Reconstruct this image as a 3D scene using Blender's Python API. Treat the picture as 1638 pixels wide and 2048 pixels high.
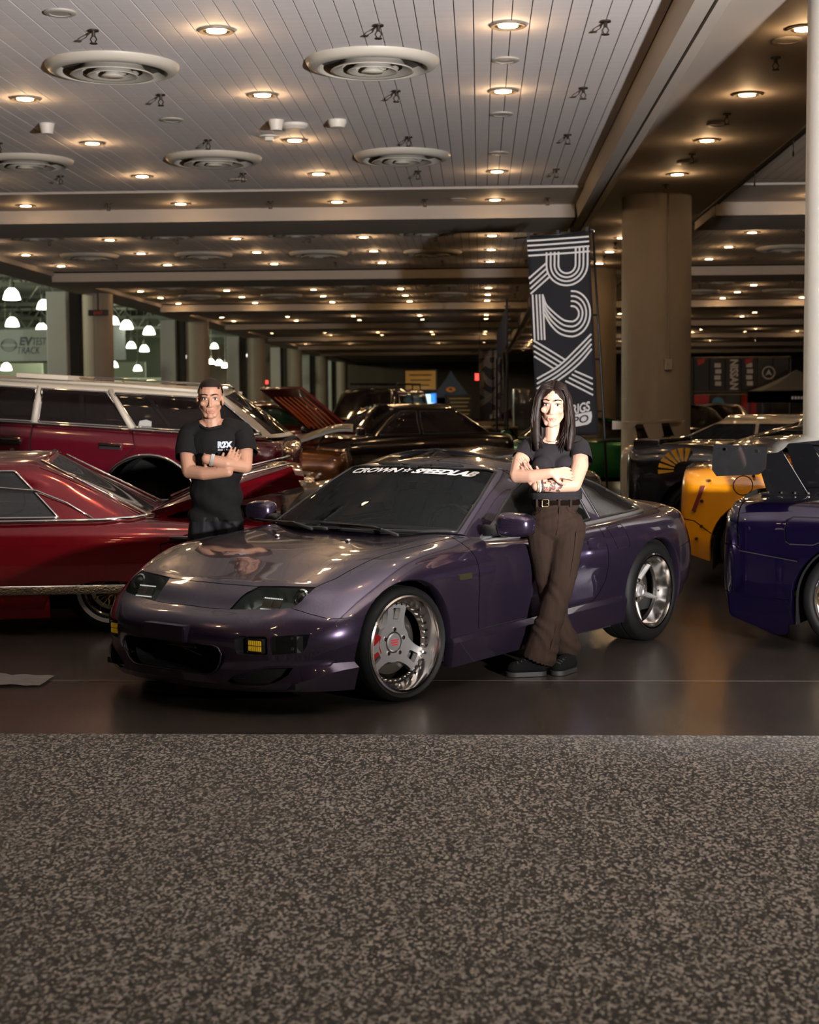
import bpy, bmesh, math, random
import numpy as np
from mathutils import Vector, Matrix
from mathutils.bvhtree import BVHTree
R = math.radians
PI = math.pi
random.seed(7)
SC = bpy.context.scene
COL = SC.collection
for _o in list(bpy.data.objects):
    bpy.data.objects.remove(_o, do_unlink=True)

# ------------------------------------------------------------------ camera
cam_d = bpy.data.cameras.new('camera')
cam = bpy.data.objects.new('camera', cam_d)
COL.objects.link(cam)
SC.camera = cam
cam_d.sensor_fit = 'VERTICAL'
cam_d.sensor_height = 36.0
cam_d.lens = 3100.0 / 2048.0 * 36.0
cam_d.clip_end = 400
CAM_H = 1.51
_yaw, _pitch, _roll = R(2.62), R(4.13), R(0.4)
_f = Vector((-math.sin(_yaw) * math.cos(_pitch), math.cos(_yaw) * math.cos(_pitch), -math.sin(_pitch)))
_r = Vector((math.cos(_yaw), math.sin(_yaw), 0))
_u = _r.cross(_f)
_r2 = math.cos(_roll) * _r - math.sin(_roll) * _u
_u2 = math.cos(_roll) * _u + math.sin(_roll) * _r
_m = Matrix((_r2, _u2, -_f)).transposed().to_4x4()
_m.translation = Vector((0, 0, CAM_H))
cam.matrix_world = _m
cam_d.dof.use_dof = True
cam_d.dof.focus_distance = 8.4
cam_d.dof.aperture_fstop = 4.0

# ------------------------------------------------------------------ world, lights, exposure
W = bpy.data.worlds.new('world')
SC.world = W
W.use_nodes = True
_bg = W.node_tree.nodes['Background']
_bg.inputs[0].default_value = (0.85, 0.80, 0.72, 1)
_bg.inputs[1].default_value = 0.012
SC.view_settings.view_transform = 'Standard'
SC.view_settings.look = 'None'
SC.view_settings.exposure = 0.0
SC.view_settings.gamma = 1.0
SC.view_settings.use_curve_mapping = False
try:
    SC.cycles.use_denoising = True
    SC.cycles.max_bounces = 5
    SC.cycles.diffuse_bounces = 2
    SC.cycles.glossy_bounces = 3
    SC.cycles.transmission_bounces = 6
    SC.cycles.transparent_max_bounces = 10
    SC.cycles.sample_clamp_indirect = 4.0
    SC.cycles.adaptive_threshold = 0.15
    SC.cycles.adaptive_min_samples = 16
    SC.cycles.caustics_reflective = False
    SC.cycles.caustics_refractive = False
except Exception:
    pass


def light(name, kind, loc, energy, color=(1, 1, 1), target=None, size=0.1, spot=120, blend=1.0, size_y=None):
    d = bpy.data.lights.new(name, kind)
    d.energy = energy
    d.color = color
    if kind == 'AREA':
        d.size = size
        if size_y:
            d.shape = 'RECTANGLE'
            d.size_y = size_y
    else:
        d.shadow_soft_size = size
    if kind == 'SPOT':
        d.spot_size = R(spot)
        d.spot_blend = blend
    o = bpy.data.objects.new(name, d)
    COL.objects.link(o)
    o.location = loc
    if target is not None:
        o.rotation_euler = (Vector(target) - Vector(loc)).to_track_quat('-Z', 'Y').to_euler()
    return o


# the photographer's strobe on a stand beside the camera, turned up so that it bounces off the white ceiling
light('strobe', 'SPOT', (3.0, 2.4, 1.5), 9000, (1.0, 0.955, 0.94), (0.9, 9.4, 4.54), 0.12, 87, 1.0)


# ------------------------------------------------------------------ materials
MATS = {}


def mat(name, col, rough=0.5, metal=0.0, coat=0.0, var=0.06, scale=8.0, bump=0.0, bscale=60.0, emit=None, estr=0.0,
        alpha=None, trans=0.0, spec=0.5, stretch=None, coat_rough=0.03, sheen=0.0):
    """procedural principled material: noise driven tone variation, optional noise relief"""
    if name in MATS:
        return MATS[name]
    m = bpy.data.materials.new(name)
    m.use_nodes = True
    nt = m.node_tree
    b = nt.nodes['Principled BSDF']
    tc = nt.nodes.new('ShaderNodeTexCoord')
    src = tc.outputs['Object']
    if stretch:
        mp = nt.nodes.new('ShaderNodeMapping')
        mp.inputs['Scale'].default_value = stretch
        nt.links.new(src, mp.inputs[0])
        src = mp.outputs[0]
    nz = nt.nodes.new('ShaderNodeTexNoise')
    nz.inputs['Scale'].default_value = scale
    nz.inputs['Detail'].default_value = 3
    nt.links.new(src, nz.inputs['Vector'])
    mx = nt.nodes.new('ShaderNodeMix')
    mx.data_type = 'RGBA'
    c = Vector(col[:3])
    mx.inputs[6].default_value = (*(c * (1 - var)), 1)
    mx.inputs[7].default_value = (*[min(1, v * (1 + var)) for v in c], 1)
    nt.links.new(nz.outputs['Fac'], mx.inputs[0])
    nt.links.new(mx.outputs[2], b.inputs['Base Color'])
    b.inputs['Roughness'].default_value = rough
    b.inputs['Metallic'].default_value = metal
    b.inputs['Coat Weight'].default_value = coat
    b.inputs['Coat Roughness'].default_value = coat_rough
    b.inputs['Specular IOR Level'].default_value = spec
    b.inputs['Transmission Weight'].default_value = trans
    if sheen:
        b.inputs['Sheen Weight'].default_value = sheen
    if alpha is not None:
        b.inputs['Alpha'].default_value = alpha
    if emit:
        b.inputs['Emission Color'].default_value = (*emit, 1)
        b.inputs['Emission Strength'].default_value = estr
    if bump:
        n2 = nt.nodes.new('ShaderNodeTexNoise')
        n2.inputs['Scale'].default_value = bscale
        n2.inputs['Detail'].default_value = 4
        nt.links.new(src, n2.inputs['Vector'])
        bp = nt.nodes.new('ShaderNodeBump')
        bp.inputs['Strength'].default_value = bump
        bp.inputs['Distance'].default_value = 0.01
        nt.links.new(n2.outputs['Fac'], bp.inputs['Height'])
        nt.links.new(bp.outputs[0], b.inputs['Normal'])
    MATS[name] = m
    return m


def paint(name, col, metal=0.75, rough=0.32, coat=1.0):
    return mat(name, col, rough=rough, metal=metal, coat=coat, var=0.05, scale=900)


def glass(name, col=(0.02, 0.024, 0.026), alpha=0.55, rough=0.02):
    """tinted glazing: a mirror-smooth coat over a part transparent tint"""
    if name in MATS:
        return MATS[name]
    m = bpy.data.materials.new(name)
    m.use_nodes = True
    nt = m.node_tree
    b = nt.nodes['Principled BSDF']
    nz = nt.nodes.new('ShaderNodeTexNoise')
    nz.inputs['Scale'].default_value = 3
    mx = nt.nodes.new('ShaderNodeMix')
    mx.data_type = 'RGBA'
    mx.inputs[6].default_value = (*col, 1)
    mx.inputs[7].default_value = (*[c * 1.2 for c in col], 1)
    nt.links.new(nz.outputs['Fac'], mx.inputs[0])
    nt.links.new(mx.outputs[2], b.inputs['Base Color'])
    b.inputs['Roughness'].default_value = rough
    b.inputs['IOR'].default_value = 1.5
    out = nt.nodes['Material Output']
    tr = nt.nodes.new('ShaderNodeBsdfTransparent')
    tr.inputs[0].default_value = (0.75, 0.8, 0.78, 1)
    ms = nt.nodes.new('ShaderNodeMixShader')
    fr = nt.nodes.new('ShaderNodeFresnel')
    fr.inputs[0].default_value = 1.5
    mm = nt.nodes.new('ShaderNodeMath')
    mm.operation = 'MAXIMUM'
    mm.inputs[1].default_value = alpha
    nt.links.new(fr.outputs[0], mm.inputs[0])
    nt.links.new(mm.outputs[0], ms.inputs[0])
    nt.links.new(tr.outputs[0], ms.inputs[1])
    nt.links.new(b.outputs[0], ms.inputs[2])
    nt.links.new(ms.outputs[0], out.inputs[0])
    MATS[name] = m
    return m


def emis(name, col, s):
    return mat(name, tuple(min(1, c) for c in col), rough=0.6, emit=col, estr=s, var=0.02)


# ------------------------------------------------------------------ object helpers
def empty(name, loc=(0, 0, 0), rz=0.0, label=None, cat=None, group=None):
    o = bpy.data.objects.new(name, None)
    COL.objects.link(o)
    o.location = loc
    o.rotation_euler = (0, 0, rz)
    return tag(o, label, cat, group)


def tag(o, label=None, cat=None, group=None, kind=None):
    if label:
        o['label'] = label
    if cat:
        o['category'] = cat
    if group:
        o['group'] = group
    if kind:
        o['kind'] = kind
    return o


def link(name, me, m=None, parent=None, loc=None, rot=None, smooth=False, scale=None):
    if m is not None and len(me.materials) == 0:
        me.materials.append(m)
    o = bpy.data.objects.new(name, me)
    COL.objects.link(o)
    if parent is not None:
        o.parent = parent
    if loc is not None:
        o.location = loc
    if rot is not None:
        o.rotation_euler = rot
    if scale is not None:
        o.scale = scale
    return o


def to_mesh(bm, name='mesh', smooth=False):
    me = bpy.data.meshes.new(name)
    if smooth:
        for f in bm.faces:
            f.smooth = True
    bm.to_mesh(me)
    bm.free()
    return me


def obj(name, bm, m, parent=None, loc=None, rot=None, smooth=False):
    return link(name, to_mesh(bm, name, smooth), m, parent, loc, rot)


def auto_smooth(me, ang=35):
    for p in me.polygons:
        p.use_smooth = True
    try:
        me.set_sharp_from_angle(angle=R(ang))
    except Exception:
        pass
    return me


def sobj(name, bm, m, parent=None, loc=None, rot=None, ang=35):
    me = to_mesh(bm, name)
    auto_smooth(me, ang)
    return link(name, me, m, parent, loc, rot)


def B():
    return bmesh.new()


def box(bm, c, s, rot=None, bev=0.0, taper=None):
    """box centred c with full sizes s; taper = (sx, sy) scale of the top"""
    r = bmesh.ops.create_cube(bm, size=1.0)
    vs = r['verts']
    for v in vs:
        t = (taper if taper and v.co.z > 0 else (1, 1))
        v.co = Vector((v.co.x * s[0] * t[0], v.co.y * s[1] * t[1], v.co.z * s[2]))
    if bev:
        es = list({e for v in vs for e in v.link_edges})
        rr = bmesh.ops.bevel(bm, geom=es, offset=bev, segments=2, affect='EDGES', profile=0.6)
        vs = list({v for f in rr['faces'] for v in f.verts} | {v for v in vs if v.is_valid})
    if rot is not None:
        M = rot if isinstance(rot, Matrix) else Matrix.Rotation(rot, 3, 'Z')
        for v in vs:
            v.co = M @ v.co
    for v in vs:
        v.co += Vector(c)
    return vs


def tube(bm, pts, r, n=8, caps=True, closed=False):
    """swept round tube, r may be a list"""
    P = [Vector(p) for p in pts]
    k = len(P)
    rs = r if isinstance(r, (list, tuple)) else [r] * k
    rings = []
    up = None
    for i in range(k):
        if closed:
            t = P[(i + 1) % k] - P[i - 1]
        else:
            t = P[min(i + 1, k - 1)] - P[max(i - 1, 0)]
        if t.length < 1e-9:
            t = Vector((0, 0, 1))
        t.normalize()
        if up is None:
            a = Vector((0, 0, 1)) if abs(t.z) < 0.9 else Vector((1, 0, 0))
            up = (a - t * a.dot(t)).normalized()
        else:
            up = (up - t * up.dot(t))
            up = up.normalized() if up.length > 1e-6 else t.orthogonal().normalized()
        s = t.cross(up)
        rings.append([bm.verts.new(P[i] + (up * math.cos(2 * PI * j / n) + s * math.sin(2 * PI * j / n)) * rs[i]) for j in range(n)])
    rng = range(k) if closed else range(k - 1)
    for i in rng:
        a, b = rings[i], rings[(i + 1) % k]
        for j in range(n):
            bm.faces.new((a[j], a[(j + 1) % n], b[(j + 1) % n], b[j]))
    if caps and not closed:
        bm.faces.new(rings[0][::-1])
        bm.faces.new(rings[-1])
    return rings


def cyl(bm, a, b, r, n=16, r2=None, caps=True):
    tube(bm, [a, b], [r, r if r2 is None else r2], n, caps)


def lathe(bm, prof, n=48, axis='Z', M=None, close=False):
    """prof: list of (radius, height)"""
    rings = []
    for (r, h) in prof:
        ring = []
        for j in range(n):
            a = 2 * PI * j / n
            x, y = r * math.cos(a), r * math.sin(a)
            p = Vector((x, y, h)) if axis == 'Z' else (Vector((x, h, -y)) if axis == 'Y' else Vector((h, x, y)))
            ring.append(bm.verts.new(M @ p if M else p))
        rings.append(ring)
    k = len(rings)
    for i in range(k if close else k - 1):
        a, b = rings[i], rings[(i + 1) % k]
        for j in range(n):
            bm.faces.new((a[j], a[(j + 1) % n], b[(j + 1) % n], b[j]))
    return rings


def prism(bm, poly, h0, h1, axis='Z', M=None, bevel=0):
    """extruded polygon (2D list); axis = extrusion axis. X: poly=(y,z), Y: poly=(x,z), Z: poly=(x,y)"""
    def P(p, h):
        v = {'Z': (p[0], p[1], h), 'Y': (p[0], h, p[1]), 'X': (h, p[0], p[1])}[axis]
        v = Vector(v)
        return M @ v if M else v
    lo = [bm.verts.new(P(p, h0)) for p in poly]
    hi = [bm.verts.new(P(p, h1)) for p in poly]
    n = len(poly)
    fs = [bm.faces.new(lo[::-1]), bm.faces.new(hi)]
    for i in range(n):
        fs.append(bm.faces.new((lo[i], lo[(i + 1) % n], hi[(i + 1) % n], hi[i])))
    bmesh.ops.recalc_face_normals(bm, faces=fs)
    return fs


def rrect(x0, z0, x1, z1, r, n=4):
    pts = []
    for (cx, cz, a0) in ((x1 - r, z1 - r, 0), (x0 + r, z1 - r, 90), (x0 + r, z0 + r, 180), (x1 - r, z0 + r, 270)):
        for i in range(n + 1):
            a = R(a0 + 90 * i / n)
            pts.append((cx + r * math.cos(a), cz + r * math.sin(a)))
    return pts


def copy_tree(o, parent=None, **kw):
    c = o.copy()
    COL.objects.link(c)
    if parent is not None:
        c.parent = parent
    for ch in [x for x in o.children]:
        copy_tree(ch, c)
    return c


FONT_CACHE = {}


def text_polys(s, size=1.0, bold=0.0, shear=0.0, spacing=1.0):
    """flat mesh (verts, faces) of a line of lettering, origin at its lower left corner"""
    cu = bpy.data.curves.new('lettering', 'FONT')
    cu.body = s
    cu.size = size
    cu.offset = bold
    cu.shear = shear
    cu.space_character = spacing
    cu.resolution_u = 4
    o = bpy.data.objects.new('lettering', cu)
    COL.objects.link(o)
    me = o.to_mesh()
    V = [v.co.copy() for v in me.vertices]
    Fs = [tuple(p.vertices) for p in me.polygons]
    o.to_mesh_clear()
    bpy.data.objects.remove(o, do_unlink=True)
    bpy.data.curves.remove(cu)
    if V:
        x0 = min(v.x for v in V)
        for v in V:
            v.x -= x0
    return V, Fs


def text_obj(name, s, size, m, parent, M, bold=0.0, shear=0.0, spacing=1.0, width=None, align='L'):
    """lettering placed by matrix M (x along text, y up, z out)"""
    V, Fs = text_polys(s, size, bold, shear, spacing)
    w = max(v.x for v in V)
    k = width / w if width else 1.0
    off = {'L': 0, 'C': -w * k / 2, 'R': -w * k}[align]
    bm = B()
    vs = [bm.verts.new(M @ Vector((v.x * k + off, v.y, 0))) for v in V]
    for f in Fs:
        try:
            bm.faces.new([vs[i] for i in f])
        except ValueError:
            pass
    return obj(name, bm, m, parent)


# ------------------------------------------------------------------ spline surfaces
def herm(knots, ts, breaks=()):
    """matrix that interpolates values given at knots at the parameters ts (cubic, C1, corners at breaks)"""
    n = len(knots)
    K = np.array(knots, float)
    T = np.zeros((n, n))      # tangent seen from the right span
    TL = np.zeros((n, n))     # tangent seen from the left span
    for i in range(n):
        h0 = K[i] - K[i - 1] if i > 0 else None
        h1 = K[i + 1] - K[i] if i < n - 1 else None
        right = np.zeros(n)
        left = np.zeros(n)
        if h1 is not None:
            right[i + 1] = 1 / h1
            right[i] = -1 / h1
        if h0 is not None:
            left[i] = 1 / h0
            left[i - 1] = -1 / h0
        if h0 is None:
            T[i] = TL[i] = right
        elif h1 is None:
            T[i] = TL[i] = left
        elif i in breaks:
            T[i], TL[i] = right, left
        else:
            T[i] = TL[i] = (left * h1 + right * h0) / (h0 + h1)
    out = np.zeros((len(ts), n))
    for k, t in enumerate(ts):
        i = int(min(max(np.searchsorted(K, t, side='right') - 1, 0), n - 2))
        h = K[i + 1] - K[i]
        s = (t - K[i]) / h
        out[k, i] += 2 * s**3 - 3 * s**2 + 1
        out[k, i + 1] += -2 * s**3 + 3 * s**2
        out[k] += (s**3 - 2 * s**2 + s) * h * T[i] + (s**3 - s**2) * h * TL[i + 1]
    return out


def net_grid(net, du=0.03, dv=0.03, ubreaks=(), vbreaks=(), mir_u=(True, True), mir_v=(False, True), maxn=14):
    """net[i][j] control points -> dense grid array [nu][nv][3]. mir_*: reflect across y=0 at those ends"""
    A = np.array(net, float)

    def ext(A, axis, ends):
        lo = hi = 0
        fl = np.array([1, -1, 1.])
        if ends[0]:
            g = np.take(A, [1], axis) * fl
            A = np.concatenate([g, A], axis)
            lo = 1
        if ends[1]:
            g = np.take(A, [-2], axis) * fl
            A = np.concatenate([A, g], axis)
            hi = 1
        return A, lo, hi

    def run(A, axis, ends, step, breaks):
        A, lo, hi = ext(A, axis, ends)
        n = A.shape[axis]
        d = np.linalg.norm(np.diff(A, axis=axis), axis=2)
        L = d.mean(axis=1 - axis)
        L = np.maximum(L, 0.02)
        K = np.concatenate([[0], np.cumsum(L ** 0.75)])
        ts = []
        for i in range(lo, n - 1 - hi):
            c = int(min(maxn, max(1, round(L[i] / step))))
            ts += list(K[i] + (K[i + 1] - K[i]) * np.arange(c) / c)
        ts.append(K[n - 1 - hi])
        M = herm(K, ts, {b + lo for b in breaks})
        return np.tensordot(M, A, axes=(1, axis)) if axis == 0 else np.moveaxis(np.tensordot(M, A, axes=(1, axis)), 0, 1)
    A = run(A, 0, mir_u, du, ubreaks)
    A = run(A, 1, mir_v, dv, vbreaks)
    return A


def grid_bm(G, flip=False):
    bm = B()
    nu, nv = G.shape[:2]
    vs = [[bm.verts.new(G[i, j]) for j in range(nv)] for i in range(nu)]
    for i in range(nu - 1):
        for j in range(nv - 1):
            q = (vs[i][j], vs[i + 1][j], vs[i + 1][j + 1], vs[i][j + 1])
            bm.faces.new(q[::-1] if flip else q)
    return bm


def in_poly(p, poly):
    x, y = p
    c = False
    j = len(poly) - 1
    for i in range(len(poly)):
        xi, yi = poly[i]
        xj, yj = poly[j]
        if (yi > y) != (yj > y) and x < (xj - xi) * (y - yi) / (yj - yi) + xi:
            c = not c
        j = i
    return c


AX = {'side': (Vector((1, 0, 0)), Vector((0, 0, 1))), 'front': (Vector((0, 1, 0)), Vector((0, 0, 1))), 'top': (Vector((1, 0, 0)), Vector((0, 1, 0)))}


def cut(bm, poly, axes='side', filt=None):
    """cut the outline of a polygon, projected along the third axis, into a sheet; returns the faces inside"""
    e1, e2 = AX[axes] if isinstance(axes, str) else axes
    e3 = e1.cross(e2)
    px = [p[0] for p in poly]
    py = [p[1] for p in poly]
    bx = (min(px) - 0.001, min(py) - 0.001, max(px) + 0.001, max(py) + 0.001)

    def bb(f):
        a = [v.co.dot(e1) for v in f.verts]
        b = [v.co.dot(e2) for v in f.verts]
        return min(a), min(b), max(a), max(b)
    cand = {}
    for f in bm.faces:
        if filt and not filt(f.calc_center_median()):
            continue
        q = bb(f)
        if q[0] < bx[2] and q[2] > bx[0] and q[1] < bx[3] and q[3] > bx[1]:
            cand[f] = q
    n = len(poly)
    for i in range(n):
        a, b = poly[i], poly[(i + 1) % n]
        dx, dy = b[0] - a[0], b[1] - a[1]
        l = math.hypot(dx, dy)
        if l < 1e-7:
            continue
        sb = (min(a[0], b[0]) - 1e-5, min(a[1], b[1]) - 1e-5, max(a[0], b[0]) + 1e-5, max(a[1], b[1]) + 1e-5)
        sel = []
        for f, q in cand.items():
            if q[0] <= sb[2] and q[2] >= sb[0] and q[1] <= sb[3] and q[3] >= sb[1]:
                s = [((v.co.dot(e1) - a[0]) * dy - (v.co.dot(e2) - a[1]) * dx) for v in f.verts]
                if min(s) < -1e-7 and max(s) > 1e-7:
                    sel.append(f)
        if not sel:
            continue
        geom = set(sel)
        for f in sel:
            geom.update(f.edges)
            geom.update(f.verts)
            cand.pop(f)
        no = e1 * dy - e2 * dx
        ret = bmesh.ops.bisect_plane(bm, geom=list(geom), dist=1e-6, plane_co=e1 * a[0] + e2 * a[1], plane_no=no)
        new = {g for g in ret['geom'] if isinstance(g, bmesh.types.BMFace)} | {f for f in sel if f.is_valid}
        # neighbours of a cut edge may have been split as well
        for f in new:
            cand[f] = bb(f)
    ins = []
    for f in cand:
        if f.is_valid:
            c = f.calc_center_median()
            if in_poly((c.dot(e1), c.dot(e2)), poly):
                ins.append(f)
    return ins


def strip_polys(line, w):
    """thin quads along a polyline"""
    out = []
    for i in range(len(line) - 1):
        a, b = Vector(line[i]), Vector(line[i + 1])
        d = (b - a)
        if d.length < 1e-6:
            continue
        d.normalize()
        n = Vector((-d.y, d.x)) * (w / 2)
        e = d * (w / 2)
        out.append([tuple(a - e - n), tuple(b + e - n), tuple(b + e + n), tuple(a - e + n)])
    return out


def groove(bm, line, w, axes='side', filt=None):
    for q in strip_polys(line, w):
        fs = cut(bm, q, axes, filt)
        bmesh.ops.delete(bm, geom=fs, context='FACES')


def take(bm, faces):
    """move faces out of bm into a new bmesh"""
    nb = B()
    vm = {}
    for f in faces:
        vs = []
        for v in f.verts:
            if v not in vm:
                vm[v] = nb.verts.new(v.co)
            vs.append(vm[v])
        try:
            nf = nb.faces.new(vs)
            nf.smooth = f.smooth
        except ValueError:
            pass
    bmesh.ops.delete(bm, geom=list(faces), context='FACES')
    return nb


def comps(bm):
    """connected pieces as lists of faces"""
    seen = set()
    out = []
    for f in bm.faces:
        if f in seen:
            continue
        st = [f]
        seen.add(f)
        cur = []
        while st:
            g = st.pop()
            cur.append(g)
            for e in g.edges:
                for h in e.link_faces:
                    if h not in seen:
                        seen.add(h)
                        st.append(h)
        out.append(cur)
    return out


def offset(bm, d):
    bm.normal_update()
    for v, n in [(v, v.normal.copy()) for v in bm.verts]:
        v.co += n * d


def mirrored(bm, both=True):
    """copy with y -> -y; both: joined to the original along y=0"""
    nb = bm.copy()
    for v in nb.verts:
        v.co.y = -v.co.y
    bmesh.ops.reverse_faces(nb, faces=nb.faces[:])
    if both:
        me = bpy.data.meshes.new('tmp')
        nb.to_mesh(me)
        nb.free()
        out = bm.copy()
        out.from_mesh(me)
        bpy.data.meshes.remove(me)
        ce = [v for v in out.verts if abs(v.co.y) < 2e-3]
        bmesh.ops.remove_doubles(out, verts=ce, dist=1e-3)
        return out
    return nb


def smoothstep(a, b, x):
    t = min(1, max(0, (x - a) / (b - a)))
    return t * t * (3 - 2 * t)
# ================================================================== the hall
CZ = 4.54


def floor_mat(name='polished_concrete'):
    m = mat(name, (0.045, 0.036, 0.03), rough=0.22, var=0.35, scale=0.55, spec=0.55)
    nt = m.node_tree
    b = nt.nodes['Principled BSDF']
    tc = nt.nodes['Texture Coordinate']
    base = b.inputs['Base Color'].links[0].from_socket
    # fine pale scratches and specks
    vo = nt.nodes.new('ShaderNodeTexNoise')
    vo.inputs['Scale'].default_value = 55
    vo.inputs['Detail'].default_value = 6
    nt.links.new(tc.outputs['Object'], vo.inputs['Vector'])
    rp = nt.nodes.new('ShaderNodeValToRGB')
    rp.color_ramp.elements[0].position = 0.66
    rp.color_ramp.elements[1].position = 0.78
    nt.links.new(vo.outputs['Fac'], rp.inputs[0])
    mx = nt.nodes.new('ShaderNodeMix')
    mx.data_type = 'RGBA'
    mx.inputs[7].default_value = (0.15, 0.13, 0.11, 1)
    nt.links.new(rp.outputs[0], mx.inputs[0])
    nt.links.new(base, mx.inputs[6])
    nt.links.new(mx.outputs[2], b.inputs['Base Color'])
    n3 = nt.nodes.new('ShaderNodeTexNoise')
    n3.inputs['Scale'].default_value = 2.2
    n3.inputs['Detail'].default_value = 3
    nt.links.new(tc.outputs['Object'], n3.inputs['Vector'])
    mr = nt.nodes.new('ShaderNodeMapRange')
    mr.inputs[3].default_value = 0.19
    mr.inputs[4].default_value = 0.28
    nt.links.new(n3.outputs['Fac'], mr.inputs[0])
    nt.links.new(mr.outputs[0], b.inputs['Roughness'])
    return m


def carpet_mat():
    m = mat('carpet_pile', (0.10, 0.09, 0.08), rough=0.95, var=0.3, scale=1.2, spec=0.1, sheen=0.3)
    nt = m.node_tree
    b = nt.nodes['Principled BSDF']
    tc = nt.nodes['Texture Coordinate']
    base = b.inputs['Base Color'].links[0].from_socket
    mp = nt.nodes.new('ShaderNodeMapping')
    mp.inputs['Scale'].default_value = (1, 0.55, 1)
    nt.links.new(tc.outputs['Object'], mp.inputs[0])
    vo = nt.nodes.new('ShaderNodeTexVoronoi')
    vo.inputs['Scale'].default_value = 125
    nt.links.new(mp.outputs[0], vo.inputs['Vector'])
    rp = nt.nodes.new('ShaderNodeValToRGB')
    e = rp.color_ramp.elements
    e[0].position = 0.25
    e[0].color = (0.008, 0.008, 0.008, 1)
    e[1].position = 0.85
    e[1].color = (0.42, 0.385, 0.345, 1)
    k = e.new(0.5)
    k.color = (0.028, 0.025, 0.022, 1)
    sp = nt.nodes.new('ShaderNodeSeparateColor')
    nt.links.new(vo.outputs['Color'], sp.inputs[0])
    nz = nt.nodes.new('ShaderNodeTexNoise')
    nz.inputs['Scale'].default_value = 150
    nz.inputs['Detail'].default_value = 5
    nt.links.new(mp.outputs[0], nz.inputs['Vector'])
    ad = nt.nodes.new('ShaderNodeMix')
    ad.inputs[0].default_value = 0.22
    nt.links.new(sp.outputs[0], ad.inputs[2])
    nt.links.new(nz.outputs['Fac'], ad.inputs[3])
    nt.links.new(ad.outputs[0], rp.inputs[0])
    mx = nt.nodes.new('ShaderNodeMix')
    mx.data_type = 'RGBA'
    mx.inputs[0].default_value = 0.12
    nt.links.new(rp.outputs[0], mx.inputs[6])
    nt.links.new(base, mx.inputs[7])
    nt.links.new(mx.outputs[2], b.inputs['Base Color'])
    bp = nt.nodes.new('ShaderNodeBump')
    bp.inputs['Strength'].default_value = 0.9
    bp.inputs['Distance'].default_value = 0.008
    nt.links.new(ad.outputs[0], bp.inputs['Height'])
    nt.links.new(bp.outputs[0], b.inputs['Normal'])
    return m


FLOOR = floor_mat()
fl = empty('floor')
tag(fl, 'dark polished concrete slab floor of the exhibition hall', None, kind='structure')
ys = [-9.0, 8.27, 17.6, 27.0, 36.4, 60, 90, 135]
for i in range(len(ys) - 1):
    bm = B()
    box(bm, (-6, (ys[i] + ys[i + 1]) / 2, -0.05), (72, ys[i + 1] - ys[i] - 0.012, 0.1))
    obj('slab', bm, FLOOR, fl)
    if i < 4:
        bm = B()
        box(bm, (-6, ys[i + 1], -0.004), (72, 0.012, 0.0075))
        obj('joint_filler', bm, mat('joint_filler', (0.20, 0.17, 0.14), rough=0.6, var=0.3, scale=14), fl)
bm = B()
box(bm, (-0.5, -0.6, 0.004), (19, 14.96, 0.008))
cp = obj('carpet', bm, carpet_mat())
tag(cp, 'grey and black flecked carpet in the foreground', 'carpet', kind='stuff')

# ------------------------------------------------ ceiling
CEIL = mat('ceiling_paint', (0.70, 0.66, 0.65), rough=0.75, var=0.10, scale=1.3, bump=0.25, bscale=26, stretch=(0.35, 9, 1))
SOFF = mat('soffit_paint', (0.42, 0.37, 0.32), rough=0.7, var=0.06, scale=1.5)
DARKSLOT = mat('slot_shadow_gap', (0.012, 0.011, 0.01), rough=0.9)
ceiling = empty('ceiling')
tag(ceiling, 'boarded white ceiling with fine grooves and plain soffits', None, kind='structure')
bm = B()
box(bm, (9.55, 60, CZ + 0.10), (40.9, 150, 0.04))
obj('ceiling_deck', bm, mat('deck_dark', (0.04, 0.036, 0.033), rough=0.9), ceiling)
PW = 0.152
xs0, xs1 = -9.95, 1.48
# every board of the two nearest bays is a piece of its own
BAYS = [(-8.0, 22.4), (26.4, 36.0), (38.1, 48.3), (50.4, 60.6), (62.7, 73.0), (75.0, 85.0), (87, 97), (99, 125)]
for bi, (y0, y1) in enumerate(BAYS[:2]):
    bm = B()
    box(bm, (0, 0, 0), (PW - 0.008, y1 - y0, 0.02), bev=0.002)
    me = to_mesh(bm, 'ceiling_board')
    me.materials.append(CEIL)
    n = int((xs1 - xs0) / PW)
    for i in range(n):
        link('ceiling_board', me, None, ceiling, (xs1 - PW * (i + 0.5), (y0 + y1) / 2, CZ + 0.01 + 0.001 * ((i * 7) % 3)))
    if bi == 0:
        continue
GROOVED = mat('ceiling_boards_far', (0.42, 0.36, 0.30), rough=0.8, var=0.05, scale=2)  # white boards coloured darker and browner, the dim warm light painted in
_nt = GROOVED.node_tree
_w = _nt.nodes.new('ShaderNodeTexWave')
_w.bands_direction = 'X'
_w.inputs['Scale'].default_value = 1.0 / PW * 0.314
_tc = _nt.nodes['Texture Coordinate']
_nt.links.new(_tc.outputs['Object'], _w.inputs['Vector'])
_rp = _nt.nodes.new('ShaderNodeValToRGB')
_rp.color_ramp.elements[0].position = 0.03
_rp.color_ramp.elements[0].color = (0, 0, 0, 1)
_rp.color_ramp.elements[1].position = 0.12
_nt.links.new(_w.outputs['Fac'], _rp.inputs[0])
_bp = _nt.nodes.new('ShaderNodeBump')
_bp.inputs['Distance'].default_value = 0.01
_nt.links.new(_rp.outputs[0], _bp.inputs['Height'])
_nt.links.new(_bp.outputs[0], _nt.nodes['Principled BSDF'].inputs['Normal'])
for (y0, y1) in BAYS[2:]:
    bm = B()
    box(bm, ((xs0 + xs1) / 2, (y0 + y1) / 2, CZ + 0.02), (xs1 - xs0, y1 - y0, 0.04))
    obj('ceiling_panel', bm, GROOVED, ceiling)
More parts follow.
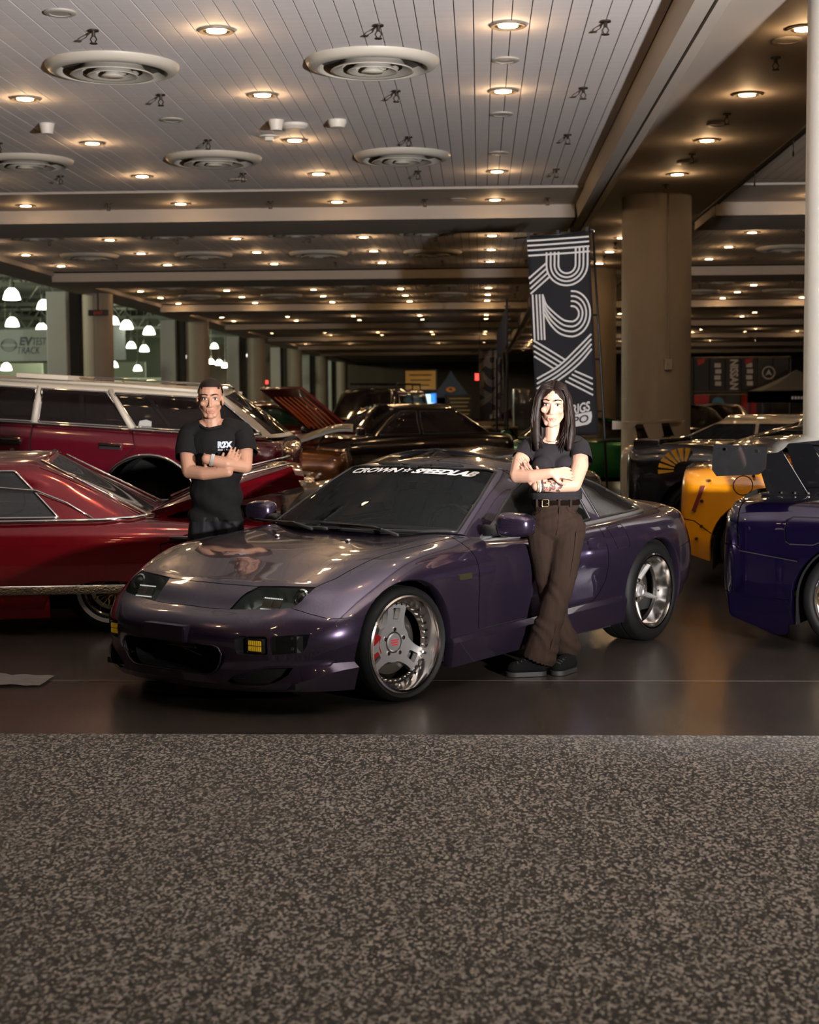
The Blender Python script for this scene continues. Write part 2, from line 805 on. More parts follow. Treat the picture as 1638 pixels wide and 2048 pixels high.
for (y0, y1) in [(-8.0, 22.4)] + BAYS[1:]:
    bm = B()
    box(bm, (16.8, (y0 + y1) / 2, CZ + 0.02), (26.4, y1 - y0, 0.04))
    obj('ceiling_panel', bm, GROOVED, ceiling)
# plain soffits and beams across the hall
prev = 22.4
for k, (y0, y1) in enumerate(BAYS[1:]):
    pe = BAYS[k][1]
    for (xa, xb) in ((xs0, xs1), (3.6, 30)):
        bm = B()
        box(bm, ((xa + xb) / 2, (pe + y0 - 2.1) / 2, CZ - 0.005), (xb - xa, y0 - 2.1 - pe, 0.05))
        obj('soffit', bm, SOFF, ceiling)
        bm = B()
        box(bm, ((xa + xb) / 2, y0 - 1.05, CZ - 0.09), (xb - xa, 2.1, 0.28))
        obj('cross_beam', bm, SOFF, ceiling)
# long soffit that carries the columns
bm = B()
box(bm, (2.72, 57, CZ - 0.02), (1.76, 134, 0.10))
obj('long_soffit', bm, SOFF, ceiling)
bm = B()
prism(bm, [(1.48, CZ + 0.05), (1.52, CZ - 0.24), (1.66, CZ - 0.24), (1.66, CZ + 0.05)], -8, 125, 'Y')
obj('long_beam', bm, SOFF, ceiling)
bm = B()
prism(bm, [(1.70, CZ + 0.05), (1.70, CZ - 0.22), (1.80, CZ - 0.20), (1.88, CZ - 0.07), (1.88, CZ + 0.05)], -8, 125, 'Y')
obj('long_beam', bm, SOFF, ceiling)
bm = B()
box(bm, (1.68, 58, CZ - 0.1), (0.04, 134, 0.16))
obj('shadow_gap', bm, DARKSLOT, ceiling)
bm = B()
box(bm, (3.58, 58, CZ - 0.05), (0.05, 134, 0.09))
box(bm, (3.68, 58, CZ - 0.03), (0.02, 134, 0.06))
obj('ceiling_track', bm, mat('track_dark', (0.03, 0.025, 0.022), rough=0.5), ceiling)
# the edge beam towards the neighbouring hall
bm = B()
box(bm, (-10.4, 60, 4.62), (1.0, 150, 0.36))
obj('edge_beam', bm, SOFF, ceiling)

# ------------------------------------------------ columns
COLW = mat('column_paint', (0.62, 0.60, 0.56), rough=0.55, var=0.04, scale=2.5)
COLB = mat('column_beige', (0.30, 0.25, 0.19), rough=0.6, var=0.08, scale=1.5)
COLG = mat('pier_grey', (0.42, 0.43, 0.39), rough=0.7, var=0.06, scale=1.2)


def column(x, y, r, m, label, h=4.5, box_at=None):
    c = empty('column', (x, y, 0))
    tag(c, label, None, kind='structure')
    bm = B()
    lathe(bm, [(r, 0.0), (r, h)], 48)
    obj('shaft', bm, m, c, smooth=True)
    bm = B()
    lathe(bm, [(r + 0.02, 0.0), (r + 0.02, 0.14), (r, 0.15)], 48)
    obj('base_band', bm, mat('base_band', (0.05, 0.05, 0.05), rough=0.5), c, smooth=True)
    for a in (-92, 88):
        bm = B()
        box(bm, ((r + 0.001) * math.cos(R(a)), (r + 0.001) * math.sin(R(a)), h / 2), (0.012, 0.008, h), rot=None)
        obj('seam_cover', bm, m, c)
    if box_at:
        bm = B()
        box(bm, (0.12, -r - 0.02, 2.0), (0.11, 0.06, 0.16), bev=0.01)
        box(bm, (0.12, -r - 0.05, 2.02), (0.05, 0.02, 0.05), bev=0.005)
        obj('call_point', bm, mat('call_point', (0.45, 0.42, 0.38), rough=0.5), c)
        bm = B()
        cyl(bm, (0.12, -r - 0.012, 2.06), (0.12, -r - 0.012, 4.5), 0.012, 8)
        obj('conduit', bm, m, c)
    return c


column(2.85, 11.33, 0.51, COLW, 'pale round column at the right edge behind the big wing')
column(2.62, 23.3, 0.51, mat('column_paint_dimmed', (0.42, 0.375, 0.315), rough=0.6, var=0.05, scale=2), 'broad round column to the right of the striped banner', box_at=True)  # column paint in a darker tone: the strobe's falloff put into the colour
column(2.62, 36.0, 0.51, COLB, 'round column half hidden behind the striped banner')
column(2.62, 48.7, 0.51, COLB, 'far round column in the column row beyond the banner')
for i, y in enumerate((42.0, 57.0, 72.0, 87.0, 102.0, 117.0)):
    column(-10.38, y, 0.42, COLB, ['nearest', 'second', 'third', 'fourth', 'fifth', 'farthest'][i] + ' beige round column along the left opening', h=4.46)
    p = empty('pier', (-11.42, y, 0))
    tag(p, ['nearest', 'second', 'third', 'fourth', 'fifth', 'farthest'][i] + ' pale square pier beside the left columns', None, kind='structure')
    bm = B()
    box(bm, (0, 0, 2.25), (0.55, 0.7, 4.5), bev=0.02)
    obj('shaft', bm, COLG, p)
    bm = B()
    box(bm, (0.42, 0.1, 2.25), (0.28, 0.3, 4.5))
    obj('dark_recess', bm, mat('recess_dark', (0.03, 0.026, 0.02), rough=0.8), p)

# ------------------------------------------------ walls
WALLD = mat('wall_dark', (0.13, 0.10, 0.07), rough=0.8, var=0.1, scale=0.6)
bm = B()
box(bm, (6, 126, 3), (60, 0.4, 6.2))
tag(obj('wall_back', bm, WALLD), 'dim brown end wall far beyond the cars', None, kind='structure')
bm = B()
box(bm, (29.9, 58, 3), (0.4, 136, 6.2))
tag(obj('wall_right', bm, WALLD), 'dim side wall far to the right', None, kind='structure')
bm = B()
box(bm, (-6, -9.2, 2.6), (72, 0.4, 5.4))
tag(obj('wall_front', bm, mat('wall_pale', (0.35, 0.32, 0.28), rough=0.8)), 'pale wall behind the photographer', None, kind='structure')
HALLW = mat('side_hall_wall', (0.26, 0.30, 0.23), rough=0.8, var=0.12, scale=0.25)
bm = B()
box(bm, (-36, 60, 5), (0.4, 150, 10.5))
tag(obj('wall_left', bm, HALLW), 'grey green wall of the neighbouring bright hall', None, kind='structure')
bm = B()
box(bm, (-23, 60, 8.6), (26, 150, 0.3))
tag(obj('ceiling_side_hall', bm, mat('side_hall_deck', (0.055, 0.06, 0.05), rough=0.9)), 'dark roof deck of the neighbouring bright hall', None, kind='structure')
bm = B()
box(bm, (-23.5, 130, 5), (25, 0.4, 10.5))
tag(obj('wall_far_left', bm, HALLW), 'end wall of the neighbouring bright hall', None, kind='structure')
TRUSS = mat('truss_steel', (0.10, 0.11, 0.09), rough=0.6, metal=0.3)
for i, y in enumerate(range(36, 120, 12)):
    t = empty('roof_truss', (0, y, 0), label='%s steel truss under the side hall roof' % ['first', 'second', 'third', 'fourth', 'fifth', 'sixth', 'seventh'][i], cat='truss', group='side hall trusses')
    for z in (6.1, 7.3):
        bm = B()
        box(bm, (-23.5, 0, z), (24.5, 0.14, 0.16))
        obj('chord', bm, TRUSS, t)
    bm = B()
    for k in range(14):
        xa = -35.2 + k * 1.75
        cyl(bm, (xa, 0, 6.1), (xa + 0.87, 0, 7.3), 0.05, 6)
        cyl(bm, (xa + 0.87, 0, 7.3), (xa + 1.74, 0, 6.1), 0.05, 6)
    obj('web_bars', bm, TRUSS, t)
# ------------------------------------------------ ceiling fittings
TRIM = mat('lamp_trim', (0.28, 0.25, 0.21), rough=0.35, metal=0.6)
LENS = emis('downlight_lens', (1.0, 0.68, 0.34), 60.0)
LENS.cycles.emission_sampling = 'NONE'
DL_BM = B()
lathe(DL_BM, [(0.150, 0.0), (0.150, -0.012), (0.140, -0.018), (0.112, -0.010), (0.108, 0.0)], 24)
ME_TRIM = auto_smooth(to_mesh(DL_BM, 'trim_ring'))
ME_TRIM.materials.append(TRIM)
DL_BM = B()
bmesh.ops.create_circle(DL_BM, cap_ends=True, radius=0.080, segments=20)
bmesh.ops.reverse_faces(DL_BM, faces=DL_BM.faces[:])
ME_LENS = to_mesh(DL_BM, 'lens')
ME_LENS.materials.append(LENS)
DL_BM = B()
lathe(DL_BM, [(0.109, -0.004), (0.080, 0.004)], 24)
ME_REFL = to_mesh(DL_BM, 'reflector')
ME_REFL.materials.append(mat('reflector_dark', (0.10, 0.075, 0.05), rough=0.3, metal=0.8))
LD = {}
ORD = ['first', 'second', 'third', 'fourth', 'fifth', 'sixth', 'seventh', 'eighth', 'ninth', 'tenth', 'eleventh', 'twelfth', 'thirteenth', 'fourteenth', 'fifteenth', 'sixteenth', 'seventeenth', 'eighteenth', 'nineteenth', 'twentieth', 'twenty first', 'twenty second', 'twenty third', 'twenty fourth', 'twenty fifth', 'twenty sixth', 'twenty seventh', 'twenty eighth', 'twenty ninth', 'thirtieth']


def downlight(x, y, z, row, colname, lamp=0.0):
    d = empty('downlight', (x, y, z), label='%s recessed downlight of the ceiling row %s' % (ORD[row], colname), cat='downlight', group='recessed ceiling downlights')
    link('trim_ring', ME_TRIM, None, d, (0, 0, -0.0))
    link('reflector', ME_REFL, None, d, (0, 0, -0.008))
    link('lens', ME_LENS, None, d, (0, 0, -0.012))
    if lamp:
        if lamp not in LD:
            q = bpy.data.lights.new('downlight_lamp', 'POINT')
            q.energy = lamp
            q.color = (1.0, 0.62, 0.31)
            q.shadow_soft_size = 0.05
            LD[lamp] = q
        lo = bpy.data.objects.new('downlight_lamp', LD[lamp])
        COL.objects.link(lo)
        lo.parent = d
        lo.location = (0, 0, -0.11)


COLN = {-4: 'nearest the left opening', -3: 'third left of the long beam', -2: 'second left of the long beam', -1: 'left of the middle', 0: 'over the striped banner',
        1: 'along the column soffit', 2: 'first right of the columns', 3: 'second right of the columns', 4: 'third right of the columns', 5: 'fourth right of the columns', 6: 'fifth right of the columns'}
SKIP = {(0, 2)}
for k in range(-4, 7):
    x = 0.24 + 2.38 * k
    row = 0
    for j in range(-5, 31):
        y = 12.84 + 2.69 * j
        z = CZ - 0.002
        if k == 1:
            z = CZ - 0.072
            if abs(((y - 23.3 + 6.35) % 12.7) - 6.35) < 0.9:
                continue
        else:
            for b in range(1, len(BAYS)):
                if BAYS[b - 1][1] - 0.1 < y < BAYS[b][0] - 1.9:
                    z = CZ - 0.032
                elif BAYS[b][0] - 2.3 < y < BAYS[b][0] + 0.2:
                    z = None
                    break
        if z is None:
            continue
        # only lamps the camera can see, or that light what it sees
        if y > 9 and (abs(x + 0.03 * y) > 0.31 * y + 0.8):
            continue
        if y <= 9 and abs(k) > 2:
            continue
        if (k, j) in SKIP:
            continue
        if y > 13 and (j * 13 + k * 7) % 11 == 5 and y > 60:
            continue
        row += 1
        downlight(x, y, z, row - 1, COLN[k], 0.0 if y < 6 else 6.5 if y < 52 else (10.0 if (y < 100 and (row + k) % 2 == 0) else 0.0))
# round air diffusers
DIFF = mat('diffuser_enamel', (0.46, 0.43, 0.37), rough=0.45, var=0.05, scale=5)
DDK = mat('diffuser_throat', (0.05, 0.042, 0.036), rough=0.6)
RINGS = [[(0.60, 0.0), (0.595, -0.02), (0.565, -0.055), (0.50, -0.075), (0.488, -0.07), (0.482, -0.03), (0.48, 0.0)],
         [(0.27, -0.005), (0.30, -0.05), (0.37, -0.085), (0.375, -0.092), (0.35, -0.092), (0.27, -0.06)],
         [(0.15, -0.005), (0.17, -0.05), (0.225, -0.09), (0.23, -0.097), (0.21, -0.097), (0.15, -0.065)],
         [(0.05, -0.01), (0.06, -0.06), (0.10, -0.095), (0.10, -0.102), (0.0005, -0.108)]]
ME_R = []
for pr in RINGS:
    q = B()
    lathe(q, pr, 56)
    bmesh.ops.recalc_face_normals(q, faces=q.faces[:])
    me = to_mesh(q, 'cone_ring', True)
    me.materials.append(DIFF)
    ME_R.append(me)
q = B()
lathe(q, [(0.47, -0.002), (0.0005, -0.002)], 40)
ME_TH = to_mesh(q, 'throat')
ME_TH.materials.append(DDK)
DN = 0
for (y, yl) in ((14.1, 'in the nearest ceiling row'), (19.45, 'in the second ceiling row'), (28.0, 'just beyond the cross beam'), (32.0, 'in the row after the cross beam'), (40.6, 'beyond the second cross beam'), (44.6, 'before the third cross beam'), (53.0, 'far down the ceiling')):
    for xi, x in enumerate((-0.95, -3.3, -5.68, -8.05, 6.2, 8.6)):
        if abs(x + 0.03 * y) > 0.30 * y + 0.6:
            continue
        d = empty('air_diffuser', (x, y, CZ), label='round air diffuser %s, %s' % (yl, ['first left of the banner line', 'second left of the banner line', 'third left of the banner line', 'fourth left of the banner line', 'first right of the columns', 'second right of the columns'][xi]), cat='diffuser', group='round ceiling air diffusers')
        link('throat', ME_TH, None, d)
        for me in ME_R:
            link('cone_ring', me, None, d)
# sprinklers
SPK = mat('sprinkler_brass', (0.045, 0.035, 0.028), rough=0.45, metal=0.7)
q = B()
cyl(q, (0, 0, 0), (0, 0, -0.012), 0.045, 12)
cyl(q, (0, 0, -0.01), (0, 0, -0.05), 0.016, 8)
ME_SA = to_mesh(q, 'escutcheon')
ME_SA.materials.append(SPK)
q = B()
tube(q, [(-0.012, 0, -0.05), (-0.026, 0, -0.075), (-0.01, 0, -0.105)], 0.006, 6)
tube(q, [(0.012, 0, -0.05), (0.026, 0, -0.075), (0.01, 0, -0.105)], 0.006, 6)
ME_SB = to_mesh(q, 'yoke')
ME_SB.materials.append(SPK)
q = B()
cyl(q, (0, 0, -0.105), (0, 0, -0.112), 0.032, 12)
ME_SC = to_mesh(q, 'deflector')
ME_SC.materials.append(SPK)
SPN = 0
for (xi, x) in enumerate((-8.0, -5.6, -3.14, -0.81, 1.02, 2.59, 5.9, 8.3)):
    row = 0
    for j in range(14):
        y = 12.77 + 2.68 * j + (1.13 if xi == 5 else 0)
        if abs(x + 0.03 * y) > 0.30 * y + 0.3 or y > 46:
            continue
        if any(BAYS[b][0] - 2.2 < y < BAYS[b][0] for b in range(1, len(BAYS))) and xi != 5:
            continue
        if any(math.hypot(x - dx_, y - dy_) < .72 for dx_ in (-0.95, -3.3, -5.68, -8.05, 6.2, 8.6) for dy_ in (14.1, 19.45, 28.0, 32.0, 40.6, 44.6, 53.0)):
            continue
        z = CZ - 0.07 if xi == 5 else (CZ - 0.03 if any(BAYS[b - 1][1] < y < BAYS[b][0] for b in range(1, len(BAYS))) else CZ)
        d = empty('sprinkler_head', (x, y, z), label='%s dark pendent sprinkler head, ceiling line %s' % (ORD[row], ['nearest the left opening', 'fourth from the long beam', 'third from the long beam', 'second from the long beam', 'beside the long beam', 'along the column soffit', 'right of the columns', 'far right of the columns'][xi]), cat='sprinkler', group='ceiling sprinkler heads')
        row += 1
        link('escutcheon', ME_SA, None, d)
        link('yoke', ME_SB, None, d)
        link('deflector', ME_SC, None, d)
# round cover plates
q = B()
lathe(q, [(0.125, 0.0), (0.125, -0.012), (0.112, -0.018), (0.085, -0.018), (0.08, -0.012), (0.0005, -0.012)], 28)
ME_PL = auto_smooth(to_mesh(q, 'cover_plate'))
ME_PL.materials.append(mat('cover_plate', (0.36, 0.33, 0.29), rough=0.5))
PN = ['leftmost, by the top frame edge', 'nearest on the banner line', 'second on the banner line', 'third on the banner line', 'left, behind the nearest diffuser', 'left, just before the cross beam', 'on the plain soffit left of the banner', 'nearest on the column soffit', 'second on the column soffit', 'third on the column soffit']
for i, (x, y) in enumerate([(-3.25, 12.17), (0.24, 14.13), (0.24, 16.76), (0.24, 19.37), (-3.3, 16.8), (-3.3, 21.4), (-0.31, 23.5), (2.56, 13.23), (2.59, 17.19), (2.61, 19.9)]):
    o = link('cover_plate', ME_PL, None, None, (x, y, CZ - 0.07 if x > 2 else (CZ - 0.03 if y > 22.4 else CZ)))
    tag(o, 'blank round ceiling cover plate, ' + PN[i], 'cover plate', 'round ceiling cover plates')
# detectors
DET = mat('detector_plastic', (0.62, 0.58, 0.52), rough=0.5)
for i, (x, y, kind) in enumerate([(-4.7, 16.95, 0), (-2.19, 16.95, 0), (-1.53, 17.0, 1), (-2.02, 17.2, 2), (-2.4, 17.95, 3)]):
    bm = B()
    if kind == 0:
        lathe(bm, [(0.085, 0.0), (0.062, -0.11), (0.0005, -0.11)], 24)
    elif kind == 1:
        lathe(bm, [(0.10, 0.0), (0.10, -0.03), (0.075, -0.08), (0.0005, -0.085)], 24)
    elif kind == 2:
        lathe(bm, [(0.15, 0.0), (0.15, -0.03), (0.11, -0.06), (0.0005, -0.06)], 24)
    else:
        lathe(bm, [(0.12, 0.0), (0.12, -0.015), (0.0005, -0.015)], 24)
        box(bm, (0, 0, -0.03), (0.09, 0.09, 0.05), bev=0.008)
    o = sobj('smoke_detector', bm, DET, None, (x, y, CZ))
    tag(o, ['cone shaped ceiling detector left of the others', 'cone shaped ceiling detector beside a flat dome', 'pale dome detector right of the others', 'flat round ceiling dome beside a cone detector', 'small square call speaker on the ceiling'][i], 'detector', 'ceiling detectors')
# chain hooks under the track
for i, y in enumerate((16.3, 18.1, 20.6, 24.0)):
    bm = B()
    cyl(bm, (0, 0, 0), (0, 0, -0.14), 0.006, 6)
    tube(bm, [(0, 0.03 * math.sin(a), -0.17 + 0.03 * math.cos(a)) for a in [2 * PI * t / 10 for t in range(10)]], 0.006, 6, closed=True)
    o = obj('ceiling_hook', bm, SPK, None, (3.58, y, CZ - 0.09))
    tag(o, ORD[i] + ' small ring hook hanging from the ceiling track', 'hook', 'hooks on the ceiling track')
# ================================================================== car building blocks
RUBBER = mat('tyre_rubber', (0.006, 0.006, 0.006), rough=0.6, spec=0.25, var=0.2, scale=30, bump=0.1, bscale=90)
CHROME = mat('chrome', (0.80, 0.78, 0.75), rough=0.06, metal=1.0, var=0.02)
POLISH = mat('polished_lip', (0.78, 0.75, 0.72), rough=0.13, metal=1.0, var=0.04, scale=3)
SILVER = mat('wheel_silver', (0.50, 0.49, 0.48), rough=0.34, metal=0.75, var=0.03, scale=200)
BLACKP = mat('black_plastic', (0.012, 0.012, 0.013), rough=0.45, var=0.1)
GLOSSB = mat('gloss_black', (0.006, 0.006, 0.007), rough=0.08, coat=1.0)
INNER = mat('underbody_black', (0.006, 0.006, 0.006), rough=0.8)
REDCAL = mat('caliper_red', (0.20, 0.006, 0.007), rough=0.35, coat=0.5)
STEEL = mat('brake_disc_steel', (0.25, 0.23, 0.21), rough=0.35, metal=1.0, var=0.1, scale=20)
GOLD = mat('gold_plate', (0.62, 0.40, 0.12), rough=0.18, metal=1.0)
WHITE = mat('white_print', (0.80, 0.80, 0.80), rough=0.6, var=0.02)


def tyre_prof(ro, ri, w, bulge=0.006):
    """half open lathe profile (radius, axial) from the inner bead to the outer bead; outer face at axial = 0"""
    sh = min(0.02, (ro - ri) * 0.35)
    return [(ri, -w + 0.012), (ri + 0.012, -w - bulge * 0.3), ((ro + ri) / 2, -w - bulge), (ro - sh, -w + 0.004), (ro - 0.004, -w + 0.018), (ro, -w + 0.035),
            (ro, -w * 0.68), (ro - 0.006, -w * 0.675), (ro - 0.006, -w * 0.645), (ro, -w * 0.64),
            (ro, -w * 0.36), (ro - 0.006, -w * 0.355), (ro - 0.006, -w * 0.325), (ro, -w * 0.32),
            (ro, -0.035), (ro - 0.004, -0.018), (ro - sh, -0.004), ((ro + ri) / 2, bulge), (ri + 0.016, bulge * 0.6), (ri + 0.004, -0.008), (ri, -0.012)]


def make_wheel(parent, loc, rz, style, ro, ri, w, seg=72, name='wheel', camber=0.0):
    """local +y is the outer face. The rim barrel is the part, everything on it a sub-part"""
    lipd = {'three': 0.085, 'star': 0.10}.get(style, 0.07)
    bm = B()
    # outer lip, dish and barrel
    lathe(bm, [(ri + 0.002, -0.012), (ri + 0.004, -0.002), (ri - 0.004, 0.003), (ri - 0.014, 0.0), (ri - 0.018, -0.012), (ri - 0.022, -0.03), (ri - 0.026, -lipd * 0.7),
               (ri - 0.034, -lipd), (ri - 0.060, -lipd - 0.004)], seg, 'Y')
    lathe(bm, [(ri - 0.024, -lipd - 0.006), (ri - 0.030, -w * 0.8), (ri - 0.004, -w + 0.005)], seg, 'Y')
    lip_m = {'wire': CHROME, 'dark': mat('dark_wheel', (0.03, 0.03, 0.032), rough=0.3, metal=0.7), 'mesh': POLISH}.get(style, POLISH)
    wh = sobj(name, bm, lip_m, parent, loc, (camber, 0, rz), 40)
    bm = B()
    lathe(bm, tyre_prof(ro, ri, w), seg, 'Y')
    sobj('tyre', bm, RUBBER, wh, ang=50)
    rf = ri - 0.056
    fy = -lipd + 0.002
    if style == 'three':
        # three broad spokes, each with an oblong window, joined by a hub ring
        bm = B()
        th = 0.035
        nr, na = 7, 72
        vs = [[bm.verts.new(((0.045 + (rf + 0.006 - 0.045) * i / nr) * math.cos(2 * PI * j / na), fy, (0.045 + (rf + 0.006 - 0.045) * i / nr) * math.sin(2 * PI * j / na))) for j in range(na)] for i in range(nr + 1)]
        for i in range(nr):
            for j in range(na):
                bm.faces.new((vs[i][j], vs[i][(j + 1) % na], vs[i + 1][(j + 1) % na], vs[i + 1][j]))
        Dc = rf * 1.41
        qr = Dc - rf * 0.50
        kill = []
        for sp_i in range(3):
            am = R(94 + 60) + sp_i * 2 * PI / 3
            kill.append([(Dc * math.cos(am) + qr * math.cos(2 * PI * k / 40), Dc * math.sin(am) + qr * math.sin(2 * PI * k / 40)) for k in range(40)])
            a0 = R(94) + sp_i * 2 * PI / 3
            u = Vector((math.cos(a0), math.sin(a0)))
            v = Vector((-u.y, u.x))
            h = []
            for (x, y) in rrect(rf * 0.62, -0.024, rf - 0.012, 0.024, 0.008, 2):
                p = u * x + v * y * (0.85 + 0.35 * (x - 0.118) / 0.07)
                h.append((p.x, p.y))
            kill.append(h)
        for h in kill:
            bmesh.ops.delete(bm, geom=cut(bm, h, 'side'), context='FACES')
        bmesh.ops.recalc_face_normals(bm, faces=bm.faces[:])
        r_ = bmesh.ops.extrude_face_region(bm, geom=bm.faces[:])
        for g_ in r_['geom']:
            if isinstance(g_, bmesh.types.BMVert):
                g_.co.y -= th
        # dish the face towards the hub a little
        for v in bm.verts:
            r = math.hypot(v.co.x, v.co.z)
            v.co.y += -0.018 * max(0, 1 - r / rf) ** 1.0
        bmesh.ops.recalc_face_normals(bm, faces=bm.faces[:])
        sp = sobj('spoke_face', bm, SILVER, wh, ang=40)
        hy = fy - 0.018
        bm = B()
        lathe(bm, [(0.104, hy + 0.004), (0.100, hy + 0.010), (0.092, hy + 0.009), (0.084, hy - 0.012), (0.05, hy - 0.016)], 48, 'Y')
        sobj('hub_dish', bm, SILVER, wh)
        bm = B()
        lathe(bm, [(0.047, hy - 0.016), (0.047, hy + 0.006), (0.042, hy + 0.011), (0.0004, hy + 0.012)], 32, 'Y')
        cc = sobj('centre_cap', bm, SILVER, wh)
        bm = B()
        for k in range(3):
            box(bm, (0, hy + 0.0125, 0.012 - k * 0.012), (0.052 - 0.012 * (k == 2), 0.001, 0.006))
        obj('cap_badge', bm, mat('badge_red', (0.55, 0.02, 0.03), rough=0.4), cc)
        for k in range(5):
            a = R(20 + 72 * k)
            c = (0.066 * math.cos(a), hy, 0.066 * math.sin(a))
            bm = B()
            cyl(bm, (c[0], hy - 0.018, c[2]), (c[0], hy + 0.012, c[2]), 0.0115, 6)
            cyl(bm, (c[0], hy - 0.018, c[2]), (c[0], hy - 0.0125, c[2]), 0.019, 16)
            sobj('lug_nut', bm, CHROME, wh)
        bm = B()
        for k in range(36):
            a = 2 * PI * k / 36
            r = ri - 0.047
            cyl(bm, (r * math.cos(a), fy - 0.006, r * math.sin(a)), (r * math.cos(a), fy + 0.010, r * math.sin(a)), 0.0062, 6)
        bo = sobj('rim_bolts', bm, CHROME, wh)
        bo['kind'] = 'stuff'
    elif style in ('star', 'dark'):
        m = SILVER if style == 'star' else lip_m
        for k in range(5):
            a0 = R(54) + 2 * PI * k / 5
            u = Vector((math.cos(a0), 0, math.sin(a0)))
            v = Vector((-math.sin(a0), 0, math.cos(a0)))
            bm = B()
            sec = []
            for (r, wd, y, th) in ((0.03, 0.026, fy - 0.035, 0.05), (0.09, 0.021, fy - 0.025, 0.05), (rf + 0.006, 0.015, fy + 0.004, 0.04)):
                c = u * r
                sec.append([bm.verts.new(c + v * s * wd + Vector((0, y + d, 0))) for (s, d) in ((-1, -th), (-0.9, -0.012), (-0.25, 0.008), (0.25, 0.008), (0.9, -0.012), (1, -th))])
            for i in range(2):
                for j in range(5):
                    bm.faces.new((sec[i][j], sec[i][j + 1], sec[i + 1][j + 1], sec[i + 1][j]))
            bm.faces.new(sec[2])
            bmesh.ops.recalc_face_normals(bm, faces=bm.faces[:])
            sobj('spoke', bm, m, wh, ang=20)
        bm = B()
        lathe(bm, [(0.085, fy - 0.06), (0.082, fy - 0.03), (0.045, fy - 0.022), (0.04, fy - 0.01), (0.036, fy - 0.004), (0.028, fy - 0.006), (0.0004, fy - 0.010)], 40, 'Y')
        sobj('centre_cap', bm, m, wh)
        for k in range(5):
            a = R(90) + 2 * PI * k / 5
            c = (0.062 * math.cos(a), 0.062 * math.sin(a))
            bm = B()
            cyl(bm, (c[0], fy - 0.03, c[1]), (c[0], fy - 0.008, c[1]), 0.0115, 6)
            sobj('lug_nut', bm, CHROME, wh)
    elif style == 'mesh':
        for k in range(10):
            a0 = 2 * PI * k / 10
            u = Vector((math.cos(a0), 0, math.sin(a0)))
            v = Vector((-math.sin(a0), 0, math.cos(a0)))
            bm = B()
            for s in (-1, 1):
                tube(bm, [u * 0.05 + Vector((0, fy - 0.035, 0)), u * 0.11 + Vector((0, fy - 0.02, 0)), u * rf + v * s * 0.035 + Vector((0, fy, 0))], [0.013, 0.011, 0.009], 6)
            sobj('spoke', bm, mat('gold_spoke', (0.42, 0.30, 0.12), rough=0.3, metal=0.9), wh)
        bm = B()
        lathe(bm, [(0.07, fy - 0.05), (0.065, fy - 0.02), (0.03, fy - 0.005), (0.0004, fy - 0.005)], 32, 'Y')
        sobj('centre_cap', bm, mat('gold_spoke', (0.42, 0.30, 0.12)), wh)
        bm = B()
        for k in range(30):
            a = 2 * PI * k / 30
            r = ri - 0.047
            cyl(bm, (r * math.cos(a), fy - 0.006, r * math.sin(a)), (r * math.cos(a), fy + 0.008, r * math.sin(a)), 0.007, 6)
        bo = sobj('rim_bolts', bm, GOLD, wh)
        bo['kind'] = 'stuff'
    elif style == 'wire':
        bm = B()
        rw = ri - 0.03
        for k in range(50):
            a = 2 * PI * k / 50
            da = (1 if k % 2 else -1) * R(24)
            p0 = Vector((0.05 * math.cos(a + da), fy + 0.005 - 0.03 * (k % 2), 0.05 * math.sin(a + da)))
            p1 = Vector((rw * math.cos(a), fy + 0.01 - 0.02 * (k % 3), rw * math.sin(a)))
            cyl(bm, p0, p1, 0.0034, 5)
        so = sobj('wire_spokes', bm, GOLD, wh)
        so['kind'] = 'stuff'
        bm = B()
        lathe(bm, [(0.062, fy - 0.06), (0.058, fy), (0.045, fy + 0.02), (0.03, fy + 0.028), (0.0004, fy + 0.03)], 32, 'Y')
        sobj('knock_off', bm, GOLD, wh)
        bm = B()
        rr = ri + (ro - ri) * 0.30
        lathe(bm, [(rr - 0.013, 0.0045), (rr - 0.013, 0.0085), (rr + 0.013, 0.0085), (rr + 0.013, 0.0045)], seg, 'Y')
        sobj('whitewall_band', bm, mat('whitewall', (0.72, 0.68, 0.60), rough=0.6), wh)
    # brake behind
    if style in ('three', 'star', 'mesh'):
        bm = B()
        lathe(bm, [(0.165, -w * 0.62), (0.165, -w * 0.62 + 0.02), (0.08, -w * 0.62 + 0.02), (0.075, -w * 0.62 + 0.05), (0.0004, -w * 0.62 + 0.05)], 48, 'Y')
        sobj('brake_disc', bm, STEEL, wh)
        bm = B()
        pts = [(r * math.cos(R(a)), r * math.sin(R(a))) for r, a in [(0.175, -28), (0.18, -10), (0.175, 10), (0.165, 25), (0.10, 23), (0.105, 0), (0.10, -26)]]
        prism(bm, pts, -w * 0.62 - 0.03, -w * 0.62 + 0.055, 'Y')
        sobj('brake_caliper', bm, REDCAL if style == 'three' else STEEL, wh)
    return wh


def liner(parent, x, z, r, y0, y1, name='wheel_liner'):
    bm = B()
    n = 20
    pts = [(r * math.cos(PI * k / n - 0.0), r * math.sin(PI * k / n)) for k in range(n + 1)]
    pts = [(r, -z + 0.15)] + pts + [(-r, -z + 0.15)]
    a = [bm.verts.new((x + p[0], y0, z + p[1])) for p in pts]
    b = [bm.verts.new((x + p[0], y1, z + p[1])) for p in pts]
    for i in range(len(pts) - 1):
        bm.faces.new((a[i], b[i], b[i + 1], a[i + 1]))
    bm.faces.new(b)
    return obj(name, bm, INNER, parent)


def ell(cx, cz, a, b, n=44, a0=0, a1=360):
    return [(cx + a * math.cos(R(a0 + (a1 - a0) * k / n)), cz + b * math.sin(R(a0 + (a1 - a0) * k / n))) for k in range(n)]


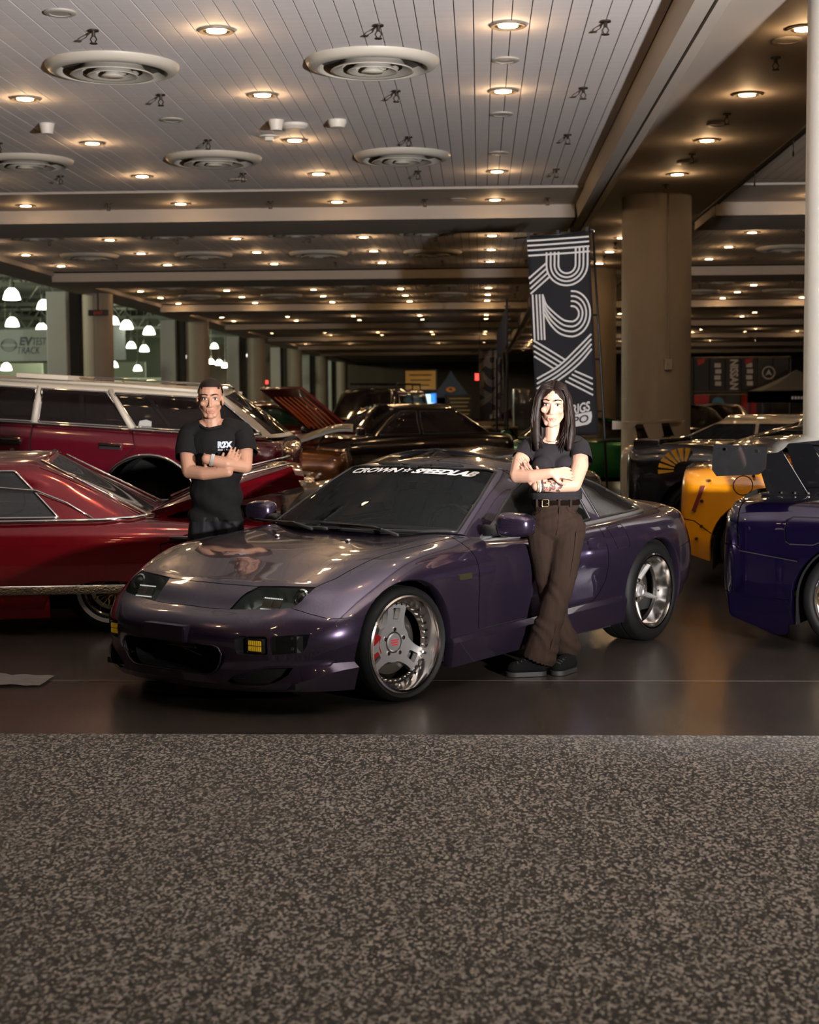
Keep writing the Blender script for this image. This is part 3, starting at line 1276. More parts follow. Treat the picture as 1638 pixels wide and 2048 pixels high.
def arch_cut(bm, cx, cz, a, b, inset=0.05, zmin=0.0):
    """cut a wheel opening; returns a sheet with the returned edge of the arch"""
    filt = lambda c: c.y > 0.4
    fs = cut(bm, ell(cx, cz, a, b, 48), 'side', filt)
    fs2 = [f for f in bm.faces if f not in set(fs) and f.calc_center_median().y > 0.4 and f.calc_center_median().z < cz and abs(f.calc_center_median().x - cx) < a * 0.985]
    # straight down below the centre
    fs3 = cut(bm, [(cx - a, zmin - 0.2), (cx + a, zmin - 0.2), (cx + a, cz), (cx - a, cz)], 'side', filt)
    allf = list({f for f in fs if f.is_valid} | set(fs3))
    bmesh.ops.delete(bm, geom=allf, context='FACES')
    bnd = []
    for e in bm.edges:
        if len(e.link_faces) == 1:
            ok = True
            for v in e.verts:
                if v.co.y < 0.4:
                    ok = False
                    break
                q = ((v.co.x - cx) / a) ** 2 + ((v.co.z - cz) / b) ** 2
                on_arc = abs(q - 1) < 0.02 and v.co.z >= cz - 0.002
                on_leg = v.co.z < cz + 0.002 and abs(abs(v.co.x - cx) - a) < 0.003
                if not (on_arc or on_leg):
                    ok = False
                    break
            if ok:
                bnd.append(e)
    lip = B()
    vm = {}
    for e in bnd:
        q = []
        for v in e.verts:
            if v not in vm:
                vm[v] = (lip.verts.new(v.co), lip.verts.new(v.co + Vector((0, -0.012, 0)) - Vector(((v.co.x - cx), 0, (v.co.z - cz) if v.co.z > cz else 0)).normalized() * 0.008), lip.verts.new(v.co + Vector((0, -inset, 0)) - Vector(((v.co.x - cx), 0, (v.co.z - cz) if v.co.z > cz else 0)).normalized() * 0.004))
            q.append(vm[v])
        lip.faces.new((q[0][0], q[1][0], q[1][1], q[0][1]))
        lip.faces.new((q[0][1], q[1][1], q[1][2], q[0][2]))
    bmesh.ops.recalc_face_normals(lip, faces=lip.faces[:])
    return lip


def panels(bm, names, m, parent, defname='body_panel', side_names=(), inner_off=None, min_faces=3, ang=40):
    """split a half sheet into its pieces and link them; names: {name: seed point}. Pieces touching y=0 are mirrored into one"""
    cs = comps(bm)
    res = {}
    used = {}
    cent = []
    for fs in cs:
        cent.append(fs)
    assign = {}
    for nm, seed in names.items():
        s = Vector(seed)
        best = min(range(len(cs)), key=lambda i: min((f.calc_center_median() - s).length for f in cs[i]))
        assign.setdefault(best, nm)
    for i, fs in enumerate(cs):
        if len(fs) < min_faces and i not in assign:
            continue
        nb = B()
        vm = {}
        for f in fs:
            vs = []
            for v in f.verts:
                if v not in vm:
                    vm[v] = nb.verts.new(v.co)
                vs.append(vm[v])
            try:
                nb.faces.new(vs).smooth = True
            except ValueError:
                pass
        nm = assign.get(i, defname)
        touch = any(abs(v.co.y) < 2e-3 for v in nb.verts)
        mm = m(nm) if callable(m) else m
        if touch:
            ob = mirrored(nb, True)
            bmesh.ops.recalc_face_normals(ob, faces=ob.faces[:])
            me = to_mesh(ob, nm)
            auto_smooth(me, ang)
            res[nm] = [link(nm, me, mm, parent)]
            nb.free()
        else:
            mb = mirrored(nb, False)
            res[nm] = []
            for q in (nb, mb):
                me = to_mesh(q, nm)
                auto_smooth(me, ang)
                res[nm].append(link(nm, me, mm, parent))
    return res


def inner_shell(bm, d, m, parent, name='inner_structure', push=None):
    nb = bm.copy()
    bmesh.ops.recalc_face_normals(nb, faces=nb.faces[:])
    # normals must look outwards: test one side point
    sgn = 0
    for f in nb.faces:
        c = f.calc_center_median()
        if c.y > 0.5:
            sgn += f.normal.y
    if sgn < 0:
        bmesh.ops.reverse_faces(nb, faces=nb.faces[:])
    offset(nb, -d)
    if push:
        for v in nb.verts:
            v.co += push(v.co)
    for v in nb.verts:
        if abs(v.co.y) < d * 1.2:
            v.co.y = 0
    ob = mirrored(nb, True)
    nb.free()
    return obj(name, ob, m, parent)
# ================================================================== the purple sports car
PURPLE = paint('purple_metallic', (0.044, 0.030, 0.058), metal=0.72, rough=0.24)
HERO_O = (-0.3695, 9.1513, 0.0)
HERO_A = R(-126.055)
hero = empty('sports_car', HERO_O, HERO_A, 'dark purple metallic two door sports car with white windshield lettering', 'car')
N = [
 [(1.965,0,.115),(1.995,0,.150),(1.985,0,.25),(2.005,0,.37),(1.945,0,.452),(1.86,0,.493),(1.78,0,.552),(1.70,0,.598),(1.698,0,.5990),(1.696,0,.600)],
 [(1.955,.26,.115),(1.985,.26,.150),(1.975,.26,.25),(1.990,.26,.37),(1.93,.26,.452),(1.835,.26,.493),(1.762,.285,.552),(1.675,.31,.597),(1.675,.15,.603),(1.675,0,.605)],
 [(1.895,.47,.115),(1.925,.475,.152),(1.915,.47,.25),(1.940,.46,.37),(1.88,.45,.455),(1.80,.45,.502),(1.73,.46,.557),(1.645,.47,.602),(1.645,.24,.612),(1.645,0,.615)],
 [(1.77,.66,.115),(1.80,.675,.165),(1.79,.66,.25),(1.805,.665,.37),(1.775,.64,.458),(1.735,.61,.517),(1.68,.62,.567),(1.59,.635,.607),(1.59,.32,.625),(1.59,0,.631)],
 [(1.645,.785,.115),(1.66,.815,.215),(1.65,.79,.252),(1.655,.81,.37),(1.63,.795,.46),(1.59,.755,.535),(1.545,.72,.592),(1.49,.66,.636),(1.49,.33,.655),(1.49,0,.660)],
 [(1.50,.865,.118),(1.505,.89,.232),(1.50,.862,.253),(1.50,.875,.37),(1.475,.868,.47),(1.445,.838,.56),(1.415,.775,.632),(1.38,.672,.672),(1.38,.34,.688),(1.38,0,.693)],
 [(1.19,.875,.12),(1.19,.892,.236),(1.19,.872,.262),(1.19,.888,.40),(1.19,.895,.54),(1.19,.882,.632),(1.19,.815,.697),(1.19,.685,.719),(1.19,.35,.727),(1.19,0,.731)],
 [(.83,.872,.122),(.83,.892,.25),(.83,.868,.280),(.83,.868,.42),(.83,.877,.53),(.83,.872,.635),(.83,.815,.722),(.83,.697,.755),(.83,.36,.765),(.83,0,.770)],
 [(.55,.870,.128),(.55,.890,.255),(.55,.864,.286),(.55,.866,.42),(.55,.874,.53),(.55,.866,.64),(.55,.83,.710),(.55,.73,.770),(.55,.37,.792),(.55,0,.798)],
 [(.0,.868,.14),(.0,.890,.272),(.0,.864,.300),(.0,.869,.43),(.0,.880,.54),(.0,.873,.64),(.0,.840,.712),(.0,.772,.745),(.0,.40,.760),(.0,0,.765)],
 [(-.65,.868,.155),(-.65,.890,.292),(-.65,.866,.318),(-.65,.872,.43),(-.65,.884,.55),(-.65,.877,.65),(-.65,.845,.738),(-.65,.765,.772),(-.65,.40,.790),(-.65,0,.80)],
 [(-.95,.868,.16),(-.95,.890,.298),(-.95,.872,.325),(-.95,.880,.43),(-.95,.890,.55),(-.95,.884,.66),(-.95,.845,.752),(-.95,.755,.787),(-.95,.40,.805),(-.95,0,.815)],
 [(-1.26,.872,.16),(-1.26,.890,.29),(-1.26,.886,.32),(-1.26,.896,.44),(-1.26,.902,.56),(-1.26,.890,.672),(-1.26,.835,.765),(-1.26,.735,.800),(-1.26,.40,.825),(-1.26,0,.835)],
 [(-1.60,.835,.19),(-1.60,.855,.25),(-1.60,.866,.33),(-1.60,.874,.45),(-1.60,.872,.565),(-1.60,.855,.68),(-1.60,.80,.775),(-1.60,.70,.808),(-1.60,.36,.845),(-1.60,0,.857)],
 [(-1.82,.68,.24),(-1.86,.73,.275),(-1.89,.76,.35),(-1.905,.775,.46),(-1.90,.77,.57),(-1.885,.745,.68),(-1.87,.71,.768),(-1.83,.65,.806),(-1.83,.33,.842),(-1.83,0,.852)],
 [(-1.93,.42,.24),(-1.97,.43,.275),(-2.01,.43,.35),(-2.03,.43,.46),(-2.02,.43,.57),(-2.00,.42,.68),(-1.98,.41,.768),(-1.94,.39,.815),(-1.94,.20,.832),(-1.94,0,.838)],
 [(-1.96,0,.24),(-2.00,0,.275),(-2.04,0,.35),(-2.06,0,.46),(-2.05,0,.57),(-2.03,0,.68),(-2.01,0,.768),(-1.98,0,.815),(-1.978,0,.817),(-1.976,0,.818)],
]
G = net_grid(N, 0.022, 0.022, vbreaks=(1, 2))
hb = grid_bm(G)
bmesh.ops.recalc_face_normals(hb, faces=hb.faces[:])
ARF = (1.19, 0.285, 0.372, 0.333)
ARR = (-1.265, 0.31, 0.352, 0.342)
lips = [arch_cut(hb, *ARF, 0.06), arch_cut(hb, *ARR, 0.06)]
front = lambda c: c.x > 1.45
# openings of the bumper
INTAKE = [(-.02, .335), (.20, .336), (.30, .334), (.335, .322), (.352, .295), (.345, .26), (.315, .215), (.28, .193), (.24, .186), (-.02, .184)]
bmesh.ops.delete(hb, geom=cut(hb, INTAKE, 'front', front), context='FACES')
FOGR = rrect(.425, .296, .565, .388, .018, 3)
fog_f = take(hb, cut(hb, FOGR, 'front', lambda c: c.x > 1.6))
SIG = [(.580, .300), (.660, .304), (.700, .318), (.715, .345), (.722, .398), (.640, .394), (.580, .386)]
sig_f = take(hb, cut(hb, SIG, 'front', lambda c: c.x > 1.5))
VENT = [(.40, .150), (.545, .150), (.60, .168), (.64, .20), (.655, .235), (.56, .232), (.47, .215), (.40, .19), (.372, .165)]
vent_f = take(hb, cut(hb, VENT, 'front', lambda c: c.x > 1.6))
LAMP = [(1.838, .268), (1.80, .276), (1.74, .292), (1.676, .325), (1.662, .40), (1.638, .50), (1.610, .60), (1.598, .632), (1.648, .634), (1.700, .626), (1.742, .603), (1.768, .56), (1.788, .50), (1.808, .42), (1.824, .34)]
lamp_f = take(hb, cut(hb, LAMP, 'top', lambda c: c.x > 1.4 and c.z > 0.45))
# deck under the cabin is open
bmesh.ops.delete(hb, geom=cut(hb, [(.50, -.01), (.42, .40), (.30, .66), (.25, .69), (-1.15, .69), (-1.15, -.01)], 'top', lambda c: c.z > 0.72), context='FACES')
inner_shell(hb, 0.012, INNER, hero, push=lambda p: Vector((-.02, 0, -.035)) if (p.x > 1.52 and p.z > .53) else Vector((0, 0, 0)))
# shut lines
g = 0.0048
nose = lambda c: c.x > 1.3 and c.z > 0.44
groove(hb, [(1.708, -.01), (1.706, .10), (1.684, .31), (1.668, .40)], g, 'top', nose)
groove(hb, [(1.600, .632), (1.49, .66), (1.38, .672), (1.19, .685), (.83, .697), (.66, .706), (.52, .728)], g, 'top', lambda c: c.z > .55)
groove(hb, [(1.86, -.01), (1.857, .12), (1.836, .27)], g * 0.8, 'top', nose)
groove(hb, [(.80, -.01), (.785, .20), (.735, .42), (.66, .60), (.585, .72)], g, 'top', lambda c: c.z > .68 and c.y < .73)
sidef = lambda c: c.y > 0.5
groove(hb, [(1.745, .512), (1.71, .488), (1.66, .464), (1.56, .466), (1.42, .474)], g * 0.8, 'side', lambda c: c.y > 0.55 and c.x > 1.3)
groove(hb, [(.60, .79), (.602, .745), (.585, .66), (.578, .58), (.578, .30), (.56, .292), (.0, .306), (-.52, .318), (-.58, .335), (-.63, .37), (-.69, .435), (-.706, .52), (-.703, .60), (-.685, .69), (-.655, .80)], g, 'side', lambda c: c.y > 0.68)
groove(hb, [(-1.45, .555), (-1.60, .566), (-1.95, .598), (-2.1, .60)], g * 0.8, 'side', lambda c: c.x < -1.4)
groove(hb, [(-.42, .735), (-.742, .742), (-.90, .752), (-.918, .744), (-.947, .632), (-.935, .618), (-.82, .612), (-.803, .622), (-.742, .742)][1:], g * 0.7, 'side', lambda c: c.y > .8)
groove(hb, [(-1.12, .742), (-1.3, .728), (-1.60, .702), (-1.80, .664), (-1.90, .60), (-1.955, .40), (-1.985, -.01)], g * 1.3, 'top', lambda c: c.z > .78)
SEEDS = {'front_bumper': (1.98, .1, .43), 'nose_panel': (1.78, .1, .55), 'hood': (1.3, .3, .70), 'front_fender': (1.0, .86, .66), 'door': (0, .87, .5), 'rear_quarter_panel': (-1.0, .87, .45),
         'fuel_flap': (-.85, .88, .68), 'rear_bumper': (-2.03, .2, .4), 'rear_hatch_deck': (-1.75, .3, .85), 'cowl': (.62, .2, .79)}
P = panels(hb, SEEDS, PURPLE, hero)
for lp in lips:
    for q in (lp, mirrored(lp, False)):
        obj('arch_return', q, PURPLE, hero, smooth=True)
for s in (1, -1):
    liner(hero, ARF[0], ARF[1], 0.365, s * 0.82, s * 0.45)
    liner(hero, ARR[0], ARR[1], 0.345, s * 0.83, s * 0.45)
# lamp units -------------------------------------------------------------
LENSG = glass('headlamp_lens', (0.03, 0.035, 0.035), 0.05)
SMOKE = glass('smoked_lens', (0.012, 0.012, 0.012), 0.45)
HOUS = mat('lamp_housing_grey', (0.26, 0.29, 0.28), rough=0.3, metal=0.3)


def both(nb):
    return ((nb, 1), (mirrored(nb, False), -1))


hous = lamp_f.copy()
bmesh.ops.recalc_face_normals(hous, faces=hous.faces[:])
hv = [v for v in hous.verts]
for v in hv:
    bd = v.is_boundary
    v.co += Vector((-0.035, 0, -0.075)) if not bd else Vector((-0.004, 0, -0.009))
LEDM = mat('lamp_led', (0.9, 0.9, 0.88), rough=0.2, emit=(1, .95, .9), estr=0.6)
for q, s in both(lamp_f):
    o = obj('headlamp', q, LENSG, hero, smooth=True)
    o['label'] = 'clear headlamp lens over a grey housing'
    hq = hous.copy() if s > 0 else mirrored(hous, False)
    obj('lamp_housing', hq, HOUS, o, smooth=True)
    # projector
    M = Matrix.Translation((1.665, s * 0.585, .555)) @ Matrix.Rotation(R(62), 4, 'Y')
    bm = B()
    lathe(bm, [(0.046, -0.03), (0.046, 0.0), (0.038, 0.004), (0.034, -0.004)], 28, 'Z', M)
    sobj('projector_ring', bm, CHROME, o)
    bm = B()
    lathe(bm, [(0.034, -0.006), (0.028, 0.006), (0.016, 0.013), (0.0004, 0.015)], 28, 'Z', M)
    sobj('projector_lens', bm, mat('projector_glass', (0.05, 0.06, 0.06), rough=0.05, coat=1), o)
    # rows of small leds around a block reflector
    M2 = Matrix.Translation((1.728, s * 0.455, .518)) @ Matrix.Rotation(R(58), 4, 'Y')
    bm = B()
    for (r0, c0) in ((-1, 0), (1, 0)):
        for k in range(10):
            box(bm, M2 @ Vector((r0 * 0.030, (k - 4.5) * 0.0125, 0.004)), (0.006, 0.006, 0.006))
    q2 = obj('led_row', bm, LEDM, o)
    for k in (-1, 1):
        bm = B()
        vs = box(bm, (0, 0, 0), (0.042, 0.056, 0.012), bev=0.004)
        for v in bm.verts:
            v.co = M2 @ (v.co + Vector((0, k * 0.031, 0)))
        obj('reflector_block', bm, mat('reflector_block', (0.55, 0.47, 0.45), rough=0.25, metal=0.6), o)
    # rim along the inner edge of the opening
fogm = mat('fog_yellow', (0.85, 0.55, 0.02), rough=0.25, coat=1, emit=(1.0, .62, .03), estr=0.05)
for q, s in both(fog_f):
    # recess
    for v in q.verts:
        pass
    bd = [e for e in q.edges if e.is_boundary]
    rec = q
    r = bmesh.ops.extrude_edge_only(rec, edges=bd)
    nv = [g_ for g_ in r['geom'] if isinstance(g_, bmesh.types.BMVert)]
    old = [v for v in rec.verts if v not in set(nv)]
    for v in old:
        v.co.x -= 0.06
    o = obj('fog_lamp_recess', rec, BLACKP, hero)
    bm = B()
    box(bm, (0, 0, 0), (0.05, 0.098, 0.072), bev=0.008)
    lx = 1.898
    f_ = sobj('fog_lamp', bm, BLACKP, hero, (lx - 0.022, s * .500, .340), (0, 0, s * R(8)))
    for zz in (-1, 1):
        bm = B()
        box(bm, (0.026, 0, zz * 0.0135), (0.004, 0.076, 0.024), bev=0.003)
        for k in range(7):
            box(bm, (0.029, -0.033 + k * 0.011, zz * 0.0135), (0.003, 0.003, 0.02))
        obj('yellow_lens', bm, fogm, f_)
    for k in range(4):
        bm = B()
        cyl(bm, (0.024, (-1, 1)[k % 2] * 0.042, (-1, 1)[k // 2] * 0.031), (0.028, (-1, 1)[k % 2] * 0.042, (-1, 1)[k // 2] * 0.031), 0.003, 6)
        obj('screw', bm, CHROME, f_)
for q, s in both(sig_f):
    o = obj('turn_signal', q, SMOKE, hero, smooth=True)
    bm = B()
    x0 = 1.775
    box(bm, (1.745, s * .640, .348), (0.03, 0.12, 0.080), rot=s * R(-38))
    obj('signal_housing', bm, BLACKP, o)
    for zz in (.322, .374):
        bm = B()
        for k in range(5):
            box(bm, (1.778 - .006 * k, s * (.630 + .008 * k), zz), (0.008, 0.004, 0.014), rot=s * R(-38))
        obj('reflector_flute', bm, CHROME, o)
for q, s in both(vent_f):
    q2 = q
    for v in q2.verts:
        v.co += Vector((-0.05, -0.02 * s, 0.0))
    o = obj('lower_vent', q2, INNER, hero)
    for k in range(5):
        bm = B()
        box(bm, (1.775 - 0.012 * k, s * (.53 + .012 * k), .165 + .014 * k), (0.006, 0.09, 0.004), rot=s * R(-28))
        obj('vent_slat', bm, BLACKP, o)
# intake cavity
bm = B()
pts = [p for p in INTAKE if p[0] > 0] + [(-p[0], p[1]) for p in INTAKE[::-1] if p[0] > 0]
lo = [bm.verts.new((1.985 - 0.08 * (abs(p[0]) / .35) ** 2, p[0] * 1.0, p[1])) for p in pts]
hi = [bm.verts.new((1.66, p[0] * 0.95, p[1])) for p in pts]
for i in range(len(pts)):
    j = (i + 1) % len(pts)
    bm.faces.new((lo[i], lo[j], hi[j], hi[i]))
bm.faces.new(hi)
obj('intake_duct', bm, INNER, hero)
# rolled edge of the intake
bm = B()
tube(bm, [(1.990 - 0.012 * (abs(p[0]) / .35) ** 2 - (0.0 if p[1] > .25 else 0.004), p[0], p[1]) for p in pts], 0.006, 8, closed=True)
obj('intake_rim', bm, PURPLE, hero, smooth=True)
bm = B()
box(bm, (1.80, 0, .245), (0.05, 0.60, 0.10), bev=0.01)
for k in range(9):
    box(bm, (1.828, 0, .205 + .010 * k), (0.006, 0.56, 0.003))
obj('intercooler', bm, mat('intercooler', (0.03, 0.03, 0.03), rough=0.4, metal=0.8), hero)
bm = B()
tube(bm, [(1.84, -.12, .30), (1.86, 0, .275), (1.86, .10, .25)], 0.012, 8)
obj('hose', bm, mat('hose_metal', (0.2, 0.17, 0.13), rough=0.3, metal=0.9), hero, smooth=True)
# plate filler on the nose and its bracket
bm = B()
prism(bm, [(-.150, .338), (-.145, .418), (.145, .418), (.150, .338)], 1.93, 2.034, 'X')
bmesh.ops.bevel(bm, geom=bm.edges[:], offset=0.006, segments=2, affect='EDGES')
sobj('plate_filler', bm, PURPLE, hero)
bm = B()
box(bm, (1.955, .06, .318), (0.02, 0.20, 0.03), bev=0.003)
obj('plate_bracket', bm, BLACKP, hero)
# lower splitter blade visible in the mouth
bm = B()
tube(bm, [(1.93 - .25 * y * y, y, .170) for y in [(-.42 + .084 * k) for k in range(11)]], 0.008, 6)
obj('splitter_edge', bm, PURPLE, hero, smooth=True)
# ------------------------------------------------------------ greenhouse
GN = [
 [(.76,0,.800),(.41,0,.968),(.03,0,1.115),(.025,0,1.116),(.02,0,1.117)],
 [(.70,.38,.796),(.35,.355,.960),(.0,.32,1.115),(.0,.16,1.124),(0,0,1.127)],
 [(.50,.70,.785),(.225,.635,.945),(-.06,.545,1.100),(-.06,.28,1.131),(-.06,0,1.143)],
 [(.40,.765,.738),(.14,.690,.905),(-.15,.605,1.074),(-.15,.32,1.139),(-.15,0,1.158)],
 [(-.25,.787,.748),(-.33,.710,.92),(-.40,.612,1.082),(-.40,.32,1.146),(-.40,0,1.165)],
 [(-.75,.777,.770),(-.75,.695,.92),(-.72,.590,1.064),(-.72,.31,1.122),(-.72,0,1.140)],
 [(-1.10,.765,.788),(-1.04,.672,.91),(-.97,.562,1.020),(-.97,.30,1.079),(-.97,0,1.097)],
 [(-1.42,.735,.802),(-1.36,.640,.862),(-1.29,.545,.925),(-1.29,.29,.992),(-1.29,0,1.008)],
 [(-1.66,.665,.812),(-1.62,.56,.842),(-1.57,.47,.866),(-1.57,.25,.905),(-1.57,0,.917)],
 [(-1.86,0,.848),(-1.82,0,.860),(-1.78,0,.868),(-1.775,0,.870),(-1.77,0,.872)],
]
GG = net_grid(GN, 0.025, 0.022, ubreaks=())
gh = grid_bm(GG)
bmesh.ops.recalc_face_normals(gh, faces=gh.faces[:])
ghv = gh.copy()
BV = BVHTree.FromBMesh(ghv)
wn = Vector((0.41, 0, 0.91)).normalized()
we = (Vector((0, 1, 0)), wn.cross(Vector((0, 1, 0))).normalized())


def wproj(p):
    p = Vector(p)
    return (p.dot(we[0]), p.dot(we[1]))


WS = [wproj(p) for p in [(.80, -.02, .80), (.72, .30, .80), (.62, .52, .79), (.505, .672, .788), (.36, .642, .868), (.225, .612, .945), (.08, .575, 1.025), (-.035, .542, 1.085), (-.03, .50, 1.098), (.015, .30, 1.108), (.025, -.02, 1.112)]]
ws_f = take(gh, cut(gh, WS, we, lambda c: c.x > -.15 and c.z > .70))
SIDE = [(.335, .772), (.14, .895), (-.02, .990), (-.12, 1.035), (-.20, 1.052), (-.40, 1.062), (-.62, 1.052), (-.655, .95), (-.69, .795), (-.30, .770), (.10, .765)]
sd_f = take(gh, cut(gh, SIDE, 'side', lambda c: c.y > .4))
QW = [(-.735, 1.036), (-.86, 1.02), (-.97, .992), (-1.10, .948), (-1.22, .888), (-1.30, .845), (-1.335, .822), (-1.20, .812), (-.795, .795), (-.77, .90)]
qw_f = take(gh, cut(gh, QW, 'side', lambda c: c.y > .4))
RW = [(-1.02, -.01), (-1.02, .44), (-1.06, .47), (-1.50, .40), (-1.56, .36), (-1.60, -.01)]
rw_f = take(gh, cut(gh, RW, 'top', lambda c: c.z > .82))
# roof panels of the open-top roof
groove(gh, [(-.10, .065), (-.62, .065)], .006, 'top', lambda c: c.z > 1.05)
groove(gh, [(-.10, .065), (-.10, .70)], .006, 'top', lambda c: c.z > 1.0)
groove(gh, [(-.62, .065), (-.63, .70)], .006, 'top', lambda c: c.z > 1.0)
inner_shell(gh, 0.012, INNER, hero, 'roof_liner')
P2 = panels(gh, {'roof_frame': (-.8, .1, 1.12), 'roof_panel': (-.4, .3, 1.14)}, PURPLE, hero, defname='roof_trim')
TINT = glass('windshield_glass', (0.018, 0.022, 0.024), 0.30)
TINTS = glass('side_glass', (0.006, 0.006, 0.006), 0.85)


def glass_part(name, fb, m, off=-0.004):
    nb = fb
    bmesh.ops.recalc_face_normals(nb, faces=nb.faces[:])
    if any(abs(v.co.y) < 2e-3 for v in nb.verts):
        ob = mirrored(nb, True)
        return [obj(name, ob, m, hero, smooth=True)]
    return [obj(name, q, m, hero, smooth=True) for q, s in both(nb)]


def rim_tube(name, poly3, r, m, parent=None, closed=True):
    bm = B()
    tube(bm, poly3, r, 6, closed=closed)
    return obj(name, bm, m, parent or hero, smooth=True)


def boundary_loop(nb):
    """ordered boundary of a sheet"""
    es = [e for e in nb.edges if e.is_boundary]
    nxt = {}
    for e in es:
        for a, b in ((e.verts[0], e.verts[1]), (e.verts[1], e.verts[0])):
            nxt.setdefault(a, []).append(b)
    st = es[0].verts[0]
    out = [st]
    prev = None
    cur = st
    for _ in range(len(es) + 2):
        c = [v for v in nxt[cur] if v is not prev]
        if not c:
            break
        prev, cur = cur, c[0]
        if cur is st:
            break
        out.append(cur)
    return [v.co.copy() for v in out]


TRIMB = mat('window_rubber', (0.010, 0.010, 0.010), rough=0.4)
for nb, nm, gm in ((sd_f, 'side_window', TINTS), (qw_f, 'quarter_window', TINTS)):
    lp = boundary_loop(nb)
    gs = glass_part(nm, nb, gm)
    for o, s in zip(gs, (1, -1)):
        rim_tube('window_seal', [(p.x, p.y * s, p.z) for p in lp], 0.009, TRIMB, o)
lp = [p for p in boundary_loop(ws_f) if p.y > 0.004]
wso = glass_part('windshield', ws_f, TINT)[0]
ring = None
_l = sorted(range(len(lp)), key=lambda i: 0)
full = [Vector((p.x, p.y, p.z)) for p in lp]
for s in (1, -1):
    rim_tube('windshield_seal', [(p.x, p.y * s, p.z) for p in full], 0.010, TRIMB, wso, closed=False)
glass_part('rear_window', rw_f, TINTS)
# belt moulding
BELT = mat('belt_moulding', (0.10, 0.095, 0.09), rough=0.45)
for s in (1, -1):
    rim_tube('belt_moulding', [(.41, s * .772, .742), (.1, s * .786, .750), (-.25, s * .792, .756), (-.75, s * .783, .778), (-1.12, s * .770, .796), (-1.33, s * .746, .806)], 0.013, BELT, closed=False)
    # triangular mirror sail
    bm = B()
    prism(bm, [(.425, .752), (.26, .765), (.235, .83), (.27, .845)], s * .742, s * .772, 'Y')
    obj('mirror_sail', bm, mat('sail_grey', (0.10, 0.105, 0.105), rough=0.4), hero)
    # door mirror
    mb = B()
    bmesh.ops.create_uvsphere(mb, u_segments=28, v_segments=16, radius=1.0)
    for v in mb.verts:
        x, y, z = v.co
        sx = math.copysign(abs(x) ** 0.75, x)
        sy = math.copysign(abs(y) ** 0.62, y)
        sz = math.copysign(abs(z) ** 0.62, z)
        v.co = Vector((sx * (0.085 if sx > 0 else 0.02), sy * 0.112, sz * 0.066 * (1 - 0.10 * sy * s)))
    mo = sobj('door_mirror', mb, PURPLE, hero, (.335, s * .945, .838), (0, 0, s * R(6)))
    bm = B()
    tube(bm, [(.035, s * -.18, -.035), (.035, s * -.12, -.035), (.03, s * -.06, -.02)], [0.034, 0.028, 0.03], 10)
    obj('mirror_stalk', bm, BLACKP, mo, smooth=True)
    bm = B()
    prism(bm, rrect(-.10, -.055, .10, .055, .03), -.024, -.018, 'X')
    obj('mirror_glass', bm, CHROME, mo)
    # door handle: painted surround, cupped lever
    bm = B()
    prism(bm, rrect(-.675, .627, -.49, .697, .022), s * .868, s * .892, 'Y')
    bmesh.ops.bevel(bm, geom=[e for e in bm.edges], offset=0.005, segments=2, affect='EDGES')
    ho = sobj('door_handle', bm, PURPLE, hero)
    bm = B()
    prism(bm, rrect(-.655, .634, -.56, .664, .012), s * .890, s * .8935, 'Y')
    obj('handle_cup', bm, BLACKP, ho)
    bm = B()
    prism(bm, rrect(-.645, .640, -.58, .668, .010), s * .890, s * .899, 'Y')
    obj('handle_lever', bm, PURPLE, ho)
    # side marker
    bm = B()
    prism(bm, rrect(.662, .574, .772, .606, .008), s * .872, s * .886, 'Y')
    obj('side_marker', bm, mat('marker_smoked', (0.03, 0.025, 0.012), rough=0.15, coat=1), hero)
    bm = B()
    prism(bm, rrect(-1.80, .385, -1.70, .42, .006), s * .78, s * .822, 'Y')
    obj('rear_marker', bm, mat('rear_marker', (0.6, 0.55, 0.5), rough=0.3), hero)
    # tail lamp band
    bm = B()
    tube(bm, [(-1.92, s * .66, .70), (-1.985, s * .45, .70), (-2.01, s * .2, .70)], 0.045, 8)
    obj('tail_lamp', bm, mat('tail_red', (0.25, 0.01, 0.01), rough=0.1, coat=1), hero, smooth=True)
# hood washers, wipers
for (x, y) in ((.93, .26), (.93, -.26)):
    bm = B()
    bmesh.ops.create_uvsphere(bm, u_segments=12, v_segments=8, radius=0.018)
    for v in bm.verts:
        v.co.z *= 0.6
    obj('washer_nozzle', bm, CHROME, hero, (x, y, .762), smooth=True)
for (pts) in ([(.80, .50, .792), (.74, .28, .822), (.73, .02, .826)], [(.82, -.10, .80), (.745, -.32, .822), (.66, -.56, .815)]):
    bm = B()
    tube(bm, pts, [0.010, 0.008, 0.006], 6)
    wo = obj('wiper', bm, BLACKP, hero, smooth=True)
    a, b = Vector(pts[0]), Vector(pts[2])
    bm = B()
    tube(bm, [a * .25 + b * .75 + Vector((0.02, .22 if b.y > -.2 else .2, .0)), Vector(pts[1]) + Vector((0, 0, -.003)), b + Vector((-.02, -.16, .002))], 0.006, 6)
    obj('wiper_blade', bm, BLACKP, wo)
# lettering across the top of the windshield
def on_ws(y, k):
    """point on the glass at lateral y, k metres below the top edge of the glass along the slope"""
    top = 1.112 - 0.045 * (abs(y) / .5) ** 2.2
    zz = top - k * 0.42
    xx = 0.03 - (abs(y) / .5) ** 2 * .06 + k * .91
    o = Vector((xx, max(abs(y), 1e-4), zz)) + wn * 0.3
    hit = BV.ray_cast(o, -wn)
    p = (hit[0] + wn * 0.0035) if hit[0] is not None else Vector((xx, abs(y), zz))
    return Vector((p.x, math.copysign(p.y, y), p.z))


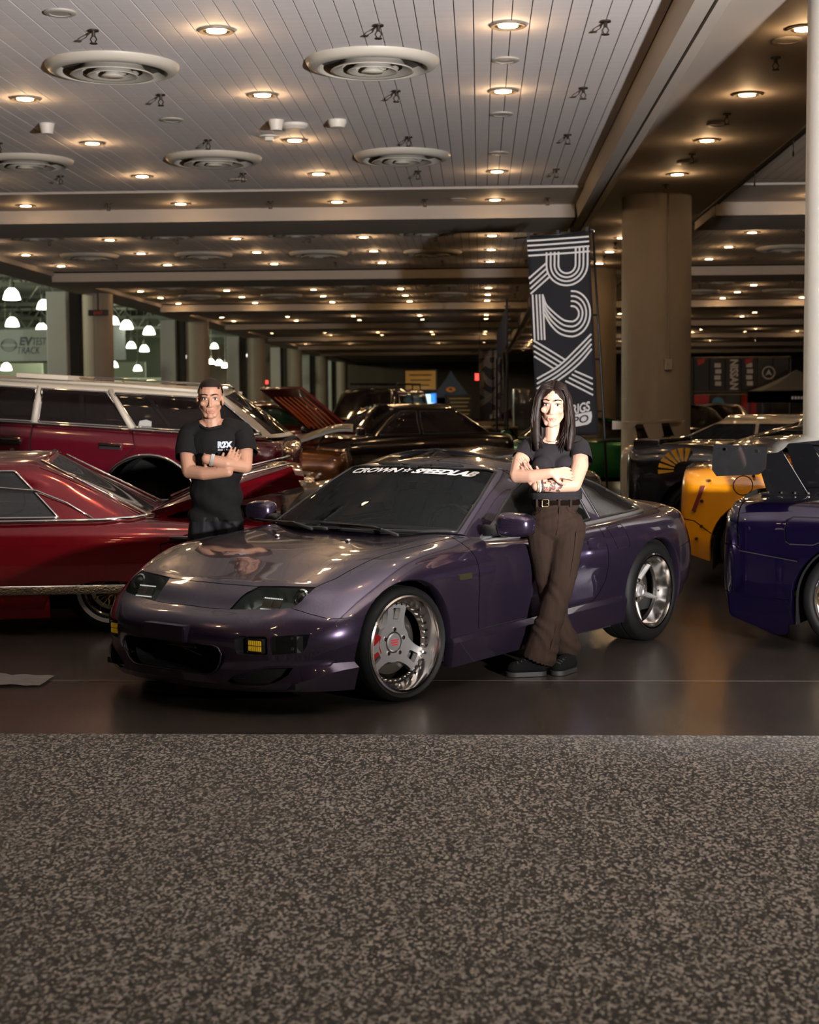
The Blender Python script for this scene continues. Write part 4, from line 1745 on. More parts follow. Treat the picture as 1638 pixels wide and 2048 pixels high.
def ws_text(s, y0, y1, k0, h, bold, shear):
    V, Fs = text_polys(s, 1.0, bold, shear, 0.94)
    w = max(v.x for v in V)
    top = max(v.y for v in V)
    bm = B()
    vs = [bm.verts.new((v.x / w, v.y / top, 0)) for v in V]
    for f in Fs:
        try:
            bm.faces.new([vs[i] for i in f])
        except ValueError:
            pass
    for i in range(1, 40):
        bmesh.ops.bisect_plane(bm, geom=bm.faces[:] + bm.edges[:] + bm.verts[:], dist=1e-6, plane_co=(i / 40, 0, 0), plane_no=(1, 0, 0))
    for v in bm.verts:
        v.co = on_ws(y0 + (y1 - y0) * v.co.x, k0 + h * (1 - v.co.y))
    return obj('windshield_lettering', bm, WHITE, wso)


ws_text('CROWN', -.455, -.055, .022, .062, .035, .22)
ws_text('SPEEDLAB', .035, .470, .022, .062, .045, .35)
bm = B()
st = [(math.cos(R(90 + 36 * k)) * (1 if k % 2 == 0 else .45), math.sin(R(90 + 36 * k)) * (1 if k % 2 == 0 else .45)) for k in range(10)]
o_ = [bm.verts.new(on_ws(-.012 + .036 * p[0], .052 - .034 * p[1])) for p in st]
i_ = [bm.verts.new(on_ws(-.012 + .016 * p[0], .052 - .015 * p[1])) for p in st]
for k in range(10):
    bm.faces.new((o_[k], o_[(k + 1) % 10], i_[(k + 1) % 10], i_[k]))
obj('windshield_emblem', bm, WHITE, wso)
# interior --------------------------------------------------------------
TRM = mat('cabin_trim', (0.035, 0.034, 0.033), rough=0.8, bump=0.1)
bm = B()
prism(bm, [(.70, .70), (.64, .775), (.40, .80), (.24, .79), (.20, .70), (.24, .55), (.6, .55)], -.66, .66, 'Y')
bmesh.ops.bevel(bm, geom=[e for e in bm.edges], offset=0.02, segments=2, affect='EDGES')
sobj('dashboard', bm, TRM, hero)
bm = B()
tube(bm, [(.10 + .06 * math.sin(a), .36 + .18 * math.cos(a), .74 + .17 * math.sin(a)) for a in [2 * PI * t / 24 for t in range(24)]], 0.014, 8, closed=True)
sw = obj('steering_wheel', bm, BLACKP, hero, smooth=True)
bm = B()
box(bm, (.12, .36, .73), (.03, .30, .05), bev=.01)
box(bm, (.12, .36, .67), (.03, .05, .13), bev=.01)
cyl(bm, (.12, .36, .73), (.32, .36, .68), .03, 10)
obj('steering_column', bm, BLACKP, sw)
for s in (1, -1):
    bm = B()
    box(bm, (-.25, s * .36, .36), (.50, .48, .16), bev=.04)
    so = sobj('seat', bm, TRM, hero)
    bm = B()
    box(bm, (0, 0, 0), (.13, .46, .56), bev=.04)
    sobj('seat_back', bm, TRM, so, (-.52, s * .36, .66), (0, R(-14), 0))
    bm = B()
    box(bm, (0, 0, 0), (.09, .24, .15), bev=.03)
    sobj('headrest', bm, TRM, so, (-.62, s * .36, .98), (0, R(-10), 0))
bm = B()
box(bm, (-.1, 0, .22), (2.9, 1.5, .08))
box(bm, (.0, 0, .17), (1.58, 1.70, .05))
box(bm, (1.66, 0, .145), (.30, 1.36, .03))
obj('floor_pan', bm, INNER, hero)
bm = B()
box(bm, (-.9, 0, .60), (.06, 1.3, .40), bev=.02)
obj('rear_bulkhead', bm, TRM, hero)
bm = B()
box(bm, (.02, 0, 1.055), (.03, .20, .055), bev=.012)
obj('rear_view_mirror', bm, BLACKP, hero)
# wheels -----------------------------------------------------------------
for s in (1, -1):
    make_wheel(hero, (1.19, s * .868, .291), (0 if s > 0 else PI) + R(-7), 'three', .291, .243, .235)
    make_wheel(hero, (-1.265, s * .872, .309), (0 if s > 0 else PI), 'star', .309, .236, .265)
# ================================================================== people
from mathutils import noise as mnoise


def capsule(bm, a, b, ra, rb, n=14):
    a, b = Vector(a), Vector(b)
    d = b - a
    L = max(d.length, 1e-5)
    t = d / L
    pts, rs = [], []
    for k in range(4):
        f = math.sin(R(22.5 * k))
        pts.append(a - t * ra * math.cos(R(22.5 * k)) * 1.0)
        rs.append(max(ra * f, 0.0008))
    pts.append(a)
    rs.append(ra)
    m = max(1, int(L / 0.05))
    for k in range(1, m):
        s = k / m
        pts.append(a + d * s)
        rs.append(ra + (rb - ra) * s)
    pts.append(b)
    rs.append(rb)
    for k in range(3, -1, -1):
        f = math.sin(R(22.5 * k))
        pts.append(b + t * rb * math.cos(R(22.5 * k)))
        rs.append(max(rb * f, 0.0008))
    tube(bm, pts, rs, n)


def chain(bm, pts, rs, n=14):
    for i in range(len(pts) - 1):
        capsule(bm, pts[i], pts[i + 1], rs[i], rs[i + 1], n)


def ellip(bm, c, r, M=None, n=18):
    q = bmesh.ops.create_uvsphere(bm, u_segments=n, v_segments=max(8, n * 2 // 3), radius=1.0)
    for v in q['verts']:
        p = Vector((v.co.x * r[0], v.co.y * r[1], v.co.z * r[2]))
        v.co = (M @ p if M else p) + Vector(c)


def blob(bm, voxel, smooth=6, fac=0.5):
    """union of overlapping closed shapes grown into one continuous surface"""
    me = to_mesh(bm, 'blob')
    o = bpy.data.objects.new('blob', me)
    COL.objects.link(o)
    r = o.modifiers.new('r', 'REMESH')
    r.mode = 'VOXEL'
    r.voxel_size = voxel
    if smooth:
        s = o.modifiers.new('s', 'SMOOTH')
        s.factor = fac
        s.iterations = smooth
    bpy.context.view_layer.update()
    dg = bpy.context.evaluated_depsgraph_get()
    ev = o.evaluated_get(dg)
    out = bpy.data.meshes.new_from_object(ev, depsgraph=dg)
    bpy.data.objects.remove(o, do_unlink=True)
    for p in out.polygons:
        p.use_smooth = True
    return out


def wrinkle(me, amp, scale, stretch=(1, 1, 1), fold=None):
    nr = [v.normal.copy() for v in me.vertices]
    for v, n in zip(me.vertices, nr):
        p = Vector((v.co.x * stretch[0], v.co.y * stretch[1], v.co.z * stretch[2])) * scale
        d = amp * (mnoise.noise(p) + 0.5 * mnoise.noise(p * 2.1))
        if fold:
            d += fold(v.co)
        v.co += n * d


def trim_mesh(me, planes):
    bm = B()
    bm.from_mesh(me)
    for co, no in planes:
        r = bmesh.ops.bisect_plane(bm, geom=bm.verts[:] + bm.edges[:] + bm.faces[:], plane_co=co, plane_no=no, clear_outer=True)
    bm.to_mesh(me)
    bm.free()
    return me


def skin_mat(name, col):
    m = mat(name, col, rough=0.5, var=0.10, scale=22, bump=0.06, bscale=160, spec=0.4)
    b = m.node_tree.nodes['Principled BSDF']
    b.inputs['Subsurface Weight'].default_value = 0.08
    b.inputs['Subsurface Radius'].default_value = (0.02, 0.008, 0.004)
    return m


def head_shapes(bm, c, M, fem=False):
    """skull, jaw, brow, nose, lips, ears; c = centre of the head at eye height, M = turn of the head; -y is forward"""
    def P(x, y, z):
        return Vector(c) + M @ Vector((x, y, z))
    k = 0.96 if fem else 1.0
    ellip(bm, P(0, .015, .035), (.074 * k, .092 * k, .090 * k), M)
    ellip(bm, P(0, -.022, -.02), (.062 * k, .070, .075), M)
    ellip(bm, P(0, -.030, -.070), (.048 * k, .055, .050), M)
    ellip(bm, P(0, -.066, -.106), (.022 * k, .022, .017), M)
    for s in (-1, 1):
        capsule(bm, P(s * .050, -.005, -.05), P(s * .026, -.058, -.100), .018, .015)
        ellip(bm, P(s * .040, -.066, -.028), (.022, .017, .018), M)
        capsule(bm, P(s * .014, -.086, .018), P(s * .046, -.070, .020), .0085, .008)
        ellip(bm, P(s * .077 * k, .006, -.012), (.009, .020, .030), M)
        ellip(bm, P(s * .009, -.099, -.047), (.008, .008, .0065), M)
    capsule(bm, P(0, -.086, .008), P(0, -.104, -.038), .0075, .0095)
    ellip(bm, P(0, -.104, -.044), (.0095, .010, .0085), M)
    capsule(bm, P(-.018, -.082, -.072), P(.018, -.082, -.072), .0065, .0065)
    capsule(bm, P(-.015, -.082, -.082), P(.015, -.082, -.082), .0075, .0075)


def face_details(parent, c, M, eye_col, brow_m, lip_m, fem=False):
    def P(x, y, z):
        return Vector(c) + M @ Vector((x, y, z))
    EW = mat('eye_white', (0.70, 0.66, 0.62), rough=0.2)
    for s in (-1, 1):
        bm = B()
        ellip(bm, P(s * .031, -.0805, .000), (.0135, .0085, .0065), M, 14)
        e = obj('eye', bm, EW, parent, smooth=True)
        bm = B()
        ellip(bm, P(s * .031, -.0875, .000), (.0060, .0025, .0060), M, 12)
        obj('iris', bm, eye_col, e, smooth=True)
        bm = B()
        tube(bm, [P(s * .016, -.0865, .0045), P(s * .031, -.0905, .0085), P(s * .046, -.082, .0035)], [.0015, .0024, .0016], 6)
        obj('eyelid', bm, brow_m, e, smooth=True)
        bm = B()
        tube(bm, [P(s * .014, -.0955, .0225), P(s * .032, -.092, .029), P(s * .051, -.076, .0235)], [.0032, .0036, .0018], 6)
        obj('eyebrow', bm, brow_m, parent, smooth=True)
    bm = B()
    chain(bm, [P(-.023, -.082, -.0765), P(-.008, -.0895, -.0735), P(0, -.0905, -.0745), P(.008, -.0895, -.0735), P(.023, -.082, -.0765)], [.0022, .0042, .0038, .0042, .0022], 8)
    chain(bm, [P(-.020, -.083, -.0785), P(0, -.0905, -.0825), P(.020, -.083, -.0785)], [.0022, .0052, .0022], 8)
    obj('lips', bm, lip_m, parent, smooth=True)


def hand_shapes(bm, wrist, tip, nrm, thumb_side, size=1.0, curl=0.5):
    """palm and five fingers from the wrist towards tip; nrm = back of the hand, fingers curl away from it"""
    w, t, n = Vector(wrist), Vector(tip), Vector(nrm).normalized()
    u = (t - w).normalized()
    n = (n - u * n.dot(u)).normalized()
    s = u.cross(n).normalized() * thumb_side
    k = size
    pe = w + u * .085 * k
    for j in range(4):
        o = (1.5 - j) * .0185 * k
        capsule(bm, w + s * o * .55 + u * .012, pe + s * o, .0155 * k, .0125 * k, 10)
    lens = (.068, .076, .070, .054)
    for j in range(4):
        o = (1.5 - j) * .0228 * k
        p = pe + s * o
        L = lens[j] * k
        a = 0.15 + 0.35 * curl
        d1 = (u * math.cos(a) - n * math.sin(a))
        p1 = p + d1 * L * .45
        a2 = a + 0.6 * curl
        d2 = (u * math.cos(a2) - n * math.sin(a2))
        p2 = p1 + d2 * L * .30
        a3 = a2 + 0.5 * curl
        d3 = (u * math.cos(a3) - n * math.sin(a3))
        p3 = p2 + d3 * L * .25
        chain(bm, [p, p1, p2, p3], [.0090 * k, .0084 * k, .0078 * k, .0066 * k], 10)
    b0 = w + s * .022 * k + u * .02 * k
    b1 = b0 + (u * .6 + s * .75 - n * .2).normalized() * .042 * k
    b2 = b1 + (u * .9 + s * .35 - n * .3).normalized() * .030 * k
    b3 = b2 + (u * .95 + s * .1 - n * .35).normalized() * .022 * k
    chain(bm, [b0, b1, b2, b3], [.0155 * k, .0120 * k, .0105 * k, .0080 * k], 10)


DARKHAIR = mat('hair_dark', (0.012, 0.0065, 0.0045), rough=0.5, var=0.4, scale=60, stretch=(1, 1, 0.1), spec=0.2)
IRIS = mat('iris_brown', (0.03, 0.015, 0.008), rough=0.1)
LIPS = mat('lips', (0.36, 0.14, 0.11), rough=0.4)

# ------------------------------------------------------------------ the man behind the hood
SKM = skin_mat('skin_man', (0.40, 0.21, 0.135))
BLACKC = mat('black_cotton', (0.006, 0.0055, 0.0055), rough=0.85, var=0.25, scale=40, bump=0.15, bscale=300, spec=0.2)
man = empty('person', (-1.645, 9.50, 0), 0.0, 'person in a black t-shirt and dark trousers standing behind the hood with folded arms', 'person')
HM = Matrix.Rotation(R(10), 3, 'Z')
hc = (-.012, -.01, 1.525)
bm = B()
head_shapes(bm, hc, HM)
capsule(bm, (-.005, .02, 1.33), (-.01, .012, 1.46), .060, .054)
# torso under the shirt, pelvis, legs
ellip(bm, (.015, .02, 1.22), (.155, .095, .16))
ellip(bm, (.01, .02, .98), (.135, .09, .20))
for s in (-1, 1):
    chain(bm, [(s * .075, .02, .80), (s * .10, .02, .46), (s * .11, .04, .09)], [.070, .056, .042])
    capsule(bm, (s * .11, .03, .045), (s * .13, -.13, .035), .042, .036)
Ls, Le, Lw = (-.150, .02, 1.318), (-.128, -.125, 1.085), (.125, -.205, 1.085)
Rs, Re, Rw = (.180, .02, 1.325), (.215, -.120, 1.115), (-.005, -.215, 1.165)
chain(bm, [(-.05, .02, 1.35), Ls, (-.150, -.06, 1.19), Le], [.055, .056, .050, .044])
chain(bm, [Le, (-.03, -.175, 1.075), Lw], [.043, .042, .031])
chain(bm, [(.05, .02, 1.35), Rs, (.205, -.05, 1.21), Re], [.055, .056, .050, .044])
chain(bm, [Re, (.115, -.195, 1.135), Rw], [.043, .041, .030])
# right hand: palm behind the left forearm, fingers on the upper arm; left hand tucked under the right arm
hand_shapes(bm, (.122, -.205, 1.095), (.178, -.168, 1.23), (0.25, -1, .2), -1, .95, 0.22)
hand_shapes(bm, Rw, (-.085, .0, 1.15), (-.9, -1, .2), -1, .90, 0.1)
body = link('body', blob(bm, .0045, 3), SKM, man)
face_details(man, hc, HM, IRIS, DARKHAIR, LIPS)


def hair_cap(c, M, r, cut_fn, m, parent, n=36, name='hair'):
    bm = B()
    q = bmesh.ops.create_uvsphere(bm, u_segments=n, v_segments=n * 2 // 3, radius=1.0)
    dead = []
    for v in q['verts']:
        p = Vector((v.co.x * r[0], v.co.y * r[1], v.co.z * r[2]))
        if not cut_fn(p):
            dead.append(v)
        d = 1 + 0.02 * mnoise.noise(p * 40)
        v.co = M @ (p * d) + Vector(c)
    bmesh.ops.delete(bm, geom=dead, context='VERTS')
    return obj(name, bm, m, parent, smooth=True)


hair_cap((hc[0], hc[1] + .013, hc[2] + .036), HM, (.079, .097, .095), lambda p: p.z > -.01 - .0 + max(0, -p.y - .02) * 0.62 + (0.02 if abs(p.x) > .06 and p.y < -.02 else -.035 * (p.y > .02)), DARKHAIR, man)
# t-shirt
bm = B()
ellip(bm, (.015, .018, 1.245), (.178, .118, .135))
ellip(bm, (.012, .018, 1.10), (.172, .122, .20))
ellip(bm, (.010, .020, .93), (.166, .124, .19))
capsule(bm, (-.068, .02, .80), (.088, .02, .80), .098, .098)
capsule(bm, (-.08, .02, 1.345), (.10, .02, 1.348), .055, .055)
chain(bm, [(-.06, .02, 1.345), (-.145, .02, 1.318)], [.064, .066])
chain(bm, [(.09, .02, 1.348), (.178, .02, 1.326)], [.064, .066])
me = blob(bm, .008, 6)


def mfold(co):
    d = 0.0
    if co.z < 1.1:
        d += 0.006 * math.sin((co.x * 26 + co.z * 38)) * smoothstep(1.1, .95, co.z)
    return d


wrinkle(me, .006, 9, (1, 1, .6), mfold)
trim_mesh(me, [((0, 0, .775), (0, 0, -1))])
# neck opening
tm = B()
tm.from_mesh(me)
dead = [v for v in tm.verts if (v.co - Vector((-.006, -.012, 1.425))).length < .078]
bmesh.ops.delete(tm, geom=dead, context='VERTS')
for f in tm.faces:
    f.smooth = True
tm.to_mesh(me)
tm.free()
shirt = link('t_shirt', me, BLACKC, man)


def sleeve(pts, rs, m, parent):
    bm = B()
    k = 6
    P_, Q_ = [], []
    for i in range(len(pts) - 1):
        for t in range(k):
            P_.append(Vector(pts[i]).lerp(Vector(pts[i + 1]), t / k))
            Q_.append(rs[i] + (rs[i + 1] - rs[i]) * t / k)
    P_.append(Vector(pts[-1]))
    Q_.append(rs[-1])
    tube(bm, P_, Q_, 28, caps=False)
    bm.normal_update()
    for v in bm.verts:
        v.co += v.normal * (.004 * mnoise.noise(v.co * 14) + .002 * mnoise.noise(v.co * 40))
    return obj('sleeve', bm, m, parent, smooth=True)


sleeve([(-.115, .02, 1.335), (-.150, .012, 1.300), (-.158, -.030, 1.222), (-.155, -.062, 1.168)], [.058, .069, .069, .070], BLACKC, shirt)
sleeve([(.145, .02, 1.342), (.182, .012, 1.308), (.203, -.022, 1.240), (.213, -.050, 1.190)], [.058, .069, .069, .070], BLACKC, shirt)
bm = B()
tube(bm, [(-.006 + .074 * math.sin(a), -.004 + .066 * -math.cos(a), 1.366 - .012 * math.cos(a) + .022 * (1 - abs(math.sin(a)))*(1 if math.cos(a) < 0 else -.6)) for a in [2 * PI * t / 28 for t in range(28)]], .008, 8, closed=True)
obj('collar', bm, BLACKC, shirt, smooth=True)
# chest print
SBV = None
tm = B()
tm.from_mesh(me)
SBV = BVHTree.FromBMesh(tm)
tm.free()


def on_front(bv, x, z, y0=-.6, d=(0, 1, 0), off=.002):
    h = bv.ray_cast(Vector((x, y0, z)), Vector(d))
    return h[0] + Vector((0, -off, 0)) if h[0] is not None else Vector((x, -.12, z))


def print_on(bv, s, x0, z0, w, h, m, parent, name, bold=.04, shear=0.0, cuts=12):
    V, Fs = text_polys(s, 1.0, bold, shear)
    W_ = max(v.x for v in V)
    T = max(v.y for v in V)
    b0 = min(v.y for v in V)
    bm = B()
    vs = [bm.verts.new((v.x / W_, (v.y - b0) / (T - b0), 0)) for v in V]
    for f in Fs:
        try:
            bm.faces.new([vs[i] for i in f])
        except ValueError:
            pass
    for i in range(1, cuts):
        bmesh.ops.bisect_plane(bm, geom=bm.faces[:] + bm.edges[:] + bm.verts[:], dist=1e-6, plane_co=(i / cuts, 0, 0), plane_no=(1, 0, 0))
    for v in bm.verts:
        v.co = on_front(bv, x0 + w * v.co.x, z0 + h * v.co.y)
    return obj(name, bm, m, parent)


PRT = mat('print_grey', (0.42, 0.45, 0.52), rough=0.7)
print_on(SBV, 'R2X', .045, 1.225, .088, .042, PRT, shirt, 'chest_print', .07)
bm = B()
for k in range(14):
    if k in (5, 7):
        continue
    q = [on_front(SBV, .046 + .0061 * k + dx, 1.210 + dz) for dx, dz in ((0, 0), (.0048, 0), (.0048, .008), (0, .008))]
    bm.faces.new([bm.verts.new(v) for v in q])
obj('chest_print', bm, PRT, shirt)
# trousers
bm = B()
capsule(bm, (-.066, .02, .80), (.086, .02, .80), .092, .092)
for s in (-1, 1):
    chain(bm, [(s * .075 + .01, .02, .80), (s * .100, .02, .45), (s * .112, .04, .10)], [.096, .088, .080])
me = blob(bm, .009, 5)
wrinkle(me, .006, 8, (2.2, 1, .5), lambda co: .004 * math.sin(co.x * 90) * smoothstep(.55, .8, co.z))
trim_mesh(me, [((0, 0, .09), (0, 0, -1)), ((0, 0, .80), (0, 0, 1))])
link('trousers', me, mat('black_track_pants', (0.007, 0.007, 0.009), rough=0.7, spec=0.3), man)
for s in (-1, 1):
    bm = B()
    capsule(bm, (s * .112, .06, .05), (s * .135, -.13, .042), .050, .045)
    sh = link('shoe', trim_mesh(blob(bm, .008, 3), [((0, 0, .004), (0, 0, -1))]), BLACKC, man)
# paper wristband
bm = B()
a, b = Vector(Re), Vector(Rw)
d = (Vector((.115, -.195, 1.135)) - b).normalized()
c = b + d * .035
M = d.to_track_quat('Z', 'Y').to_matrix().to_4x4()
M.translation = c
lathe(bm, [(.0375, -.010), (.0385, .010)], 28, 'Z', M)
bmesh.ops.solidify(bm, geom=bm.faces[:], thickness=.001)
wb = obj('wristband', bm, mat('paper_band', (0.78, 0.77, 0.75), rough=0.6), man, smooth=True)

# ------------------------------------------------------------------ the woman leaning on the door
SKW = skin_mat('skin_woman', (0.50, 0.29, 0.205))
CHAR = mat('charcoal_cotton', (0.014, 0.012, 0.014), rough=0.85, var=0.2, scale=40, bump=0.12, bscale=300, spec=0.2)
CORD = mat('brown_corduroy', (0.026, 0.0155, 0.011), rough=0.95, var=0.35, scale=14, bump=0.35, bscale=120, stretch=(3, 3, 0.15), spec=0.15)
wom = empty('person', (.410, 8.50, 0), 0.0, 'person with long dark hair, charcoal tee and brown flared corduroys leaning on the purple car', 'person')
HW = Matrix.Rotation(R(-6), 3, 'Z') @ Matrix.Rotation(R(3), 3, 'Y')
hw = (-.012, -.005, 1.478)
bm = B()
head_shapes(bm, hw, HW, True)
capsule(bm, (-.012, .035, 1.27), (-.012, .028, 1.40), .046, .044)
ellip(bm, (-.012, .04, 1.17), (.120, .082, .13))
ellip(bm, (-.003, .05, .98), (.108, .078, .16))
ellip(bm, (.005, .05, .84), (.118, .085, .10))
wLs, wLe, wLw = (-.150, .035, 1.245), (-.212, -.125, 1.098), (-.035, -.235, 1.118)
wRs, wRe, wRw = (.132, .035, 1.255), (.092, -.160, 1.052), (-.108, -.215, 1.045)
chain(bm, [(-.06, .04, 1.265), wLs, (-.190, -.035, 1.175), wLe], [.042, .046, .044, .040])
chain(bm, [wLe, (-.13, -.19, 1.098), wLw], [.039, .037, .026])
chain(bm, [(.05, .04, 1.268), wRs, (.130, -.065, 1.15), wRe], [.042, .048, .048, .041])
chain(bm, [wRe, (-.01, -.20, 1.048), wRw], [.040, .037, .026])
hand_shapes(bm, wLw, (.09, -.225, 1.118), (.1, -1, .5), 1, .86, .5)
hand_shapes(bm, (-.118, -.20, 1.055), (-.205, -.150, 1.19), (-.25, -1, .1), 1, .86, .2)
for leg in ([(.085, .05, .82), (.022, -.045, .46), (-.105, -.06, .10)], [(-.075, .05, .82), (-.035, .03, .45), (.070, .08, .10)]):
    chain(bm, leg, [.066, .050, .036])
link('body', blob(bm, .0045, 3), SKW, wom)
face_details(wom, hw, HW, IRIS, DARKHAIR, LIPS, True)
# tee
bm = B()
ellip(bm, (-.010, .035, 1.195), (.138, .098, .095))
ellip(bm, (-.004, .040, 1.07), (.132, .098, .14))
for s in (-1, 1):
    ellip(bm, (-.008 + s * .058, -.038, 1.150), (.062, .055, .058))
capsule(bm, (-.062, .045, .985), (.072, .045, .975), .084, .084)
chain(bm, [(-.05, .038, 1.270), (-.135, .036, 1.248)], [.050, .055])
chain(bm, [(.04, .038, 1.272), (.120, .036, 1.255)], [.050, .056])
me = blob(bm, .007, 6)
wrinkle(me, .004, 10, (1, 1, .8), lambda co: .004 * math.sin(co.z * 60 + co.x * 20) * smoothstep(1.08, .98, co.z))
trim_mesh(me, [((0, 0, .962), (0.0, 0, -1))])
tm = B()
tm.from_mesh(me)
dead = [v for v in tm.verts if (v.co - Vector((-.012, .005, 1.335))).length < .074]
bmesh.ops.delete(tm, geom=dead, context='VERTS')
for f in tm.faces:
    f.smooth = True
tm.to_mesh(me)
tm.free()
tee = link('t_shirt', me, CHAR, wom)
sleeve([(-.105, .036, 1.262), (-.142, .030, 1.240), (-.168, .002, 1.205), (-.180, -.018, 1.183)], [.046, .057, .056, .057], CHAR, tee)
sleeve([(.095, .036, 1.268), (.130, .028, 1.242), (.136, -.012, 1.205), (.137, -.040, 1.172)], [.046, .061, .063, .066], CHAR, tee)
# flared corduroy trousers
bm = B()
ellip(bm, (.004, .05, .925), (.132, .094, .07))
ellip(bm, (.006, .05, .83), (.150, .112, .11))
L1 = [(.082, .045, .80), (.055, .0, .62), (.022, -.05, .46), (-.045, -.065, .27), (-.090, -.065, .10)]
L2 = [(-.072, .055, .80), (-.050, .05, .62), (-.030, .035, .45), (.025, .065, .27), (.070, .085, .13)]
chain(bm, L1, [.092, .082, .070, .076, .098])
chain(bm, L2, [.088, .078, .066, .066, .078])
me = blob(bm, .008, 5)


def wfold(co):
    return .0032 * math.sin(co.z * 62 + co.x * 55 + 6 * mnoise.noise(co * 7)) * smoothstep(.62, .45, co.z) + .003 * math.sin(co.z * 110 - co.x * 40) * smoothstep(.70, .80, co.z)


wrinkle(me, .006, 9, (1, 1, 1), wfold)
# hems: front leg slopes down to the right
bmh = B()
bmh.from_mesh(me)
dead = [f for f in bmh.faces if (f.calc_center_median().x < .0 and f.calc_center_median().y < .0 and f.calc_center_median().z < .088 - .38 * (f.calc_center_median().x + .11)) or (f.calc_center_median().z < .088 and (f.calc_center_median().x >= .0 or f.calc_center_median().y >= 0)) or f.calc_center_median().z > .962]
bmesh.ops.delete(bmh, geom=dead, context='FACES')
for f in bmh.faces:
    f.smooth = True
bmh.to_mesh(me)
bmh.free()
tr = link('trousers', me, CORD, wom)
tm = B()
tm.from_mesh(me)
TBV = BVHTree.FromBMesh(tm)
tm.free()
# belt, buckle, loops, pockets, outseam
bm = B()
prf = []
for k in range(40):
    a = 2 * PI * k / 40
    prf.append((.004 + .1345 * math.cos(a), .05 + .0975 * math.sin(a), .942))
a_ = []
for p in prf:
    a_.append((bm.verts.new((p[0], p[1], .930)), bm.verts.new((p[0] * 1.0, p[1], .958))))
for k in range(40):
    j = (k + 1) % 40
    bm.faces.new((a_[k][0], a_[j][0], a_[j][1], a_[k][1]))
bmesh.ops.solidify(bm, geom=bm.faces[:], thickness=-.004)
belt = obj('belt', bm, mat('belt_leather', (0.02, 0.012, 0.009), rough=0.4), wom, smooth=True)
bm = B()
tube(bm, [(-.055 + p[0], -.0385 - .004, .944 + p[1]) for p in rrect(-.018, -.019, .018, .019, .006)], .0032, 8, closed=True)
cyl(bm, (-.055, -.045, .944), (-.037, -.043, .944), .002, 6)
obj('buckle', bm, mat('brass_buckle', (0.62, 0.47, 0.25), rough=0.2, metal=1), belt, smooth=True)
for (x, y) in ((.02, -.046), (.085, -.030), (-.10, -.020)):
    bm = B()
    box(bm, (x, y - .003, .944), (.012, .006, .042), bev=.002)
    obj('belt_loop', bm, CORD, tr)


def seam(pts, r, name):
    bm = B()
    tube(bm, [on_front(TBV, x, z, off=.001) for x, z in pts], r, 6)
    return obj(name, bm, CORD, tr, smooth=True)


seam([(.020, .925), (.018, .88), (.012, .82), (.004, .77)], .0028, 'fly_seam')
seam([(.06, .925), (.072, .90), (.10, .885), (.128, .880)], .0028, 'pocket_seam')
seam([(-.06, .92), (-.085, .89), (-.115, .875)], .0028, 'pocket_seam')
seam([(.118, .90), (.115, .80), (.10, .68), (.078, .55), (.05, .42), (.0, .28), (-.035, .16)], .0026, 'outer_seam')
# shoes
SOLE = mat('shoe_sole', (0.020, 0.018, 0.016), rough=0.6)
SUEDE = mat('shoe_suede', (0.005, 0.005, 0.005), rough=0.95, spec=0.1)


def shoe(parent, heel, toe, name='shoe', lift=0.0):
    heel, toe = Vector(heel), Vector(toe)
    u = (toe - heel).normalized()
    L = (toe - heel).length
    bm = B()
    capsule(bm, heel + u * .03 + Vector((0, 0, .052)), toe - u * .05 + Vector((0, 0, .044)), .040, .040)
    capsule(bm, heel + u * .035 + Vector((0, 0, .085)), heel + u * .12 + Vector((0, 0, .070)), .034, .034)
    ellip(bm, toe - u * .045 + Vector((0, 0, .042)), (.044, .044, .032))
    up = link(name, trim_mesh(blob(bm, .006, 4), [((0, 0, .020 + heel.z), (0, 0, -1))]), SUEDE, parent)
    s = Vector((-u.y, u.x, 0))
    pts = []
    n = 16
    for k in range(n):
        a = PI * k / (n - 1) - PI / 2
        pts.append(toe - u * .050 + u * .054 * math.cos(a) + s * .048 * math.sin(a))
    for k in range(n):
        a = PI * k / (n - 1) + PI / 2
        pts.append(heel + u * .042 + u * .046 * math.cos(a) + s * .040 * math.sin(a))
    bm = B()
    lo = [bm.verts.new((p.x, p.y, heel.z + .003)) for p in pts]
    hi = [bm.verts.new((p.x, p.y, heel.z + .027)) for p in pts]
    for i in range(len(pts)):
        j = (i + 1) % len(pts)
        bm.faces.new((lo[i], lo[j], hi[j], hi[i]))
    bm.faces.new(lo[::-1])
    bm.faces.new(hi)
    sobj('sole', bm, SOLE, up)
    for k in range(4):
        c = heel + u * (.12 + .020 * k) + Vector((0, 0, .098 - .008 * k))
        bm = B()
        tube(bm, [c - s * .026 - Vector((0, 0, .008)), c, c + s * .026 - Vector((0, 0, .008))], .0042, 6)
        obj('lace', bm, mat('shoe_lace', (0.012, 0.012, 0.012), rough=0.8), up, smooth=True)
    return up


shoe(wom, (-.055, -.065, .0), (-.270, -.105, .0))
shoe(wom, (.105, .085, .0), (-.010, -.085, .0))
